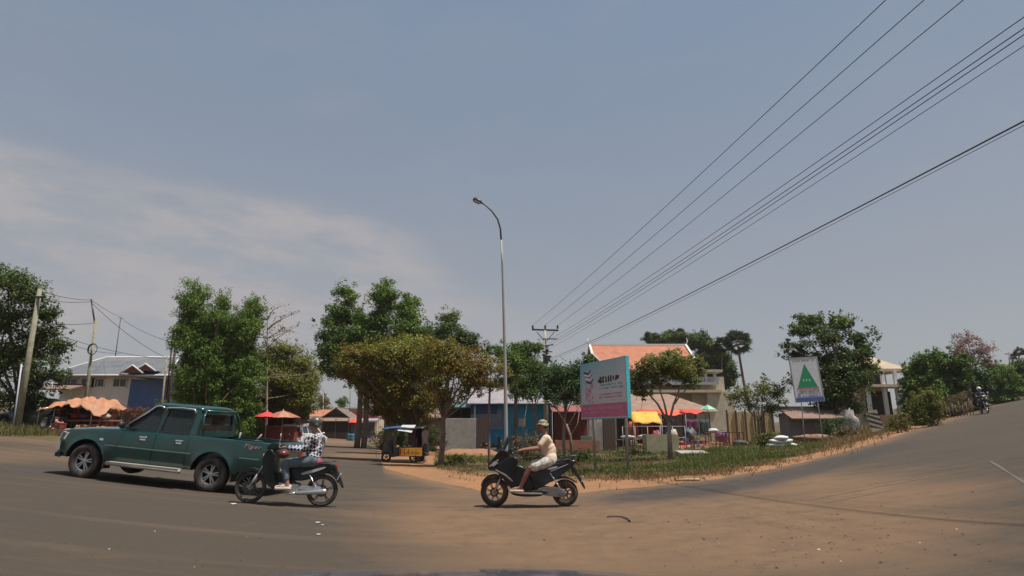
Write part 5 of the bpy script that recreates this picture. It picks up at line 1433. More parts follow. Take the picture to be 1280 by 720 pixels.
# utility pole with cross-arms, middle
Y = 45.0; B = base(684, Y)
t = thing('utility_pole', 'concrete utility pole with a cross-arm full of insulators behind the trees', 'utility pole', B)
top = W(681, 413, Y) - B
mb = MB(); mb.tube([(top.x * 0, 0, -.3), (top.x, 0, top.z)], [.16, .1], 10); mb.build('pole', M['concrete'], t)
mb = MB(); cl, cr = W(665, 412, Y) - B, W(698, 413, Y) - B; mb.beam(cl, cr, .1, .12); ca = mb.build('cross_arm', M['dark_metal'], t)
mb = MB(); br0 = W(682, 428, Y) - B
mb.beam(br0, W(671, 415, Y) - B, .05, .05); mb.beam(br0, W(693, 415, Y) - B, .05, .05); mb.build('brace', M['dark_metal'], t)
ins = []
for px in (666, 681.5, 697):
    p = W(px, 411, Y) - B; mb = MB(); mb.lathe([(0, 0), (.05, 0), (.1, .06), (.05, .1), (.11, .15), (.05, .2), (.08, .25), (0, .3)], c=(p.x, 0, p.z), axis='Z', closed=False, n=10); mb.build('insulator', M['ceramic'], ca); ins.append(B + p + Vector((0, 0, .28)))
for k_, (y, l_) in enumerate(((424, .9), (433, .6), (440, .5))):
    p = W(682, y, Y) - B; mb = MB(); mb.beam((p.x - l_ * .3, -.12, p.z), (p.x + l_, -.12, p.z + .12 * (k_ % 2)), .07, .07); mb.build('bracket', M['dark_metal'], t)
mb = MB()
for i in range(9):
    p = W(683 + rnd.uniform(-5, 6), 436 + i * 2, Y) - B; mb.ell((p.x, -.2, p.z), (.13, .1, .1), n=8, k=5)
mb.build('junction', M['dark_metal'], t)
p = W(682, 445, Y) - B; mb = MB(); mb.box((p.x, -.25, p.z - .3), (.4, .3, .6)); mb.build('meter_box', M['dark_metal'], t)

def overhead(label, S, qx, qy, zt, sag, r, ext=1.6):
    d = ray(qx, qy); t_ = (zt - H) / d.z; Q = Vector((d.x * t_, d.y * t_, zt))
    E = S + (Q - S) * ext; E.z = S.z + (zt - S.z) * ext
    # pass through Q despite the sag
    f = 1 / ext; E.z += sag * 4 * f * (1 - f) * ext
    return cable(label, S, E, sag, r, 'overhead power cables crossing the road', 40)
overhead('power cable, uppermost and leftmost of those rising over the road', ins[0], 1107, 0, 9.0, 0.42, .009)
overhead('power cable, second from the left of those leaving the cross-arm', ins[1], 1155, 0, 9.0, 0.42, .009)
overhead('power cable, third from the left of those leaving the cross-arm', ins[2], 1204, 0, 9.0, 0.42, .009)
S = B + (W(690, 430, Y) - B)
for (qy, sy, lb, rr) in ((22, 425, 'service cable, topmost of the four close together leaving at the right', .008), (36, 429, 'service cable, second of the four close together leaving at the right', .009), (44, 432, 'service cable, third of the four close together leaving at the right', .009), (58, 436, 'service cable, lowest of the four close together leaving at the right', .007)):
    overhead(lb, W(686, sy, Y), 1279, qy, 7.6, 0.55, rr)
overhead('thick black communication cable, lowest of all crossing the sky', W(686, 449, Y), 1279, 152, 5.7, 0.5, .013)
overhead('thinner communication cable just under the thick black one', W(686, 451, Y), 1279, 157, 5.6, 0.56, .005)

# left side poles
def pole(name, label, ptop, pbot, Y, r0, r1, m, cat='utility pole', n=10):
    B = W(*pbot, Y); B.z = gz(B.x, Y); t = thing(name, label, cat, B)
    tp = W(*ptop, Y) - B; foot = W(*pbot, Y) - B
    dirv = (tp - foot).normalized(); b0 = foot - dirv * ((foot.z + .4) / dirv.z)
    mb = MB(); mb.tube([b0, tp], [r0, r1], n); mb.build('pole', m, t); return t, B, tp
tA, bA, pA = pole('utility_pole', 'thick leaning pale green concrete pole at the far left', (50, 361), (23, 524), 30, .17, .10, M['pole_wood'])
mb = MB(); p = W(47, 372, 30) - bA; mb.box((p.x + .2, -.1, p.z), (.6, .1, .1)); mb.build('bracket', M['dark_metal'], tA)
pole('guard_rod', 'thin white rod standing against the leaning pale concrete pole', (27, 455), (18, 522), 29.8, .035, .035, mat('white_pipe', (.40, .40, .45), .7), 'rod')
pole('post', 'slim white post between the dark tree and the orange tarp', (60, 452), (68, 496), 38, .03, .03, mat('white_post', (.38, .38, .40), .7), 'post')
tB, bB, pB = pole('utility_pole', 'wooden utility pole with a coil of cable hanging on it, above the orange tarp', (120, 400), (108, 492), 40, .13, .085, M['pole_wood'])
mb = MB(); q0 = W(114, 374, 40) - bB; q1 = W(119, 408, 40) - bB; mb.tube([q1, q0], .05, 6); mb.build('top_extension', M['dark_metal'], tB)
mb = MB(); c = W(118, 437, 40) - bB
for k_ in range(5):
    mb.tube([c + Vector((math.cos(a_ * .42) * (.28 + k_ * .012), -.15 - k_ * .015, math.sin(a_ * .42) * (.34 + k_ * .012))) for a_ in range(16)], .018, 5)
mb.build('cable_coil', M['wire'], tB)
tC, bC, pC = pole('mast', 'slender antenna mast rising over the grey house roof', (151, 397), (145, 440), 66, .07, .04, M['dark_metal'], 'mast', 6)
mb = MB(); mb.beam(pC + Vector((-.3, 0, -.05)), pC + Vector((.3, 0, -.05)), .05, .05); mb.build('cross_piece', M['galv'], tC)
tD, bD, pD = pole('utility_pole', 'thin grey pole in front of the blue shed', (209, 444), (203, 500), 44, .08, .06, M['pole_wood'])
tE, bE, pE = pole('utility_pole', 'dark paired pole just left of the tall feathery tree', (223, 404), (211, 500), 40, .1, .07, M['dark_wood'])
mb = MB(); mb.tube([W(217, 412, 40) - bE, W(208, 498, 40) - bE], .05, 6); mb.build('second_pole', M['dark_wood'], tE)
tF, bF, pF = pole('utility_pole', 'distant utility pole with a short cross-arm at the far right', (1262, 440), (1262, 470), 120, .16, .12, M['dark_metal'])
mb = MB(); mb.beam(pF + Vector((-1, 0, -.4)), pF + Vector((1, 0, -.4)), .15, .15); mb.build('cross_arm', M['dark_metal'], tF)
pole('post', 'far thin pole standing over the food stall', (404, 493), (404, 520), 100, .07, .06, M['galv'], 'post')
pole('post', 'thin dark pole right of the food stall roof', (438, 482), (437, 520), 100, .06, .05, M['dark_metal'], 'post')
for k_, (a_, Ya, b_, Yb, sg, lb) in enumerate([
    ((51, 364), 30, (113, 375), 40, .12, 'cable from the leaning pole to the top of the coil pole'),
    ((49, 374), 30, (114, 377), 40, .1, 'lower parallel cable ending at the coil pole top'),
    ((114, 375), 40, (152, 397), 60, .1, 'cable running from the coil pole down to the antenna mast'),
    ((116, 380), 40, (217, 452), 44, .35, 'long cable sloping from the coil pole to the thin grey pole'),
    ((43, 404), 30, (118, 404), 40, .08, 'level cable reaching the coil pole from the dark tree'),
    ((80, 421), 42, (210, 449), 44, .25, 'thick cable passing low over the grey roof'),
    ((80, 428), 42, (150, 442), 50, .2, 'thin cable under the thick one over the grey roof'),
    ((152, 398), 60, (216, 428), 40, .25, 'cable from the antenna mast to the dark paired pole'),
    ((118, 402), 40, (116, 437), 40, .0, 'short cable dropping to the coil'),
    ((224, 408), 40, (338, 404), 60, .9, 'slack cable passing behind the feathery tree'),
    ((345, 396), 60, (372, 388), 60, .1, 'short cable seen right of the bare tree top'),
    ((400, 480), 60, (445, 505), 100, 2.2, 'slack cable sagging over the side street')]):
    cable(lb, W(*a_, Ya), W(*b_, Yb), sg, .016, 'cables on the left side', 16)

# hawk
mb = MB(); mb.ell((0, 0, 0), (.16, .06, .06), n=8, k=6)
for s in (-1, 1): mb.plate([(0, 0), (.05 * 1, .22), (-.05, .45), (-.12, .42), (-.1, 0)], .015, fn=lambda u, v, w, s=s: (u, v * s, .02 + abs(v) * .35 + w))
mb.plate([(-.14, -.03), (-.28, -.06), (-.28, .06), (-.14, .03)], .01, fn=lambda u, v, w: (u, v, w))
o = mb.build('bird', M['hair'], None, loc=W(392, 401, 42)); o.rotation_euler = (0.3, .2, .6); tag(o, 'small dark bird flying between the leafy trees', 'bird')

# ---------------- billboard
Yl, Yr = 24.5, 21.3
TL, TR, BR, BL = W(724.5, 457, Yl), W(781.5, 443.5, Yr), W(785, 522, Yr), W(726.5, 525, Yl)
b0 = Vector(((TL.x + BL.x) / 2, Yl, 0)); b1 = Vector(((TR.x + BR.x) / 2, Yr, 0))
ux = (b1 - b0); Lb = ux.length; ux.normalize(); ang = math.atan2(ux.y, ux.x)
zt_, zb_ = (TL.z + TR.z) / 2, (BL.z + BR.z) / 2
mid = (b0 + b1) / 2; mid.z = gz(mid.x, mid.y)
t = thing('billboard', 'pale blue and pink health billboard on two grey posts', 'billboard', mid, ang)
hh = zt_ - zb_; zc = (zt_ + zb_) / 2 - mid.z
mb = MB(); mb.box((0, .08, zc), (Lb, .16, hh)); mb.build('panel', mat('cyan_frame', (.08, .42, .5), .5), t, bevel=.008)
def grad_mat():
    m = bpy.data.materials.new('printed_sheet'); m.use_nodes = True; N, L = m.node_tree.nodes, m.node_tree.links
    t_ = N.new('ShaderNodeTexCoord'); sp = N.new('ShaderNodeSeparateXYZ'); L.new(t_.outputs['Object'], sp.inputs[0])
    n = N.new('ShaderNodeTexNoise'); n.inputs['Scale'].default_value = 1.5; n.inputs['Detail'].default_value = 4; L.new(t_.outputs['Object'], n.inputs[0])
    a = N.new('ShaderNodeMath'); a.operation = 'MULTIPLY_ADD'; L.new(sp.outputs['Z'], a.inputs[0]); a.inputs[1].default_value = 1.0
    s_ = N.new('ShaderNodeMath'); s_.operation = 'MULTIPLY'; L.new(n.outputs[0], s_.inputs[0]); s_.inputs[1].default_value = .9; L.new(s_.outputs[0], a.inputs[2])
    a2 = N.new('ShaderNodeMath'); a2.operation = 'MULTIPLY_ADD'; L.new(sp.outputs['X'], a2.inputs[0]); a2.inputs[1].default_value = -.22; L.new(a.outputs[0], a2.inputs[2])
    r = N.new('ShaderNodeMapRange'); r.inputs[1].default_value = zc + .55; r.inputs[2].default_value = zc + 2.0; L.new(a2.outputs[0], r.inputs[0])
    c = N.new('ShaderNodeMix'); c.data_type = 'RGBA'; c.inputs[6].default_value = (.52, .51, .54, 1); c.inputs[7].default_value = (.12, .40, .50, 1); L.new(r.outputs[0], c.inputs[0])
    L.new(c.outputs[2], N['Principled BSDF'].inputs['Base Color']); N['Principled BSDF'].inputs['Roughness'].default_value = .5
    return m
mb = MB(); mb.box((0, -.004, zc), (Lb - .06, .006, hh - .06)); mb.build('printed_sheet', grad_mat(), t)
mb = MB(); mb.box((0, -.010, zc - hh * .5 + .32), (Lb - .06, .006, .5)); mb.build('pink_band', mat('pink_band', (.50, .14, .26), .5, var=.15, scale=2), t)
dk, cy, pk, wt, bl, rd = (mat('black_ink', (.02, .02, .03), .5), mat('cyan_ink', (.10, .40, .48), .5), mat('pink_ink', (.5, .22, .34), .5), mat('white_ink', (.7, .7, .72), .5), mat('navy_ink', (.03, .05, .14), .5), mat('red_ink', (.4, .08, .09), .5))
def glyphs(parent, name, x0, x1, z, h, m, y, seed, dens=.85, thick=.22):
    """illegible rows of small letter-like strokes, as the photo shows them"""
    rs = np.random.RandomState(seed); mb = MB(); x = x0
    while x < x1 - h * .5:
        w = h * rs.uniform(.5, .9); s = h * thick
        if rs.uniform() < dens:
            mb.box((x + s / 2, y, z + rs.uniform(-.1, .1) * h), (s, .004, h * rs.uniform(.6, 1)))
            if rs.uniform() < .7: mb.box((x + w * .5, y - .0006, z + h * .35), (w * .75, .004, s))
            if rs.uniform() < .5: mb.box((x + w * .5, y - .0009, z - h * .35), (w * .75, .004, s))
            if rs.uniform() < .5: mb.box((x + w - s / 2, y - .0012, z), (s, .004, h * .8))
        x += w + h * .25
    return mb.build(name, m, parent)
xL = -Lb / 2
glyphs(t, 'headline', xL + Lb * .44, xL + Lb * .84, zc + hh * .30, hh * .11, mat('pale_cyan_ink', (.36, .55, .6), .5), -.012, 51, .9, .3)
glyphs(t, 'headline', xL + Lb * .46, xL + Lb * .80, zc + hh * .165, hh * .10, dk, -.012, 2, 1, .42)
mb = MB(); mb.plate([(xL + Lb * .78, zc + hh * .12), (xL + Lb * .86, zc + hh * .15), (xL + Lb * .87, zc + hh * .2), (xL + Lb * .8, zc + hh * .21)], .004, fn=lambda u, v, w: (u, -.012 + w, v)); mb.build('emblem', dk, t); mb = MB(); mb.plate([(xL + Lb * .42, zc + hh * .13), (xL + Lb * .50, zc + hh * .10), (xL + Lb * .52, zc + hh * .13), (xL + Lb * .44, zc + hh * .18)], .004, fn=lambda u, v, w: (u, -.0125 + w, v)); mb.build('emblem', dk, t)
for i, (z, m_, h_) in enumerate(((.07, cy, .035), (.015, cy, .035), (-.04, wt, .03), (-.09, pk, .03), (-.14, pk, .03), (-.18, wt, .02))): glyphs(t, 'text_line', xL + Lb * .44, xL + Lb * .93, zc + hh * z, hh * h_, m_, -.012, 5 + i)
# slanted flag bars on the left, pink marks below
for i, (m_, z) in enumerate(((bl, .32), (wt, .27), (rd, .24), (wt, .21), (bl, .15))):
    mb = MB(); x = xL + Lb * (.10 + .012 * i); mb.plate([(x, zc + hh * z), (x + Lb * .11, zc + hh * (z - .035)), (x + Lb * .17, zc + hh * (z + .03)), (x + Lb * .17, zc + hh * (z + .055)), (x + Lb * .11, zc + hh * z), (x, zc + hh * (z + .035))], .004, fn=lambda u, v, w, i=i: (u, -.012 - .0007 * i + w, v)); mb.build('flag_bar', m_, t)
rs = np.random.RandomState(3); mb = MB()
for i in range(16): mb.plate([(a_, b_) for a_, b_ in [(xL + Lb * (.12 + .2 * rs.uniform()) + dx, zc + hh * (-.22 + .3 * (i / 16)) + dz) for dx, dz in ((0, 0), (.1, .02), (.14, .1), (.05, .13), (-.03, .06))][:0] or [(x_ + dx, z_ + dz) for x_, z_ in [(xL + Lb * (.12 + .17 * rs.uniform()), zc + hh * (-.24 + .34 * i / 16))] for dx, dz in ((0, 0), (.09, .02), (.11, .09), (.04, .12), (-.03, .06))]], .004, fn=lambda u, v, w, i=i: (u, -.012 - .0004 * i + w, v))
mb.build('pink_marks', pk, t)
mb = MB(); mb.box((xL + .1, .0, zc + hh * .05), (.04, .005, hh * .85)); mb.build('cyan_rule', cy, t).location = (0, -.012, 0)
glyphs(t, 'band_text', xL + Lb * .08, xL + Lb * .92, zc - hh * .5 + .40, .1, mat('light_pink_ink', (.62, .35, .45), .5), -.016, 21)
glyphs(t, 'band_text', xL + Lb * .12, xL + Lb * .60, zc - hh * .5 + .25, .08, mat('pale_pink_ink', (.6, .3, .42), .5), -.016, 22)
for f_ in (.18, .86):
    x = xL + Lb * f_; wp = mid + Vector((math.cos(ang) * x, math.sin(ang) * x, 0)); g0 = gz(wp.x, wp.y) - mid.z
    mb = MB(); mb.tube([(x, .22, g0 - .2), (x, .22, zc + hh * .4)], .055, 10); mb.build('post', M['galv'], t)
mb = MB(); mb.box((0, .19, zc + .5), (Lb * .9, .05, .06)); mb.box((0, .19, zc - .5), (Lb * .9, .05, .06)); mb.build('backing_rail', M['galv'], t)

# ---------------- green triangle sign
Y = 26.5
TL, TR, BR, BL = W(988, 449.5, Y), W(1022, 444.5, Y), W(1028, 500, Y), W(994, 504, Y)
B = base(1018, Y); w = ((TR - TL).length + (BR - BL).length) / 2; h = ((TL - BL).length + (TR - BR).length) / 2
c = (TL + TR + BR + BL) / 4 - B
lean = math.atan2(((TL + TR) / 2 - (BL + BR) / 2).x, ((TL + TR) / 2 - (BL + BR) / 2).z)
t = thing('sign', 'white sign with a green triangle and blue bottom strip on two thin posts', 'sign', B)
fr = Matrix.Translation(c) @ Matrix.Rotation(lean, 4, 'Y') @ Matrix.Rotation(R(3.5), 4, 'Y').inverted()
def sm(name, fn, m, par=t): 
    mb = MB(); mb.T = fr; fn(mb); return mb.build(name, m, par)
sm('panel', lambda q: q.box((0, 0, 0), (w, .05, h)), mat('sign_white', (.52, .53, .55), .5, var=.06), t)
sm('frame', lambda q: [q.box((s * w / 2, 0, 0), (.035, .07, h + .04)) for s in (-1, 1)] + [q.box((0, 0, s * h / 2), (w, .072, .035)) for s in (-1, 1)], mat('grey_frame', (.3, .32, .34), .5))
sm('triangle', lambda q: q.plate([(-w * .36, -h * .18), (w * .36, -h * .18), (0, h * .36)], .006, fn=lambda u, v, k: (u, -.031 + k, v)), mat('sign_green', (.01, .22, .10), .5))
sm('triangle_base', lambda q: q.box((0, -.029, -h * .195), (w * .78, .006, .03)), rd)
for i, (x, g) in enumerate(((-.10, 1), (0, 1), (.10, 1))):
    sm('letter', lambda q, x=x: (q.box((x * w - .018, -.0365, -h * .02), (.018, .005, .11)), q.box((x * w + .005, -.0367, -h * .02 + .035), (.035, .005, .014)), q.box((x * w + .005, -.0369, -h * .02 - .02), (.03, .005, .014))), wt)
for i, z in enumerate((.435, -.235, -.275, -.315, -.36)):
    mbk = glyphs(t, 'text_line', -w * .40, w * .40, 0, h * (.030 if i else .024), mat('grey_ink', (.09, .12, .17), .5) if i not in (1,) else rd, 0, 40 + i); mbk.matrix_local = fr @ Matrix.Translation((0, -.030, h * z))
sm('blue_strip', lambda q: q.box((0, -.012, -h * .455), (w * .99, .05, h * .09)), mat('sign_blue', (.05, .10, .26), .5))
sm('blue_line', lambda q: q.box((0, -.029, -h * .39), (w * .9, .006, .02)), mat('sign_blue_ink', (.06, .12, .3), .5))
for (a_, b_) in (((1002, 500), (1008, 566)), ((1022, 496), (1031, 560))):
    p0 = W(*a_, Y) - B; p1 = W(*b_, Y) - B; dv = (p0 - p1).normalized(); p1 = p1 - dv * (p1.z + .15 - (gz(B.x + p1.x, Y) - B.z)); mb = MB()
    mb.tube([p1 + Vector((0, .05, 0)), p0 + dv * .9 + Vector((0, .05, 0))], .024, 8); mb.build('post', M['galv'], t)

# ---------------- chevron board
Y = 30.5; B = base(1094, Y); t = thing('chevron_sign', 'small tilted board with black and yellow diagonal stripes in the weeds', 'chevron sign', B)
c = W(1093, 526, Y) - B; w_, h_ = .62, .98
TR_ = Matrix.Translation(c) @ Matrix.Rotation(R(-14), 4, 'Y')
mb = MB(); mb.T = TR_; mb.box((0, 0, 0), (w_, .03, h_)); mb.build('panel', mat('chevron_yellow', (.30, .29, .20), .7, var=.2), t)
mb = MB(); mb.T = TR_
for k_ in range(4):
    z = -.42 + k_ * .26; mb.plate([(-w_ / 2, z + .18), (-w_ / 2, z + .31 if z + .31 < h_ / 2 else h_ / 2), (w_ / 2, max(z - .06, -h_ / 2)), (w_ / 2, max(z - .18, -h_ / 2))], .004, fn=lambda u, v, k, k_=k_: (u, -.018 + k, v))
mb.build('stripes', dk, t)
mb = MB(); mb.T = TR_; mb.tube([(0, .04, -1.1), (0, .04, .3)], .035, 8); mb.build('post', M['galv'], t)
# ================================================================== people (one continuous body each, clothes as children)
def bake(o):
    bpy.context.view_layer.update()
    dg = bpy.context.evaluated_depsgraph_get()
    me = bpy.data.meshes.new_from_object(o.evaluated_get(dg))
    old = o.data; o.modifiers.clear(); o.data = me; bpy.data.meshes.remove(old)
    me.name = o.name
    return o
def fuse(mb, name, m, parent, voxel=0.010, smooth=3, cut=None):
    o = mb.build(name, m, None)
    r = o.modifiers.new('r', 'REMESH'); r.mode = 'VOXEL'; r.voxel_size = voxel
    if smooth: s = o.modifiers.new('s', 'SMOOTH'); s.iterations = smooth; s.factor = 0.5
    bake(o)
    for p in o.data.polygons: p.use_smooth = True
    if not o.data.materials: o.data.materials.append(m)
    o.parent = parent
    return o
def V(*a): return Vector(a)
def hand(mb, w, d, palm_n, thumb_dir, grip=True, fs=1.0):
    """w wrist, d direction of the hand, palm_n normal out of the palm; fingers curl towards palm_n"""
    d = d.normalized(); n = palm_n.normalized(); s = d.cross(n).normalized()
    if s.dot(thumb_dir) < 0: s = -s
    for k in range(-1, 2): mb.capsule(w, w + d * .075 + s * k * .024, .02, .014, 8)
    for k, ln in enumerate((.070, .078, .073, .058)):
        b = w + d * .078 + s * (.033 - k * .022)
        q = ln * fs
        if grip:
            p1 = b + d * q * .35 + n * q * .2; p2 = p1 + n * q * .42 + d * q * .05; p3 = p2 - d * q * .32 + n * .005
        else:
            p1 = b + d * q * .42 + n * .003; p2 = p1 + d * q * .32 + n * q * .12; p3 = p2 + d * q * .2 + n * q * .14
        mb.capsule(b, p1, .0105, .0098, 7); mb.capsule(p1, p2, .0098, .009, 7); mb.capsule(p2, p3, .009, .0075, 7)
    t0 = w + d * .028 + s * .024; t1 = t0 + s * .028 + d * .03 + n * .008; t2 = t1 + d * .02 + n * .026 - s * .004
    mb.capsule(t0, t1, .014, .011, 8); mb.capsule(t1, t2, .011, .0085, 8)

def figure(name, label, parent_loc, rotm, J, skin, top_m, bot_m, hat='cap', hat_m=None, voxel=.0095, sleeve='short', leg_cover=0.75, hair_m=None, shoe_m=None, hem_m=None, group=None, shoulder=.19, face=Vector((1, 0, 0)), extra=None):
    t = thing(name, label, 'person', parent_loc, 0, group)
    t.rotation_euler = rotm.to_euler() if rotm is not None else (0, 0, 0)
    mb = MB(); mb.csm = True
    pel, chest, neck, head = J['pelvis'], J['chest'], J['neck'], J['head']
    mb.capsule(pel + V(0, .06, 0), pel + V(0, -.06, 0), .115, .115)
    mid = pel.lerp(chest, .5)
    mb.ell(mid, (.105, .14, .19), rot=(chest - pel).to_track_quat('Z', 'Y').to_matrix())
    mb.capsule(mid, chest, .115, .12); mb.capsule(chest + V(0, .08, .03), chest + V(0, -.08, .03), .095, .095)
    mb.capsule(chest + V(0, 0, .05), head - V(.01, 0, .05), .058, .05)
    fr = face.normalized()
    mb.ell(head, (.088, .072, .108), rot=Matrix.Rotation(math.atan2(fr.y, fr.x), 3, 'Z'))
    mb.ell(head + fr * .028 - V(0, 0, .06), (.055, .05, .05))
    mb.capsule(head + fr * .085 + V(0, 0, .012), head + fr * .105 - V(0, 0, .02), .011, .016, 8)      # nose
    mb.capsule(head + fr * .083 - V(0, .02, .052), head + fr * .083 - V(0, -.02, .052), .010, .010, 8)  # lips
    side = V(-fr.y, fr.x, 0)
    for s in (-1, 1): mb.ell(head + side * s * .076 - fr * .008, (.02, .010, .030))
    for sd, k in (('L', 1), ('R', -1)):
        sh, el, wr = J['sh' + sd], J['el' + sd], J['wr' + sd]
        mb.capsule(chest + V(0, k * .09, .04), sh, .07, .062); mb.capsule(sh, el, .052, .040); mb.capsule(el, el.lerp(wr, .45), .042, .039); mb.capsule(el.lerp(wr, .45), wr, .039, .026)
        hand(mb, wr, J['hd' + sd], J.get('pn' + sd, V(0, 0, -1)), V(0, -k, 0), True)
        hp, kn, an, to = J['hp' + sd], J['kn' + sd], J['an' + sd], J['to' + sd]
        mb.capsule(pel + V(0, k * .05, 0), hp, .105, .09); mb.capsule(hp, kn, .088, .058); mb.capsule(kn, kn.lerp(an, .35), .056, .056); mb.capsule(kn.lerp(an, .35), an, .056, .037)
        heel = an + (an - to).normalized() * .045 - V(0, 0, .045)
        mb.capsule(an, heel, .036, .034); mb.capsule(an, an.lerp(to, .5) - V(0, 0, .012), .038, .034); mb.capsule(heel, to, .030, .022); mb.capsule(an.lerp(to, .5), to + V(0, .02 * k, 0), .036, .018)
    body = fuse(mb, 'body', skin, t, voxel, 2)
    # eyes
    mb = MB()
    for s in (-1, 1): mb.ell(head + fr * .077 + side * s * .03 + V(0, 0, .012), (.010, .010, .008), n=8, k=6)
    mb.build('eyes', M['hair'], body)
    # shirt
    mb = MB(); mb.csm = True
    mb.ell(mid + V(-.005, 0, .01), (.116, .160, .20), rot=(chest - pel).to_track_quat('Z', 'Y').to_matrix())
    mb.capsule(pel + V(-.01, .05, .04), pel + V(-.01, -.05, .04), .132, .132); mb.capsule(pel + V(-.01, 0, .07), chest, .128, .124)
    mb.capsule(chest + V(0, .09, .035), chest + V(0, -.09, .035), .104, .104)
    for sd, k in (('L', 1), ('R', -1)):
        sh, el, wr = J['sh' + sd], J['el' + sd], J['wr' + sd]
        mb.capsule(chest + V(0, k * .1, .045), sh, .076, .068)
        if sleeve == 'short': mb.capsule(sh, sh.lerp(el, .66), .068, .066)
        else: mb.capsule(sh, el, .074, .062); mb.capsule(el, el.lerp(wr, .88), .062, .050)
    shirt = fuse(mb, 'shirt', top_m, t, .012, 4)
    rs = np.random.RandomState(5)
    for v in shirt.data.vertices:   # loose folds
        v.co += Vector(v.normal) * (.0045 * math.sin(v.co.z * 60 + v.co.x * 30 + 3 * math.sin(v.co.y * 7 + v.co.z * 6)) * max(0, math.sin(v.co.x * 8 + v.co.z * 9 + 1.2)))
    if hem_m:
        mb = MB(); mb.capsule(pel + V(-.09, .06, -.03), pel + V(-.09, -.06, -.03), .085, .085); fuse(mb, 'shirt_hem', hem_m, t, .012, 2)
    # trousers
    mb = MB(); mb.csm = True
    mb.capsule(pel + V(0, .07, 0), pel + V(0, -.07, 0), .135, .135)
    for sd, k in (('L', 1), ('R', -1)):
        hp, kn, an = J['hp' + sd], J['kn' + sd], J['an' + sd]
        mb.capsule(pel + V(0, k * .05, 0), hp, .125, .112)
        if leg_cover <= 1: mb.capsule(hp, hp.lerp(kn, leg_cover), .112, .10)
        else: mb.capsule(hp, kn, .108, .08); mb.capsule(kn, kn.lerp(an, leg_cover - 1), .078, .062)
    tr = fuse(mb, 'trousers', bot_m, t, .012, 3)
    for v in tr.data.vertices: v.co += Vector(v.normal) * (.005 * math.sin(v.co.x * 45 + v.co.z * 30))
    # shoes
    for sd in 'LR':
        an, to = J['an' + sd], J['to' + sd]; d = (to - an); d.z = to.z - an.z + .03
        heel = an + (an - to).normalized() * .05 - V(0, 0, .055)
        mb = MB(); mb.csm = True
        mb.capsule(heel - V(0, 0, .02), to - V(0, 0, .02), .034, .034)
        mb.capsule(heel - V(0, .02, .02), to - V(0, .02, .018), .028, .026); mb.capsule(heel - V(0, -.02, .02), to - V(0, -.02, .018), .028, .026)
        if sleeve != 'short': mb.capsule(heel + V(0, 0, .015), to + V(0, 0, .0), .036, .032); mb.capsule(an.lerp(to, .3) - V(0, 0, .01), to, .043, .03)
        else: mb.tube([an.lerp(to, .55) + V(0, .045, -.03), an.lerp(to, .6) + V(0, 0, .022), an.lerp(to, .55) + V(0, -.045, -.03)], .010, 6)
        fuse(mb, 'shoe', shoe_m, t, .009, 1)
    # hair and head cover
    hm = hair_m or M['hair']
    mb = MB(); mb.ell(head - fr * .016 + V(0, 0, .018), (.094, .082, .106)); 
    hair = fuse(mb, 'hair', hm, body, .012, 1)
    # keep the face free: push the front of the hair cap inside the head
    for v in hair.data.vertices:
        q = v.co - head
        if q.dot(fr) > .02 and q.z < .055: v.co = head + q * .7
    if hat == 'cap':
        mb = MB(); mb.csm = True
        mb.ell(head - fr * .006 + V(0, 0, .052), (.102, .088, .078)); c = fuse(mb, 'hat', hat_m, t, .012, 1)
        mb = MB(); mb.lathe([(.085, .052), (.10, .048), (.128, .016), (.130, .010), (.10, .038), (.085, .044)], tuple(head - fr * .006), axis='Z', n=28)
        mb.v = [(x, y, z - .02 * math.cos(3 * math.atan2(y - head.y, x - head.x)) * (math.hypot(x - head.x, y - head.y) > .12)) for x, y, z in mb.v]; mb.build('brim', hat_m, c)
    elif hat == 'helmet':
        mb = MB(); mb.csm = True; mb.ell(head + V(-.005, 0, .03), (.132, .122, .128)); fuse(mb, 'helmet', hat_m, t, .012, 1)
        mb = MB(); mb.ell(head + fr * .05 + V(0, 0, .0), (.092, .085, .06)); mb.build('visor', M['glass_dark'], t)
    elif hat == 'open_helmet':
        mb = MB(); mb.csm = True; mb.ell(head - fr * .012 + V(0, 0, .045), (.128, .115, .110)); mb.capsule(head - fr * .05 + V(0, .07, -.01), head - fr * .05 + V(0, -.07, -.01), .05, .05)
        h_ = fuse(mb, 'helmet', hat_m, t, .012, 1)
        mb = MB(); mb.ell(head + fr * .09 + V(0, 0, .06), (.07, .08, .018)); mb.build('peak', hat_m, h_)
    return t

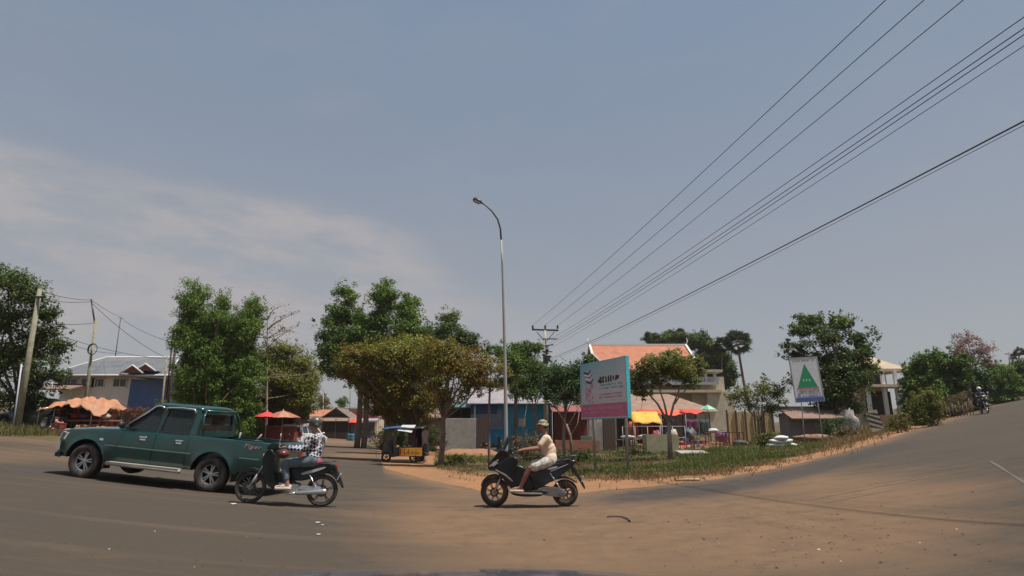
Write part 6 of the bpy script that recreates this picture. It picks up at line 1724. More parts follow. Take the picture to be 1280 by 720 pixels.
# ================================================================== wheels
def bike_wheel(parent, c, Rr, w, style, front=True):
    mb = MB(); prof = []
    for i in range(14):
        a = 2 * math.pi * i / 14; prof.append((Rr - w * .5 + math.cos(a) * w * .5, math.sin(a) * w * .5))
    mb.lathe(prof, c, n=36); ty = mb.build('wheel', M['rubber'], parent)
    ri = Rr - w * .95
    mb = MB(); mb.lathe([(ri, -w * .38), (ri + .015, -w * .40), (ri + .015, w * .40), (ri, w * .38), (ri - .012, w * .2), (ri - .012, -w * .2)], c, n=36, smooth=False); mb.build('rim', M['dark_metal'] if style != 'gold' else mat('bronze_rim', (.12, .09, .06), .45, .6), ty)
    mb = MB(); mb.lathe([(0, -.05), (.03, -.05), (.045, -.02), (.045, .02), (.03, .05), (0, .05)], c, closed=False, n=14); mb.build('hub', M['alu'], ty)
    mb = MB()
    if style == 'wire':
        for i in range(18):
            a = 2 * math.pi * i / 18; a2 = a + (.35 if i % 2 else -.35)
            mb.tube([V(c[0] + math.cos(a2) * .035, c[1] + (.03 if i % 4 < 2 else -.03), c[2] + math.sin(a2) * .035), V(c[0] + math.cos(a) * ri, c[1], c[2] + math.sin(a) * ri)], .0028, 4)
        mb.build('spokes', M['chrome'], ty)
    else:
        nsp = 5 if style == 'five' else 8
        for i in range(nsp):
            a = 2 * math.pi * i / nsp + .3
            for da in (-.09, .09):
                p = V(c[0] + math.cos(a) * .03, c[1], c[2] + math.sin(a) * .03); q = V(c[0] + math.cos(a + da) * ri, c[1], c[2] + math.sin(a + da) * ri)
                mb.beam(p, q, .022, .014)
        mb.build('spokes', mat('bronze_spokes', (.19, .14, .09), .45, .5) if style == 'gold' else M['dark_metal'], ty)
    mb = MB(); mb.lathe([(ri * .3, .045), (ri * .5, .045), (ri * .5, .049), (ri * .3, .049)], c, n=24, smooth=False); mb.build('brake_disc', M['dark_metal'], ty)
    return ty

def side_plate(name, out, w, m, parent, y=0.0, bevel=.018, taper=None, holes=()):
    mb = MB()
    if taper:
        mb.plate(out, w, holes=holes, fn=lambda u, v, k: (u, y + k * taper(u, v), v))
    else: mb.plate(out, w, holes=holes, fn=lambda u, v, k: (u, y + k, v))
    if w >= .1 and bevel >= .015:          # moulded plastic: rounded shell
        o = mb.build(name, m, None)
        r = o.modifiers.new('r', 'REMESH'); r.mode = 'VOXEL'; r.voxel_size = .011
        s = o.modifiers.new('s', 'SMOOTH'); s.iterations = 4; s.factor = .5
        bake(o)
        for p in o.data.polygons: p.use_smooth = True
        o.parent = parent
        return o
    o = mb.build(name, m, parent, bevel=bevel, seg=3)
    for p in o.data.polygons: p.use_smooth = False
    return o
def smooth_out(pts, it=2):
    for _ in range(it):
        q = []
        for i in range(len(pts)):
            a, b = pts[i], pts[(i + 1) % len(pts)]
            q += [(a[0] * .75 + b[0] * .25, a[1] * .75 + b[1] * .25), (a[0] * .25 + b[0] * .75, a[1] * .25 + b[1] * .75)]
        pts = q
    return pts

def maxi_scooter(label, loc, rotz):
    t = thing('scooter', label, 'scooter', loc, rotz)
    bike_wheel(t, (.70, 0, .285), .285, .11, 'gold'); bike_wheel(t, (-.72, 0, .26), .26, .13, 'gold')
    S = lambda n, o, w, m=M['navy'], **k: side_plate(n, smooth_out(o), w, m, t, **k)
    tp = lambda u, v: .55 + .45 * max(0, min(1, (.86 - u) / .3))
    S('front_fairing', [(.56, 1.12), (.70, .97), (.84, .78), (.80, .70), (.66, .70), (.55, .58), (.42, .60), (.36, .78), (.36, 1.0), (.44, 1.10)], .36, taper=tp)
    S('fairing_wing', [(.62, .86), (.60, .70), (.50, .52), (.36, .36), (.26, .30), (.22, .40), (.30, .58), (.24, .76), (.18, .92), (.34, 1.0)], .46, bevel=.03)
    mb = MB(); 
    for i in range(7):
        v = i / 6
        pass
    vs = []; fs = []
    for i in range(7):
        for j in range(7):
            v = i / 6; u = (j / 6 - .5) * 2
            vs.append((.60 - .17 * v - .07 * abs(u) ** 2, u * (.15 - .03 * v), 1.02 + .36 * v - .04 * u * u * v))
    for i in range(6):
        for j in range(6): k = i * 7 + j; fs.append((k, k + 1, k + 8, k + 7))
    mb.add(vs, fs, smooth=True); ws = mb.build('windscreen', glass('smoked_screen', (.02, .02, .025), .8), t, fix=False); s_ = ws.modifiers.new('s', 'SOLIDIFY'); s_.thickness = .004
    for s in (-1, 1):
        mb = MB(); mb.plate([(.79, .80), (.70, .88), (.60, .86), (.70, .79)], .012, fn=lambda u, v, k, s=s: (u, s * (.115 + (.8 - u) * .35) + k, v)); mb.build('headlight', M['clear_light'], t)
        mb = MB(); mb.tube([(.36, s * .16, 1.10), (.33, s * .30, 1.22), (.32, s * .33, 1.30)], .008, 6); mb.ell((.31, s * .36, 1.34), (.02, .065, .045), n=12, k=8); mb.build('mirror', M['black'], t)
        mb = MB(); mb.tube([(.54, s * .085, .62), (.70, s * .085, .285)], .022, 10); mb.build('fork_leg', M['alu'], t)
        mb = MB(); mb.tube([(-.42, s * .15, .66), (-.66, s * .15, .30)], .014, 8)
        for i in range(10): mb.lathe([(.028, -.006), (.034, 0), (.028, .006)], c=(0, 0, 0), n=10) if False else None
        mb.tube([V(-.44 - .017 * i + .0, s * .15 + .026 * math.cos(i * 1.57), .64 - .026 * i) for i in range(12)], .008, 5); mb.build('shock_absorber', M['red_light'] if False else M['alu'], t)
    S('front_fender', [(.98, .40), (.94, .52), (.82, .62), (.66, .64), (.52, .56), (.54, .52), (.68, .585), (.80, .56), (.90, .48), (.93, .39)], .13, M['black'], bevel=.01)
    S('centre_tunnel', [(.34, .82), (.10, .78), (.0, .62), (-.12, .42), (-.10, .30), (.30, .30)], .26, M['navy'])
    S('floorboard', [(.40, .34), (.36, .25), (-.34, .24), (-.40, .33), (-.10, .33)], .44, M['black'])
    S('side_trim', [(.44, .40), (.36, .27), (-.30, .25), (-.24, .285), (.30, .30), (.38, .44)], .45, M['chrome'], bevel=.004)
    S('rear_body', [(.04, .68), (-.02, .76), (-.30, .78), (-.55, .83), (-.90, .90), (-.98, .86), (-.80, .70), (-.62, .58), (-.40, .46), (-.18, .34), (-.08, .40), (-.06, .55)], .36, taper=lambda u, v: 1 if u > -.4 else 1 - .45 * (-.4 - u) / .58)
    S('seat', [(.06, .74), (.0, .80), (-.28, .785), (-.42, .83), (-.50, .885), (-.82, .925), (-.88, .90), (-.55, .82), (-.28, .75)], .27, M['seat'], bevel=.03)
    S('side_decal', [(-.36, .74), (-.56, .78), (-.60, .76), (-.40, .71)], .365, mat('grey_decal', (.45, .45, .47), .4), bevel=.0)
    mb = MB(); mb.tube([(-.62, .11, .90), (-.85, .12, .97), (-1.02, .08, .975), (-1.02, -.08, .975), (-.85, -.12, .97), (-.62, -.11, .90)], .013, 8); mb.box((-.93, 0, .975), (.2, .2, .018)); mb.build('rear_rack', M['black'], t)
    mb = MB(); mb.box((-.965, 0, .84), (.05, .16, .05)); mb.build('tail_light', M['red_light'], t, bevel=.01)
    S('rear_fender', [(-.86, .78), (-.92, .76), (-1.10, .44), (-1.13, .33), (-1.09, .34), (-.98, .54), (-.84, .70)], .12, M['black'], bevel=.006)
    mb = MB(); mb.box((-1.07, 0, .52), (.012, .17, .12), rot=Matrix.Rotation(-.35, 3, 'Y')); mb.build('number_plate', mat('plate_white', (.5, .5, .5), .5), t)
    mb = MB(); mb.capsule((-.22, .10, .33), (-.60, .10, .30), .085, .07); mb.plate(smooth_out([(-.16, .36), (-.40, .40), (-.66, .36), (-.76, .26), (-.66, .19), (-.36, .22), (-.18, .26)]), .06, fn=lambda u, v, k: (u, .165 + k, v)); mb.ell((-.18, 0, .36), (.13, .12, .1)); mb.lathe([(0, .2), (.07, .2), (.075, .19), (.075, .17), (0, .17)], (-.66, 0, .27), closed=False, n=18); mb.build('engine', mat('cast_grey', (.20, .19, .18), .45, .5, .2, 20), t, bevel=.008)
    mb = MB(); mb.capsule((-.40, -.16, .30), (-.86, -.20, .40), .05, .062); mb.build('exhaust', M['dark_metal'], t)
    mb = MB(); mb.tube([(.24, .33, 1.06), (.28, .2, 1.07), (.32, .06, 1.04), (.32, -.06, 1.04), (.28, -.2, 1.07), (.24, -.33, 1.06)], .012, 8); hb = mb.build('handlebar', M['dark_metal'], t)
    for s in (-1, 1):
        mb = MB(); mb.tube([(.26, s * .22, 1.065), (.235, s * .35, 1.06)], .018, 8); mb.build('grip', M['rubber'], hb)
        mb = MB(); mb.tube([(.29, s * .20, 1.06), (.31, s * .34, 1.05)], .006, 5); mb.build('lever', M['alu'], hb)
    mb = MB(); mb.box((.36, 0, 1.08), (.1, .22, .1)); mb.build('dashboard', M['black'], t, bevel=.02)
    S('fairing_line', [(.80, .80), (.60, .94), (.46, 1.02), (.44, 1.00), (.60, .91), (.78, .77)], .30, M['alu'], bevel=.0)
    S('tail_line', [(-.10, .62), (-.40, .68), (-.80, .83), (-.80, .81), (-.40, .655), (-.12, .60)], .30, M['alu'], bevel=.0)
    S('belly_cover', [(.50, .50), (.42, .30), (.25, .20), (-.25, .20), (-.30, .26), (.2, .30), (.36, .46)], .30, M['black'])
    S('hugger', [(-.40, .50), (-.52, .58), (-.78, .58), (-.98, .46), (-.96, .44), (-.78, .54), (-.56, .53), (-.44, .46)], .14, M['black'], bevel=.005)
    S('chrome_accent', [(.66, .74), (.44, .64), (.30, .50), (.33, .50), (.47, .62), (.66, .71)], .475, M['alu'], bevel=.0)
    return t

def moped(label, loc, rotz, front_style='wire', group=None, basket=True, detail=True):
    t = thing('motorbike', label, 'motorbike', loc, rotz, group)
    bike_wheel(t, (.665, 0, .29), .29, .065, 'wire'); bike_wheel(t, (-.665, 0, .295), .295, .075, 'five')
    S = lambda n, o, w, m=M['ub_black'], **k: side_plate(n, smooth_out(o), w, m, t, **k)
    for s in (-1, 1):
        mb = MB(); mb.tube([(.42, s * .065, .80), (.56, s * .065, .52)], .018, 8); mb.tube([(.55, s * .065, .54), (.665, s * .065, .29)], .024, 8); mb.build('fork_leg', M['alu'], t)
        mb = MB(); mb.tube([(-.42, s * .13, .58), (-.60, s * .13, .31)], .012, 8); mb.tube([V(-.43 - .018 * i, s * .13 + .024 * math.cos(i * 1.57), .565 - .025 * i) for i in range(9)], .007, 5); mb.build('shock_absorber', M['chrome'], t)
        mb = MB(); mb.tube([(.20, s * .2, 1.04), (.18, s * .26, 1.16), (.17, s * .27, 1.22)], .006, 6); mb.ell((.165, s * .29, 1.27), (.014, .05, .045), n=12, k=8); mb.build('mirror', M['chrome'] if s > 0 else M['black'], t)
    S('front_fender', [(.96, .40), (.90, .56), (.76, .65), (.58, .64), (.44, .50), (.47, .48), (.60, .59), (.76, .60), (.86, .53), (.92, .39)], .11, bevel=.01)
    S('leg_shield', [(.50, .84), (.44, .98), (.34, 1.02), (.26, .92), (.24, .72), (.20, .50), (.10, .34), (.16, .28), (.34, .36), (.44, .56)], .40, bevel=.02, taper=lambda u, v: .55 + .45 * max(0, min(1, (.55 - u) / .25)))
    S('headlight_cowl', [(.46, 1.00), (.42, 1.10), (.28, 1.14), (.16, 1.10), (.18, 1.02), (.32, .98)], .24, bevel=.03)
    mb = MB(); mb.ell((.425, 0, 1.04), (.03, .075, .05)); mb.build('headlight', M['clear_light'], t)
    for s in (-1, 1): mb = MB(); mb.ell((.47, s * .10, .88), (.03, .04, .04)); mb.build('indicator', mat('amber_lens', (.5, .22, .03), .3), t)
    S('frame_cover', [(.26, .62), (.10, .58), (-.05, .60), (-.12, .68), (-.20, .60), (-.14, .40), (-.02, .32), (.18, .36)], .20)
    S('tail_body', [(-.05, .68), (-.30, .70), (-.60, .76), (-.88, .80), (-.92, .74), (-.74, .62), (-.46, .50), (-.20, .44), (-.10, .52)], .26, taper=lambda u, v: 1 if u > -.4 else 1 - .4 * (-.4 - u) / .5)
    S('side_decal', [(-.24, .60), (-.60, .72), (-.72, .74), (-.66, .69), (-.30, .56)], .268, mat('silver_decal', (.4, .42, .42), .4), bevel=0.0)
    S('seat', [(.04, .70), (-.02, .755), (-.34, .76), (-.66, .80), (-.78, .80), (-.74, .76), (-.34, .71), (.0, .66)], .24, M['seat'], bevel=.025)
    mb = MB(); mb.box((-.885, 0, .745), (.05, .16, .07)); mb.build('tail_light', M['red_light'], t, bevel=.012)
    S('rear_fender', [(-.84, .74), (-.90, .70), (-1.00, .52), (-1.07, .36), (-1.03, .36), (-.94, .52), (-.80, .62)], .11, M['black'], bevel=.005)
    S('mudguard', [(-.98, .46), (-.90, .60), (-.76, .66), (-.60, .64), (-.60, .61), (-.75, .62), (-.87, .56), (-.95, .44)], .12, M['black'], bevel=.005)
    mb = MB(); mb.box((-.955, 0, .56), (.012, .16, .12), rot=Matrix.Rotation(-.4, 3, 'Y')); mb.build('number_plate', mat('plate_grey', (.5, .5, .52), .5), t)
    mb = MB(); mb.capsule((.02, 0, .36), (-.20, 0, .33), .10, .09); mb.box((.02, 0, .34), (.26, .22, .14)); mb.box((-.12, .11, .32), (.24, .05, .16)); mb.build('engine', M['alu'], t, bevel=.015)
    mb = MB(); mb.capsule((-.24, .17, .25), (-.74, .18, .30), .042, .052); mb.tube([(.06, .12, .24), (-.1, .16, .22), (-.26, .17, .25)], .018, 8); mb.build('exhaust', M['chrome'], t)
    mb = MB(); mb.box((-.42, .11, .34), (.46, .03, .07)); mb.build('chain_guard', M['alu'], t, bevel=.01)
    mb = MB(); mb.tube([(-.02, -.28, .29), (-.02, .28, .29)], .012, 6); mb.build('foot_peg', M['rubber'], t)
    mb = MB(); mb.tube([(.14, .32, 1.04), (.20, .18, 1.06), (.24, .05, 1.05), (.24, -.05, 1.05), (.20, -.18, 1.06), (.14, -.32, 1.04)], .011, 8); hb = mb.build('handlebar', M['chrome'], t)
    for s in (-1, 1):
        mb = MB(); mb.tube([(.165, s * .22, 1.05), (.135, s * .335, 1.04)], .017, 8); mb.build('grip', M['rubber'], hb)
    mb = MB(); mb.tube([(-.45, .12, .78), (-.80, .12, .84), (-.86, 0, .845), (-.80, -.12, .84), (-.45, -.12, .78)], .009, 7); mb.build('grab_rail', M['dark_metal'], t)
    return t

def place_px(pf, pr):
    """origin between two ground contacts given as view points, x axis pointing from rear to front; returns (loc, rot matrix 4x4, distance)"""
    a = gp(*pf); b = gp(*pr); o = (a + b) / 2; x = (a - b).normalized()
    up = V(0, 0, 1); y = up.cross(x).normalized(); z = x.cross(y)
    return o, Matrix((x, y, z)).transposed(), (a - b).length
def set_rot(o, Mx): o.rotation_euler = Mx.to_euler()

# ---------------- scooter in the centre
pf, pr = (617.5, 633.5), (706.5, 633)
o, Mx, L_ = place_px(pf, pr)
sc_ = maxi_scooter('large dark adventure style scooter ridden across the junction in the centre', o, 0)
set_rot(sc_, Mx)
J = dict(pelvis=V(-.44, 0, .885), chest=V(-.37, 0, 1.26), neck=V(-.35, 0, 1.42), head=V(-.30, 0, 1.575),
         shL=V(-.36, .185, 1.33), elL=V(-.20, .27, 1.13), wrL=V(.12, .29, 1.10), hdL=V(.95, .0, -.12), shR=V(-.36, -.185, 1.33), elR=V(-.20, -.27, 1.13), wrR=V(.12, -.29, 1.10), hdR=V(.95, 0, -.12),
         hpL=V(-.40, .11, .86), knL=V(-.02, .24, .76), anL=V(.17, .22, .385), toL=V(.36, .24, .345), hpR=V(-.40, -.11, .86), knR=V(-.02, -.24, .76), anR=V(.17, -.22, .385), toR=V(.36, -.24, .345))
figure('person', 'rider in a beige t-shirt, cream shorts and patterned cap on the large scooter', o, Mx, J, M['skin'], M['beige'], M['cream'], 'cap', M['capcloth'], shoe_m=M['white_rubber'], leg_cover=.78)

# ---------------- moped and rider on the left
pf, pr = (309.5, 629), (400.5, 633.5)
o, Mx, L_ = place_px(pf, pr)
mo = moped('black underbone motorbike in front of the pickup tail, ridden left', o, 0); set_rot(mo, Mx)
J = dict(pelvis=V(-.42, 0, .84), chest=V(-.40, 0, 1.20), neck=V(-.38, 0, 1.36), head=V(-.36, 0, 1.51),
         shL=V(-.38, .175, 1.26), elL=V(-.24, .25, 1.02), wrL=V(.03, .285, 1.07), hdL=V(.95, 0, -.1), shR=V(-.38, -.175, 1.26), elR=V(-.24, -.25, 1.02), wrR=V(.03, -.285, 1.07), hdR=V(.95, 0, -.1),
         hpL=V(-.38, .10, .82), knL=V(.06, .17, .76), anL=V(-.06, .22, .385), toL=V(.13, .24, .335), hpR=V(-.38, -.10, .82), knR=V(.06, -.17, .76), anR=V(-.06, -.22, .385), toR=V(.13, -.24, .335))
figure('person', 'rider in a black and white checked shirt and dark helmet on the underbone motorbike', o, Mx, J, M['skin2'], M['check'], M['denim'], 'open_helmet', mat('dark_helmet', (.07, .075, .06), .35, var=.4, scale=18), sleeve='long', leg_cover=1.72, shoe_m=M['white_rubber'], hem_m=M['pink'])
mb = MB(); vs = []
mb.ell((0, 0, 0), (.10, .14, .085), n=16, k=10); o_ = mb.build('bag', M['maroon'], None, fix=False); tag(o_, 'maroon bag hanging at the handlebar of the underbone motorbike', 'bag'); o_.location = o + Mx @ V(.12, .08, .93); set_rot(o_, Mx)

# ---------------- far rider on the right, coming towards us
p = gp(1231, 517); tw = (V(0, 0, 0) - p); az = math.atan2(tw.y, tw.x) + .22
xx = V(math.cos(az), math.sin(az), 0); fr_ = gz(p.x + xx.x, p.y + xx.y) - gz(p.x, p.y); xx.z = fr_; xx.normalize(); yy = V(0, 0, 1).cross(xx).normalized(); Mx = Matrix((xx, yy, xx.cross(yy))).transposed()
far = copy_tree(mo); far.location = p; set_rot(far, Mx); far.scale = (1.1, 1.1, 1.1); far['label'] = 'distant motorbike coming down the road on the right'
J2 = {k: v.copy() for k, v in J.items()}
J2['hdL'] = V(.95, 0, -.1)
fr_man = figure('person', 'distant rider in dark clothes and a white helmet on the right hand road', p, Mx, J2, M['skin2'], mat('charcoal_jacket', (.05, .06, .09), .8), mat('dark_trousers', (.03, .03, .04), .9), 'helmet', mat('white_helmet', (.6, .6, .62), .3), voxel=.016, sleeve='long', leg_cover=1.9, shoe_m=M['black'])
fr_man.scale = (1.1, 1.1, 1.1)
# parked / distant motorbikes
for (px, py, rz, lb, grp) in [
    (618, 567, .15, 'parked dark motorbike in front of the blue building, just left of the lamp pole', None),
    (63, 541, 2.4, 'dark motorbike parked at the left end of the orange tarp', None),
    (74, 542, 2.0, 'motorbike parked beside the pickup nose under the tarp', None),
    (452, 551, .9, 'distant parked motorbike left of the side street umbrella end', None),
    (460, 551, 1.2, 'distant parked motorbike below the grey awning', None),
    (467, 551.5, 1.6, 'rightmost distant parked motorbike below the grey awning', None),
    (356, 556, 1.9, 'motorbike parked behind the rider, under the faded orange umbrella', None),
    (1281, 491, -1.9, 'far motorbike cut off by the right edge of the view', None)]:
    q = gp(px, py); c = copy_tree(mo); c.location = q; c.rotation_euler = (0, 0, rz); c['label'] = lb
q = gp(618, 567)
pk_ = V(q.x, q.y, gz(q.x, q.y))

# ================================================================== pickup truck
pf, pr = (103.5, 597), (261, 614.5)
o, Mx, WB = place_px(pf, pr)
# contacts are of the near (left) wheels: shift the origin to the vehicle's middle
HW = .84
rear = gp(*pr)
t = thing('pickup_truck', 'dark green double cab pickup truck crossing on the left', 'pickup truck', rear - Mx @ V(0, HW - .10, 0))
set_rot(t, Mx)
RW, ZC, RA = .355, .355, .455
ROOF = 1.70
def prof_top(x):
    return float(np.interp(x, [-1.22, -1.2, .5, 2.22, 2.32, 2.9, 3.5, 3.72, 3.80], [1.05, 1.10, 1.10, 1.07, 1.09, 1.05, .98, .90, .74]))
def hw_(x, z):
    b = float(np.interp(x, [-1.25, -1.15, 2.6, 3.4, 3.66, 3.80], [.81, .84, .84, .82, .76, .62]))
    bulge = float(np.interp(z, [.35, .5, .72, .9, 1.1], [-.035, 0, .012, 0, -.025]))
    for xw in (0, WB):
        d = math.hypot(x - xw, z - ZC)
        if d < RA + .11 and z < 1.0: bulge += .028 * max(0, 1 - max(0, d - RA) / .11)
    return b + bulge
def bot(x):
    b = .40 if x > -.6 else .46
    for xw in (0, WB):
        if abs(x - xw) < RA: b = max(b, ZC + math.sqrt(RA ** 2 - (x - xw) ** 2))
    return b
xs = sorted(set([round(v, 3) for v in list(np.arange(-1.22, 3.80, .06)) + [WB + RA * math.cos(a) for a in np.linspace(0, math.pi, 25)] + [RA * math.cos(a) for a in np.linspace(0, math.pi, 25)] + [.5, .505, 2.24, 2.245, -1.22, -1.17, -1.165, 3.76, 3.80]]))
rings = []
zs = [0, .10, .25, .4, .55, .7, .85, .95, 1.0]
for x in xs:
    zt, zb = prof_top(x), bot(x)
    r = [(0, zb + .0), (hw_(x, zb) - .30, zb), (hw_(x, zb) - .03, zb)]
    for f_ in zs[:-1]:
        z = zb + .01 + (zt - .03 - zb) * f_; r.append((hw_(x, z), z))
    h_ = hw_(x, zt)
    r.append((h_ - .012, zt - .008)); r.append((h_ - .035, zt))
    if x <= -1.168: r += [(h_ - .09, zt), (h_ - .2, zt), (0, zt)]                       # tailgate
    elif x <= .5025: r += [(h_ - .09, zt), (h_ - .10, .62), (0, .62)]                    # open bed
    elif x <= 2.2425: r += [(h_ - .09, zt), (h_ - .10, .5), (0, .5)]                     # cabin tub
    else:
        cr = .035; r += [(h_ * .78, zt + cr * .7), (h_ * .45, zt + cr), (0, zt + cr * 1.1)]
    rings.append(r)
n = len(rings[0]); vs = []; fs = []; ms = []
for x, r in zip(xs, rings):
    for y, z in r: vs.append((x, y, z))
    for y, z in r[::-1][1:-1]: vs.append((x, -y, z))
m_ = 2 * n - 2
for i in range(len(xs) - 1):
    for k in range(m_): fs.append((i * m_ + k, i * m_ + (k + 1) % m_, (i + 1) * m_ + (k + 1) % m_, (i + 1) * m_ + k)); ms.append(1 if (k < 2 or k >= m_ - 2) else 0)
fs.append(tuple(range(m_))); ms.append(0); fs.append(tuple((len(xs) - 1) * m_ + k for k in range(m_))); ms.append(0)
mb = MB(); mb.v = vs; mb.f = fs; mb.m = ms; mb.sm = [True] * len(fs)
body = mb.build('body', [M['green_paint'], M['black']], t)
for p_ in body.data.polygons:
    if abs(p_.normal.z) < .3 and abs(p_.normal.x) < .3: p_.use_smooth = True
es = body.modifiers.new('split', 'EDGE_SPLIT'); es.split_angle = R(38)
def side_strip(name, pts_fn, x0, x1, off, m, par, nx=24, nz=6, side=1, th=.012):
    """panel following the body side; pts_fn(x) -> (z_low, z_high)"""
    vs = []; fs = []
    for i in range(nx + 1):
        x = x0 + (x1 - x0) * i / nx; a, b = pts_fn(x)
        for j in range(nz + 1):
            z = a + (b - a) * j / nz; vs.append((x, side * (hw_(x, z) + off), z))
    for i in range(nx):
        for j in range(nz): k = i * (nz + 1) + j; fs.append((k, k + nz + 1, k + nz + 2, k + 1))
    mb = MB(); mb.add(vs, fs, smooth=True); o = mb.build(name, m, par); s = o.modifiers.new('s', 'SOLIDIFY'); s.thickness = th; s.offset = -1 * side if False else 0
    bv = o.modifiers.new('b', 'BEVEL'); bv.width = .004; bv.segments = 2
    return o
YG = lambda z: HW - .035 - max(0, z - 1.08) * .24      # greenhouse side lies leaning inwards
cab_out = [(.515, 1.07), (.525, 1.45), (.55, 1.60), (.62, ROOF - .02), (1.56, ROOF - .01), (1.66, ROOF - .04), (2.30, 1.075)]
win_r = [(.67, 1.13), (.67, 1.50), (.72, 1.60), (1.31, 1.61), (1.35, 1.13)]
win_f = [(1.44, 1.13), (1.42, 1.61), (1.60, 1.61), (2.08, 1.19), (2.08, 1.13)]
for s in (-1, 1):
    mb = MB(); mb.plate(cab_out, .035, holes=[win_r, win_f], fn=lambda u, v, k, s=s: (u, s * (YG(v) - .018 + k), v)); cp = mb.build('cab_side', M['green_paint'], t, bevel=.006)
    def inset(w_, q):
        cx_ = sum(p[0] for p in w_) / len(w_); cz_ = sum(p[1] for p in w_) / len(w_)
        return [(cx_ + (p[0] - cx_) * q, cz_ + (p[1] - cz_) * q) for p in w_]
    for w_ in (win_r, win_f):
        mb = MB(); mb.plate(inset(w_, 1.01), .005, fn=lambda u, v, k, s=s: (u, s * (YG(v) - .022 + k), v)); mb.build('side_window', M['glass'], t)
        mb = MB(); mb.plate(inset(w_, 1.05), .012, holes=[inset(w_, .955)], fn=lambda u, v, k, s=s: (u, s * (YG(v) + .004 + k), v)); mb.build('window_seal', M['black'], t)
    for (x0, x1, z0, z1, xa, za) in ((.66, 1.36, 1.60, 1.655, .62, 1.56), (1.41, 1.64, 1.61, 1.655, 1.76, 1.50)):
        mb = MB(); mb.tube([(x0, s * (YG(z0) + .03), z0 - .035 if x0 < 1 else z0), (x0 + .05, s * (YG(z1) + .03), z1 - .01), ((x0 + x1) / 2, s * (YG(z1) + .035), z1), (x1 - .02, s * (YG(z1) + .03), z1 - .02)] + ([(xa, s * (YG(za) + .025), za), (2.10, s * (YG(1.21) + .02), 1.21)] if x0 > 1 else [(x1 + .01, s * (YG(z0) + .03), z0 - .04)]), .019, 8); mb.build('rain_visor', M['chrome'], t)
    dl = lambda x: (max(.47, ZC + math.sqrt(max(0, (RA + .05) ** 2 - x * x)) if abs(x) < RA + .05 else .47), 1.065)
    side_strip('rear_door', dl, .62, 1.375, .006, M['green_paint'], t, side=s)
    side_strip('front_door', lambda x: (.47, 1.065), 1.39, 2.30, .006, M['green_paint'], t, side=s)
    side_strip('side_moulding', lambda x: (.715, .74), .50, 2.50, .016, M['trim_green'], t, nz=2, side=s, th=.01)
    side_strip('side_moulding', lambda x: (.735, .76), -1.05, -.60, .016, M['trim_green'], t, nz=2, side=s, th=.01)
    for x in (.74, 1.58):
        side_strip('door_handle', lambda x: (.955, .985), x, x + .17, .022, M['chrome'], t, nx=4, nz=2, side=s, th=.014)
        side_strip('handle_surround', lambda x: (.90, .94), x + .02, x + .15, .016, M['chrome'], t, nx=4, nz=2, side=s, th=.008)
    mb = MB(); mb.tube([(2.10, s * .80, 1.12), (2.13, s * .93, 1.15)], .015, 6); mb.ell((2.11, s * .98, 1.19), (.045, .09, .075)); mb.build('wing_mirror', M['black'], t)
    mb = MB(); mb.tube([(.62, s * .93, .36), (2.32, s * .93, .375)], .042, 10); mb.box((1.47, s * .90, .405), (1.66, .14, .018))
    for x in (.8, 1.47, 2.1): mb.box((x, s * .82, .40), (.05, .2, .03))
    mb.build('side_step', mat('tan_step', (.42, .38, .32), .45, .2), t)
    for xw in (0, WB):
        mb = MB(); mb.box((xw - RA - .02, s * (HW - .10), .38), (.015, .22, .28)); mb.build('mudflap', M['rubber'], t)
    mb = MB(); mb.plate([(3.44, .90), (3.50, .76), (3.74, .74), (3.73, .86), (3.62, .93)], .02, fn=lambda u, v, k, s=s: (u, s * (hw_(u, v) + .006 + k), v)); mb.build('headlight', M['clear_light'], t, bevel=.005)
    mb = MB(); mb.box((2.62, s * (hw_(2.62, .82) + .008), .84), (.07, .02, .045)); mb.build('side_indicator', M['clear_light'], t)
    mb = MB(); mb.box((-1.22, s * .74, .84), (.03, .13, .36)); mb.build('tail_light', M['red_light'], t, bevel=.01)
M['silver'] = mat('silver_alloy', (.52, .50, .49), .35, .35, .12, 14)
def truck_wheel(par, x, s):
    y = s * (HW - .10)
    mb = MB(); w = .23
    prof = [(.20, -w * .42), (.30, -w * .5), (.345, -w * .44), (RW, -w * .30), (RW, w * .30), (.345, w * .44), (.30, w * .5), (.20, w * .42)]
    mb.lathe(prof, (x, y, ZC), n=40); 
    for i in range(40):
        a = 2 * math.pi * i / 40
        for q in (-1, 1): mb.box((x + math.cos(a + q * .04) * (RW + .001), y + q * w * .24, ZC + math.sin(a + q * .04) * (RW + .001)), (.012, w * .26, .028), rot=Matrix.Rotation(-a, 3, 'Y'))
    wh = mb.build('wheel', M['rubber'], par)
    mb = MB(); yo = y + s * .055
    mb.lathe([(.205, -.02), (.218, .012), (.205, .03), (.19, .012), (.185, -.03)], (x, yo, ZC), n=40)
    for i in range(5):
        a = 2 * math.pi * i / 5 + .5
        for da in (-.17, .17):
            mb.beam((x + math.cos(a + da * 1.4) * .045, yo + s * .012, ZC + math.sin(a + da * 1.4) * .045), (x + math.cos(a + da) * .195, yo + s * .006, ZC + math.sin(a + da) * .195), .03, .024)
    mb.lathe([(0, s * .03), (.045, s * .03), (.062, s * .01), (.062, -s * .02), (0, -s * .02)], (x, yo, ZC), n=20, closed=False)
    mb.build('rim', M['silver'], wh)
    mb = MB(); mb.lathe([(0, 0), (.19, 0), (.19, -s * .03), (0, -s * .03)], (x, yo - s * .035, ZC), n=30, closed=False); mb.build('brake_drum', M['dark_metal'], wh)
    return wh
for s in (-1, 1):
    for x in (0, WB): truck_wheel(t, x, s)
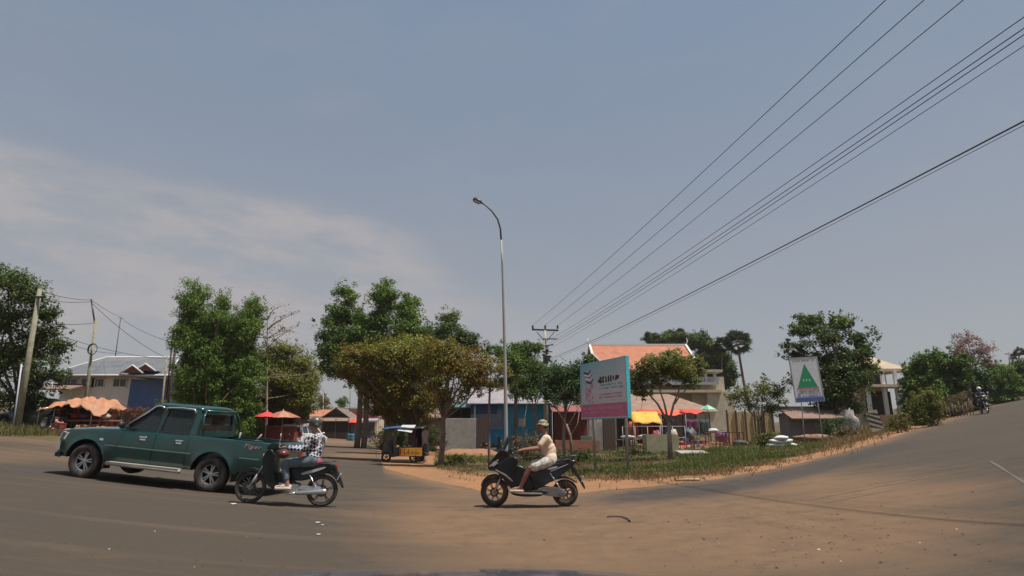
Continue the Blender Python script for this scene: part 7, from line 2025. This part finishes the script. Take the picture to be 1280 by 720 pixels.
# roof
vs = []; fs = []; nx, ny = 14, 10
for i in range(nx + 1):
    for j in range(ny + 1):
        x = .53 + (1.68 - .53) * i / nx; u = j / ny * 2 - 1
        e = min(1, (x - .53) / .10) if x < .7 else min(1, (1.68 - x) / .14)
        z = ROOF - .055 + .05 * max(0, e) ** .5 + .03 * (1 - u * u); hw2 = YG(1.68) + .008
        vs.append((x, u * hw2, z - .025 * abs(u) ** 8))
for i in range(nx):
    for j in range(ny): k = i * (ny + 1) + j; fs.append((k, k + ny + 1, k + ny + 2, k + 1))
mb = MB(); mb.add(vs, fs, smooth=True); rf = mb.build('roof', M['green_paint'], t); s_ = rf.modifiers.new('s', 'SOLIDIFY'); s_.thickness = .03; s_.offset = 0
mb = MB(); mb.add([(2.27, -.76, 1.09), (2.27, .76, 1.09), (1.67, .63, ROOF - .06), (1.67, -.63, ROOF - .06)], [(0, 1, 2, 3)]); w_ = mb.build('windscreen', M['glass'], t); s_ = w_.modifiers.new('s', 'SOLIDIFY'); s_.thickness = .006
mb = MB(); mb.plate([(-.77, 1.06), (.77, 1.06), (.64, ROOF - .03), (-.64, ROOF - .03)], .03, holes=[[(-.62, 1.2), (.62, 1.2), (.54, 1.56), (-.54, 1.56)]], fn=lambda u, v, k: (.525 + (v - 1.06) * .06 + k, u, v)); mb.build('cab_back', M['green_paint'], t)
mb = MB(); mb.plate([(-.62, 1.2), (.62, 1.2), (.54, 1.56), (-.54, 1.56)], .005, fn=lambda u, v, k: (.525 + (v - 1.06) * .06 + k, u, v)); mb.build('rear_window', glass('dark_rear_glass', (.015, .02, .02), .88), t)
mb = MB()
for yy, xx in ((.38, 1.40), (-.38, 1.40), (.38, .88), (-.38, .88)):
    mb.box((xx, yy, .72), (.42, .5, .16)); mb.box((xx - .24, yy, 1.02), (.13, .48, .6), rot=Matrix.Rotation(-.15, 3, 'Y')); mb.box((xx - .30, yy, 1.40), (.09, .26, .2))
mb.build('seat', mat('grey_upholstery', (.06, .06, .06), .9), t, bevel=.03)
mb = MB(); mb.box((2.12, 0, 1.0), (.3, 1.45, .2)); mb.build('dashboard', M['black'], t, bevel=.04)
mb = MB(); mb.T = Matrix.Translation((1.88, .38, 1.10)) @ Matrix.Rotation(1.15, 4, 'Y'); mb.lathe([(.17, -.012), (.185, 0), (.17, .012), (.155, 0)], axis='Z', n=20); mb.box((0, 0, 0), (.3, .03, .02)); mb.build('steering_wheel', M['black'], t)
# front
mb = MB(); 
out = [(-.80, .0), (-.78, .16), (.78, .16), (.80, .0), (.74, -.06), (-.74, -.06)]
def bump(u, v, k): return (3.80 - .20 * abs(u) ** 4 / .4 + k, u * 1.0, .62 + v)
pts = [(u, 0) for u in np.linspace(-.82, .82, 15)]
vs = []; fs = []
for u, _ in pts:
    xo = 3.90 - .42 * abs(u) ** 3.2
    for dx, z in ((0, .55), (.015, .60), (.0, .70), (-.10, .72), (-.12, .53)): vs.append((xo + dx, u * 1.02, z))
for i in range(14):
    for k in range(5): fs.append((i * 5 + k, i * 5 + (k + 1) % 5, i * 5 + 5 + (k + 1) % 5, i * 5 + 5 + k))
fs += [tuple(range(5)), tuple(70 + k for k in range(5))]
mb.add(vs, fs, smooth=False); mb.build('front_bumper', M['chrome'], t)
vs2 = [(x - .03, y * .98, z * .55 + .09) for x, y, z in vs]; mb = MB(); mb.add(vs2, fs); mb.build('bumper_valance', M['black'], t)
mb = MB(); mb.box((3.79, 0, .83), (.05, 1.0, .17))
for i in range(5): mb.box((3.82, 0, .76 + i * .035), (.02, .98, .01))
mb.build('grille', M['chrome'], t)
mb = MB(); mb.box((-1.30, 0, .50), (.14, 1.5, .12)); mb.build('rear_bumper', M['chrome'], t, bevel=.02)
mb = MB(); mb.tube([(.0, -.5, .40), (0, .5, .40)], .06, 8); mb.tube([(WB, -.5, .38), (WB, .5, .38)], .05, 8); mb.box((1.4, .35, .44), (3.6, .09, .12)); mb.box((1.4, -.35, .44), (3.6, .09, .12)); mb.build('chassis', M['black'], t)
# bed: sports frame behind the cab, rail hoops, rope hooks
mb = MB()
for s in (-1, 1): mb.tube([(.38, s * .74, 1.10), (.46, s * .70, 1.50), (.49, s * .61, 1.63)], .022, 8)
mb.tube([(.49, -.61, 1.63), (.49, .61, 1.63)], .03, 8); mb.build('bed_frame', M['green_paint'], t)
for x, dx in ((-.42, .02), (-.78, .14)):
    mb = MB(); mb.tube([(x, .70, 1.05), (x - dx, .70, 1.26)], .018, 7); mb.build('stake', M['galv'], t)
mb = MB(); mb.tube([(-.36, .74, 1.12), (-1.0, .74, 1.12)], .012, 6); mb.build('bed_rail', M['black'], t)
# script on the bed side
fc = bpy.data.curves.new('decal', 'FONT'); fc.body = 'Tiger'; fc.size = .15; fc.shear = .45; fc.extrude = .002; fc.space_character = 1.25
fo = bpy.data.objects.new('decal_tmp', fc); COL.objects.link(fo); bpy.context.view_layer.update()
me = bpy.data.meshes.new_from_object(fo.evaluated_get(bpy.context.evaluated_depsgraph_get())); bpy.data.objects.remove(fo)
for v in me.vertices:
    x = -.62 - v.co.x; z = .965 + v.co.y * .75; v.co = (x, hw_(x, z) + .012 + v.co.z, z)
me.materials.clear(); me.materials.append(mat('silver_red_decal', (.55, .40, .40), .4, c2=(.5, .12, .1), scale=12))
do = bpy.data.objects.new('script_decal', me); COL.objects.link(do); do.parent = t
# driver, seen dimly through the glass
for _v in ():
    pass
Jd = dict(pelvis=V(1.36, .38, .88), chest=V(1.30, .38, 1.16), neck=V(1.32, .38, 1.28), head=V(1.36, .38, 1.42),
          shL=V(1.32, .55, 1.22), elL=V(1.35, .58, 1.06), wrL=V(1.58, .50, 1.14), hdL=V(.9, -.1, .1), shR=V(1.32, .21, 1.22), elR=V(1.35, .18, 1.06), wrR=V(1.58, .26, 1.14), hdR=V(.9, .1, .1),
          hpL=V(1.26, .47, .86), knL=V(1.66, .50, .92), anL=V(1.9, .48, .62), toL=V(2.02, .48, .58), hpR=V(1.26, .29, .86), knR=V(1.66, .26, .92), anR=V(1.9, .28, .62), toR=V(2.02, .28, .58))
figure('person', 'driver seen dimly through the side window of the green pickup', t.location, Mx, Jd, M['skin2'], mat('grey_shirt', (.12, .12, .13), .9), M['denim'], None, None, voxel=.016, shoe_m=M['black'], leg_cover=1.8)
# ================================================================== white car on the side street
def hatch(label, loc, rotz):
    t = thing('car', label, 'car', loc, rotz)
    L0, L1, HWc = -2.2, 2.2, .87
    top = lambda x: float(np.interp(x, [-2.2, -2.12, -1.9, 1.1, 1.9, 2.15, 2.2], [.70, .98, 1.02, 1.00, .86, .74, .55]))
    hwf = lambda x: float(np.interp(x, [-2.2, -2.05, 0, 1.8, 2.1, 2.2], [.70, .83, .87, .84, .76, .62]))
    rw, zc = .33, .33; wx = (-1.35, 1.35)
    def bo(x):
        b = .26
        for w in wx:
            if abs(x - w) < .40: b = max(b, zc + math.sqrt(.16 - (x - w) ** 2))
        return b
    xs = sorted(set([round(v, 3) for v in list(np.arange(-2.2, 2.21, .1)) + [w + .40 * math.cos(a) for w in wx for a in np.linspace(0, math.pi, 17)]]))
    vs = []; fs = []
    for x in xs:
        zt, zb, h_ = top(x), bo(x), hwf(x)
        zt = max(zt, zb + .08)
        ring = [(0, zb), (h_ - .05, zb), (h_, zb + (zt - zb) * .3), (h_ + .01, zb + (zt - zb) * .6), (h_ - .02, zb + (zt - zb) * .92), (h_ - .07, zt), (0, zt + .02)]
        vs += [(x, y, z) for y, z in ring] + [(x, -y, z) for y, z in ring[::-1][1:-1]]
    m_ = 12
    for i in range(len(xs) - 1):
        for k in range(m_): fs.append((i * m_ + k, i * m_ + (k + 1) % m_, (i + 1) * m_ + (k + 1) % m_, (i + 1) * m_ + k))
    fs += [tuple(range(m_)), tuple((len(xs) - 1) * m_ + k for k in range(m_))]
    mb = MB(); mb.add(vs, fs, smooth=True); b = mb.build('body', M['white_paint'], t); e = b.modifiers.new('e', 'EDGE_SPLIT'); e.split_angle = R(40)
    yg = lambda z: .82 - max(0, z - 1.0) * .32
    out = [(-2.0, 1.0), (-1.78, 1.58), (-1.6, 1.66), (-.2, 1.70), (.4, 1.62), (1.2, .99)]
    wins = [[(-1.85, 1.08), (-1.72, 1.50), (-1.15, 1.56), (-1.10, 1.08)], [(-1.02, 1.08), (-1.05, 1.57), (-.30, 1.60), (-.28, 1.08)], [(-.2, 1.08), (-.22, 1.60), (.32, 1.53), (.92, 1.08)]]
    for s in (-1, 1):
        mb = MB(); mb.plate(out, .03, holes=wins, fn=lambda u, v, k, s=s: (u, s * (yg(v) + k), v)); mb.build('cab_side', M['white_paint'], t)
        for w in wins: mb = MB(); mb.plate(w, .005, fn=lambda u, v, k, s=s: (u, s * (yg(v) + k), v)); mb.build('side_window', M['glass_dark'], t)
        mb = MB(); mb.box((-2.12, s * .72, 1.04), (.12, .2, .30)); mb.build('tail_light', M['red_light'], t, bevel=.02)
        mb = MB(); mb.box((2.08, s * .62, .72), (.16, .3, .14)); mb.build('headlight', M['clear_light'], t, bevel=.02)
        mb = MB(); mb.ell((.95, s * .97, 1.08), (.07, .09, .06)); mb.build('wing_mirror', M['white_paint'], t)
        for x in wx:
            mb = MB(); mb.lathe([(.2, -.10), (.30, -.11), (rw, -.07), (rw, .07), (.30, .11), (.2, .10)], (x, s * .76, zc), n=26); w = mb.build('wheel', M['rubber'], t)
            mb = MB(); yo = s * .86; mb.lathe([(.0, yo * 1.0), (.19, yo * .99), (.205, yo * 1.01), (.205, yo * .95), (0, yo * .95)], (x, 0, zc), n=20, closed=False); mb.build('rim', M['alu'], w)
    mb = MB(); mb.add([(-1.8, -.66, 1.60), (-1.8, .66, 1.60), (-.2, .62, 1.74), (-.2, -.62, 1.74), (.42, -.64, 1.60), (.42, .64, 1.60)], [(0, 1, 2, 3), (3, 2, 5, 4)]); r = mb.build('roof', M['white_paint'], t); s_ = r.modifiers.new('s', 'SOLIDIFY'); s_.thickness = .04
    mb = MB(); mb.add([(1.22, -.8, 1.0), (1.22, .8, 1.0), (.42, .64, 1.62), (.42, -.64, 1.62)], [(0, 1, 2, 3)]); mb.build('windscreen', M['glass_dark'], t)
    mb = MB(); mb.add([(-2.03, -.78, 1.04), (-2.03, .78, 1.04), (-1.80, .64, 1.60), (-1.80, -.64, 1.60)], [(0, 1, 2, 3)]); r = mb.build('tailgate', M['white_paint'], t); s_ = r.modifiers.new('s', 'SOLIDIFY'); s_.thickness = .03
    mb = MB(); mb.add([(-2.05, -.66, 1.14), (-2.05, .66, 1.14), (-1.88, .56, 1.50), (-1.88, -.56, 1.50)], [(0, 1, 2, 3)]); mb.build('rear_window', M['glass_dark'], t)
    mb = MB(); mb.box((-2.2, 0, .52), (.12, 1.5, .22)); mb.build('rear_bumper', M['white_paint'], t, bevel=.04)
    mb = MB(); mb.box((-2.225, 0, .82), (.02, .46, .12)); mb.build('number_plate', mat('plate', (.5, .5, .5), .5), t)
    return t
q = gp(383, 563); hatch('white car with a dark rear window on the side street behind the riders', q + V(-.85, 1.8, 0), R(84))
# dark pickup-like vehicle under the trees at the far left
q = gp(46, 537); c_ = hatch('dark parked car half hidden behind the weeds at the far left', V(q.x, q.y, q.z), R(170))
dkp = mat('dark_grey_paint', (.05, .055, .06), .35, coat=.4)
for ch in c_.children:
    if ch.data and len(ch.data.materials) and ch.data.materials[0] == M['white_paint']: ch.data.materials[0] = dkp

# ================================================================== tuk-tuk
q = gp(507, 578); t = thing('tuk_tuk', 'parked three wheeled cargo tuk-tuk with a blue canopy and yellow rear panel', 'tuk-tuk', q, R(-6))
fm = mat('tuk_frame', (.05, .07, .065), .5); yl = mat('yellow_panel', (.85, .48, .04), .5, c2=(.75, .30, .03), scale=4); blc = mat('blue_canopy', (.03, .07, .17), .7)
S = lambda n, o, w, m, y=0, **k: side_plate(n, o, w, m, t, y=y, **k)
for s in (-1, 1):
    S('side_arch', [(-.42, .35), (-.48, .9), (-.40, 1.45), (-.22, 1.66), (-.15, 1.66), (-.30, 1.40), (-.36, .9), (-.32, .35)], .05, fm, y=s * .55, bevel=.01)
    S('side_panel', [(-.36, .30), (-.36, .72), (.95, .72), (.98, .30)], .03, M['dark_metal'], y=s * .58, bevel=.01)
    for x in (.25, .92): mb = MB(); mb.tube([(x, s * .56, .70), (x, s * .56, 1.62)], .022, 7); mb.build('roof_post', fm, t)
mb = MB()
mb.plate([(-.14, .33), (.94, .33), (.94, .70), (-.14, .70)], .02, fn=lambda u, v, k: (u, -.61 + k, v)); mb.build('yellow_panel', yl, t)
mb = MB()
for i, x in enumerate((.10, .30, .48, .66)): mb.box((x, -.626, .51), (.014, .008, .28 if i % 2 else .2))
mb.box((.38, -.6268, .50), (.98, .008, .012)); mb.box((.30, -.6275, .60), (.14, .008, .014)); mb.box((.15, -.6275, .43), (.12, .008, .014)); mb.build('panel_marks', M['dark_wood'], t)
mb = MB(); mb.box((-.10, -.62, .51), (.06, .02, .30)); mb.build('reflector', M['red_light'], t)
vs = []; fs = []
for i in range(13):
    for j in range(9):
        u = i / 12; v = j / 8 * 2 - 1; vs.append((-1.05 + 2.05 * u, v * .68, 1.70 - .10 * v * v - .05 * math.cos(u * 9) * .4 - .14 * max(0, .2 - u)))
for i in range(12):
    for j in range(8): k = i * 9 + j; fs.append((k, k + 9, k + 10, k + 1))
mb = MB(); mb.v = [tuple(v) for v in vs]; mb.f = fs; mb.m = [0 if f[0] // 9 < 6 else 1 for f in fs]; mb.sm = [True] * len(fs); cn = mb.build('canopy', [blc, M['dark_metal']], t); s_ = cn.modifiers.new('s', 'SOLIDIFY'); s_.thickness = .03
mb = MB(); mb.add([(-.25, -.74, 1.50), (.45, -.78, 1.40), (.52, -.3, 1.76), (-.15, -.3, 1.76), (.1, -.76, 1.46)], [(0, 4, 3), (4, 1, 2), (4, 2, 3)]); w_ = mb.build('roof_sheet', mat('pale_sheet_cloth', (.5, .5, .5), .8), t); s_ = w_.modifiers.new('s', 'SOLIDIFY'); s_.thickness = .01
mb = MB(); mb.box((.35, 0, .58), (.5, 1.0, .12)); mb.box((.62, 0, .88), (.1, 1.0, .6)); mb.build('bench', mat('maroon_vinyl', (.10, .03, .04), .6), t, bevel=.03)
mb = MB(); mb.box((.3, 0, .33), (1.4, 1.08, .06)); mb.build('floor_pan', M['dark_metal'], t)
mb = MB(); mb.box((.60, .545, 1.15), (.66, .02, .88)); mb.box((.93, 0, 1.12), (.02, 1.06, .9)); mb.box((.42, -.545, 1.24), (.34, .02, .66)); mb.build('dark_infill', mat('maroon_shade_infill', (.07, .025, .03), .85), t)  # added dark maroon sheets, standing in for the shaded interior
for x, yy in ((.55, -.50), (.55, .50), (-.98, 0)):
    mb = MB(); w_ = bike_wheel(t, (x, yy, .25), .25, .10, 'five')
S('front_fender', smooth_out([(-1.28, .38), (-1.15, .55), (-.98, .58), (-.80, .52), (-.72, .40), (-.8, .42), (-.98, .52), (-1.15, .48)]), .16, fm)
S('front_shield', smooth_out([(-.78, .30), (-.86, .80), (-.80, 1.05), (-.66, 1.05), (-.60, .45), (-.42, .34), (-.42, .26), (-.7, .25)]), .62, M['dark_metal'], bevel=.03)
mb = MB(); mb.ell((-.86, 0, .92), (.05, .10, .10)); mb.build('headlight', M['clear_light'], t)
mb = MB(); mb.tube([(-.62, .34, 1.02), (-.70, .1, 1.08), (-.70, -.1, 1.08), (-.62, -.34, 1.02)], .013, 7); mb.build('handlebar', M['dark_metal'], t)
for s in (-1, 1): mb = MB(); mb.tube([(-.85, s * .42, .98), (-.98, s * .50, 1.62)], .016, 6); mb.build('front_post', fm, t)
mb = MB(); mb.box((-.30, 0, .60), (.34, .42, .14)); mb.build('saddle', M['seat'], t, bevel=.03)
mb = MB(); mb.box((1.06, -.2, .70), (.16, .5, .42)); mb.tube([(.95, -.5, .5), (1.2, -.5, .42)], .03, 6); mb.build('rear_rack', M['black'], t, bevel=.02)

# ================================================================== our own car's bonnet at the lower edge
t = thing('car', 'front of the dashcam car, its bonnet edge along the bottom of the view', 'car', (-0.2, 1.6, 0))
def bonz(x, y): return float(np.interp(y, [-.2, .5, .9, 1.05, 1.12], [1.045, .99, .935, .885, .80])) - .010 * abs(x / .85) ** 4 - .008
xs = np.linspace(-.86, .86, 33); ys = [-.2, .1, .4, .6, .75, .85, .93, .99, 1.03, 1.06, 1.08, 1.10, 1.11]
nose = lambda x: -.2 * abs(x / .86) ** 3
vs = []; fs = []
for x in xs:
    for y in ys: vs.append((x, y + nose(x) * max(0, (y + .2) / 1.3), bonz(x, y)))
    vs.append((x, 1.13 + nose(x), .60)); vs.append((x, 1.10 + nose(x), .25))
k0 = len(ys) + 2
for i in range(len(xs) - 1):
    for j in range(k0 - 1): k = i * k0 + j; fs.append((k, k + k0, k + k0 + 1, k + 1))
mb = MB(); mb.add(vs, fs, smooth=True); b_ = mb.build('bonnet', mat('blue_grey_paint', (.10, .11, .15), .25, .5, .05, coat=.6), t); s_ = b_.modifiers.new('s', 'SOLIDIFY'); s_.thickness = .02
for s in (-1, 1):
    mb = MB(); mb.plate([(-.2, .25), (-.2, 1.0), (.5, .95), (.78, .80), (.78, .25), (.70, .25)] + [(.36 + .36 * math.cos(a), .31 + .36 * math.sin(a)) for a in np.linspace(.0, math.pi, 12)] + [(0, .25)], .03, fn=lambda u, v, k, s=s: (s * .87 + k, u, v)); mb.build('wing', mat('blue_grey_wing', (.10, .11, .15), .25, .5), t)
    mb = MB(); mb.lathe([(.18, -.1), (.28, -.1), (.31, -.06), (.31, .06), (.28, .1), (.18, .1)], (s * .78, .36, .31), axis='X', n=24); mb.build('wheel', M['rubber'], t)

# litter and twigs
def litter(label, px, py, s, m, seed, name='paper_scrap', cat='litter'):
    rs = np.random.RandomState(seed); mb = MB(); mb.plate([(math.cos(a) * s * rs.uniform(.6, 1.2), math.sin(a) * s * .6 * rs.uniform(.6, 1.2)) for a in np.linspace(0, 5.6, 7)], .004, fn=lambda u, v, k: (u, v, .012 + k + .2 * u * u / s))
    o = mb.build(name, m, None, loc=gp(px, py)); tag(o, label, cat)
wp = mat('white_scrap', (.6, .58, .55), .8)
litter('white paper scrap on the asphalt below the rear wheel of the underbone motorbike', 397, 654, .05, wp, 1)
litter('white paper scrap nearest the bottom, left of the centre', 398, 669, .04, wp, 2)
litter('pale scrap right beside another scrap near the motorbike', 403, 657, .03, wp, 3)
litter('pale scrap on the road in front of the pickup wheel', 292, 631, .05, wp, 4)
def twig(label, pts, r, m, name='twig'):
    P = [gp(*p) + V(0, 0, .02) for p in pts]; mb = MB(); mb.tube(P, r, 6); o = mb.build(name, m, None, fix=False); tag(o, label, 'twig')
twig('curved dark twig lying on the dusty road right of the scooter', [(759, 647.5), (768, 646.5), (778, 647.5), (785, 650), (788, 653)], .012, M['dark_wood'])
twig('pale straight stick lying on the orange shoulder', [(845, 601), (858, 600.5), (874, 600.5)], .035, mat('pale_wood', (.5, .36, .24), .8), 'stick')
# ================================================================== dusty air
mb = MB(); mb.box((0, 0, 19), (860, 860, 46))
hm = bpy.data.materials.new('dusty_air'); hm.use_nodes = True
N_, L_ = hm.node_tree.nodes, hm.node_tree.links
N_.clear(); vo = N_.new('ShaderNodeVolumePrincipled'); ou = N_.new('ShaderNodeOutputMaterial')
vo.inputs['Color'].default_value = (.80, .78, .76, 1); vo.inputs['Density'].default_value = 0.0003; vo.inputs['Anisotropy'].default_value = 0.2
L_.new(vo.outputs[0], ou.inputs['Volume'])
hz = mb.build('haze', hm); tag(hz, None, None, None, 'stuff')
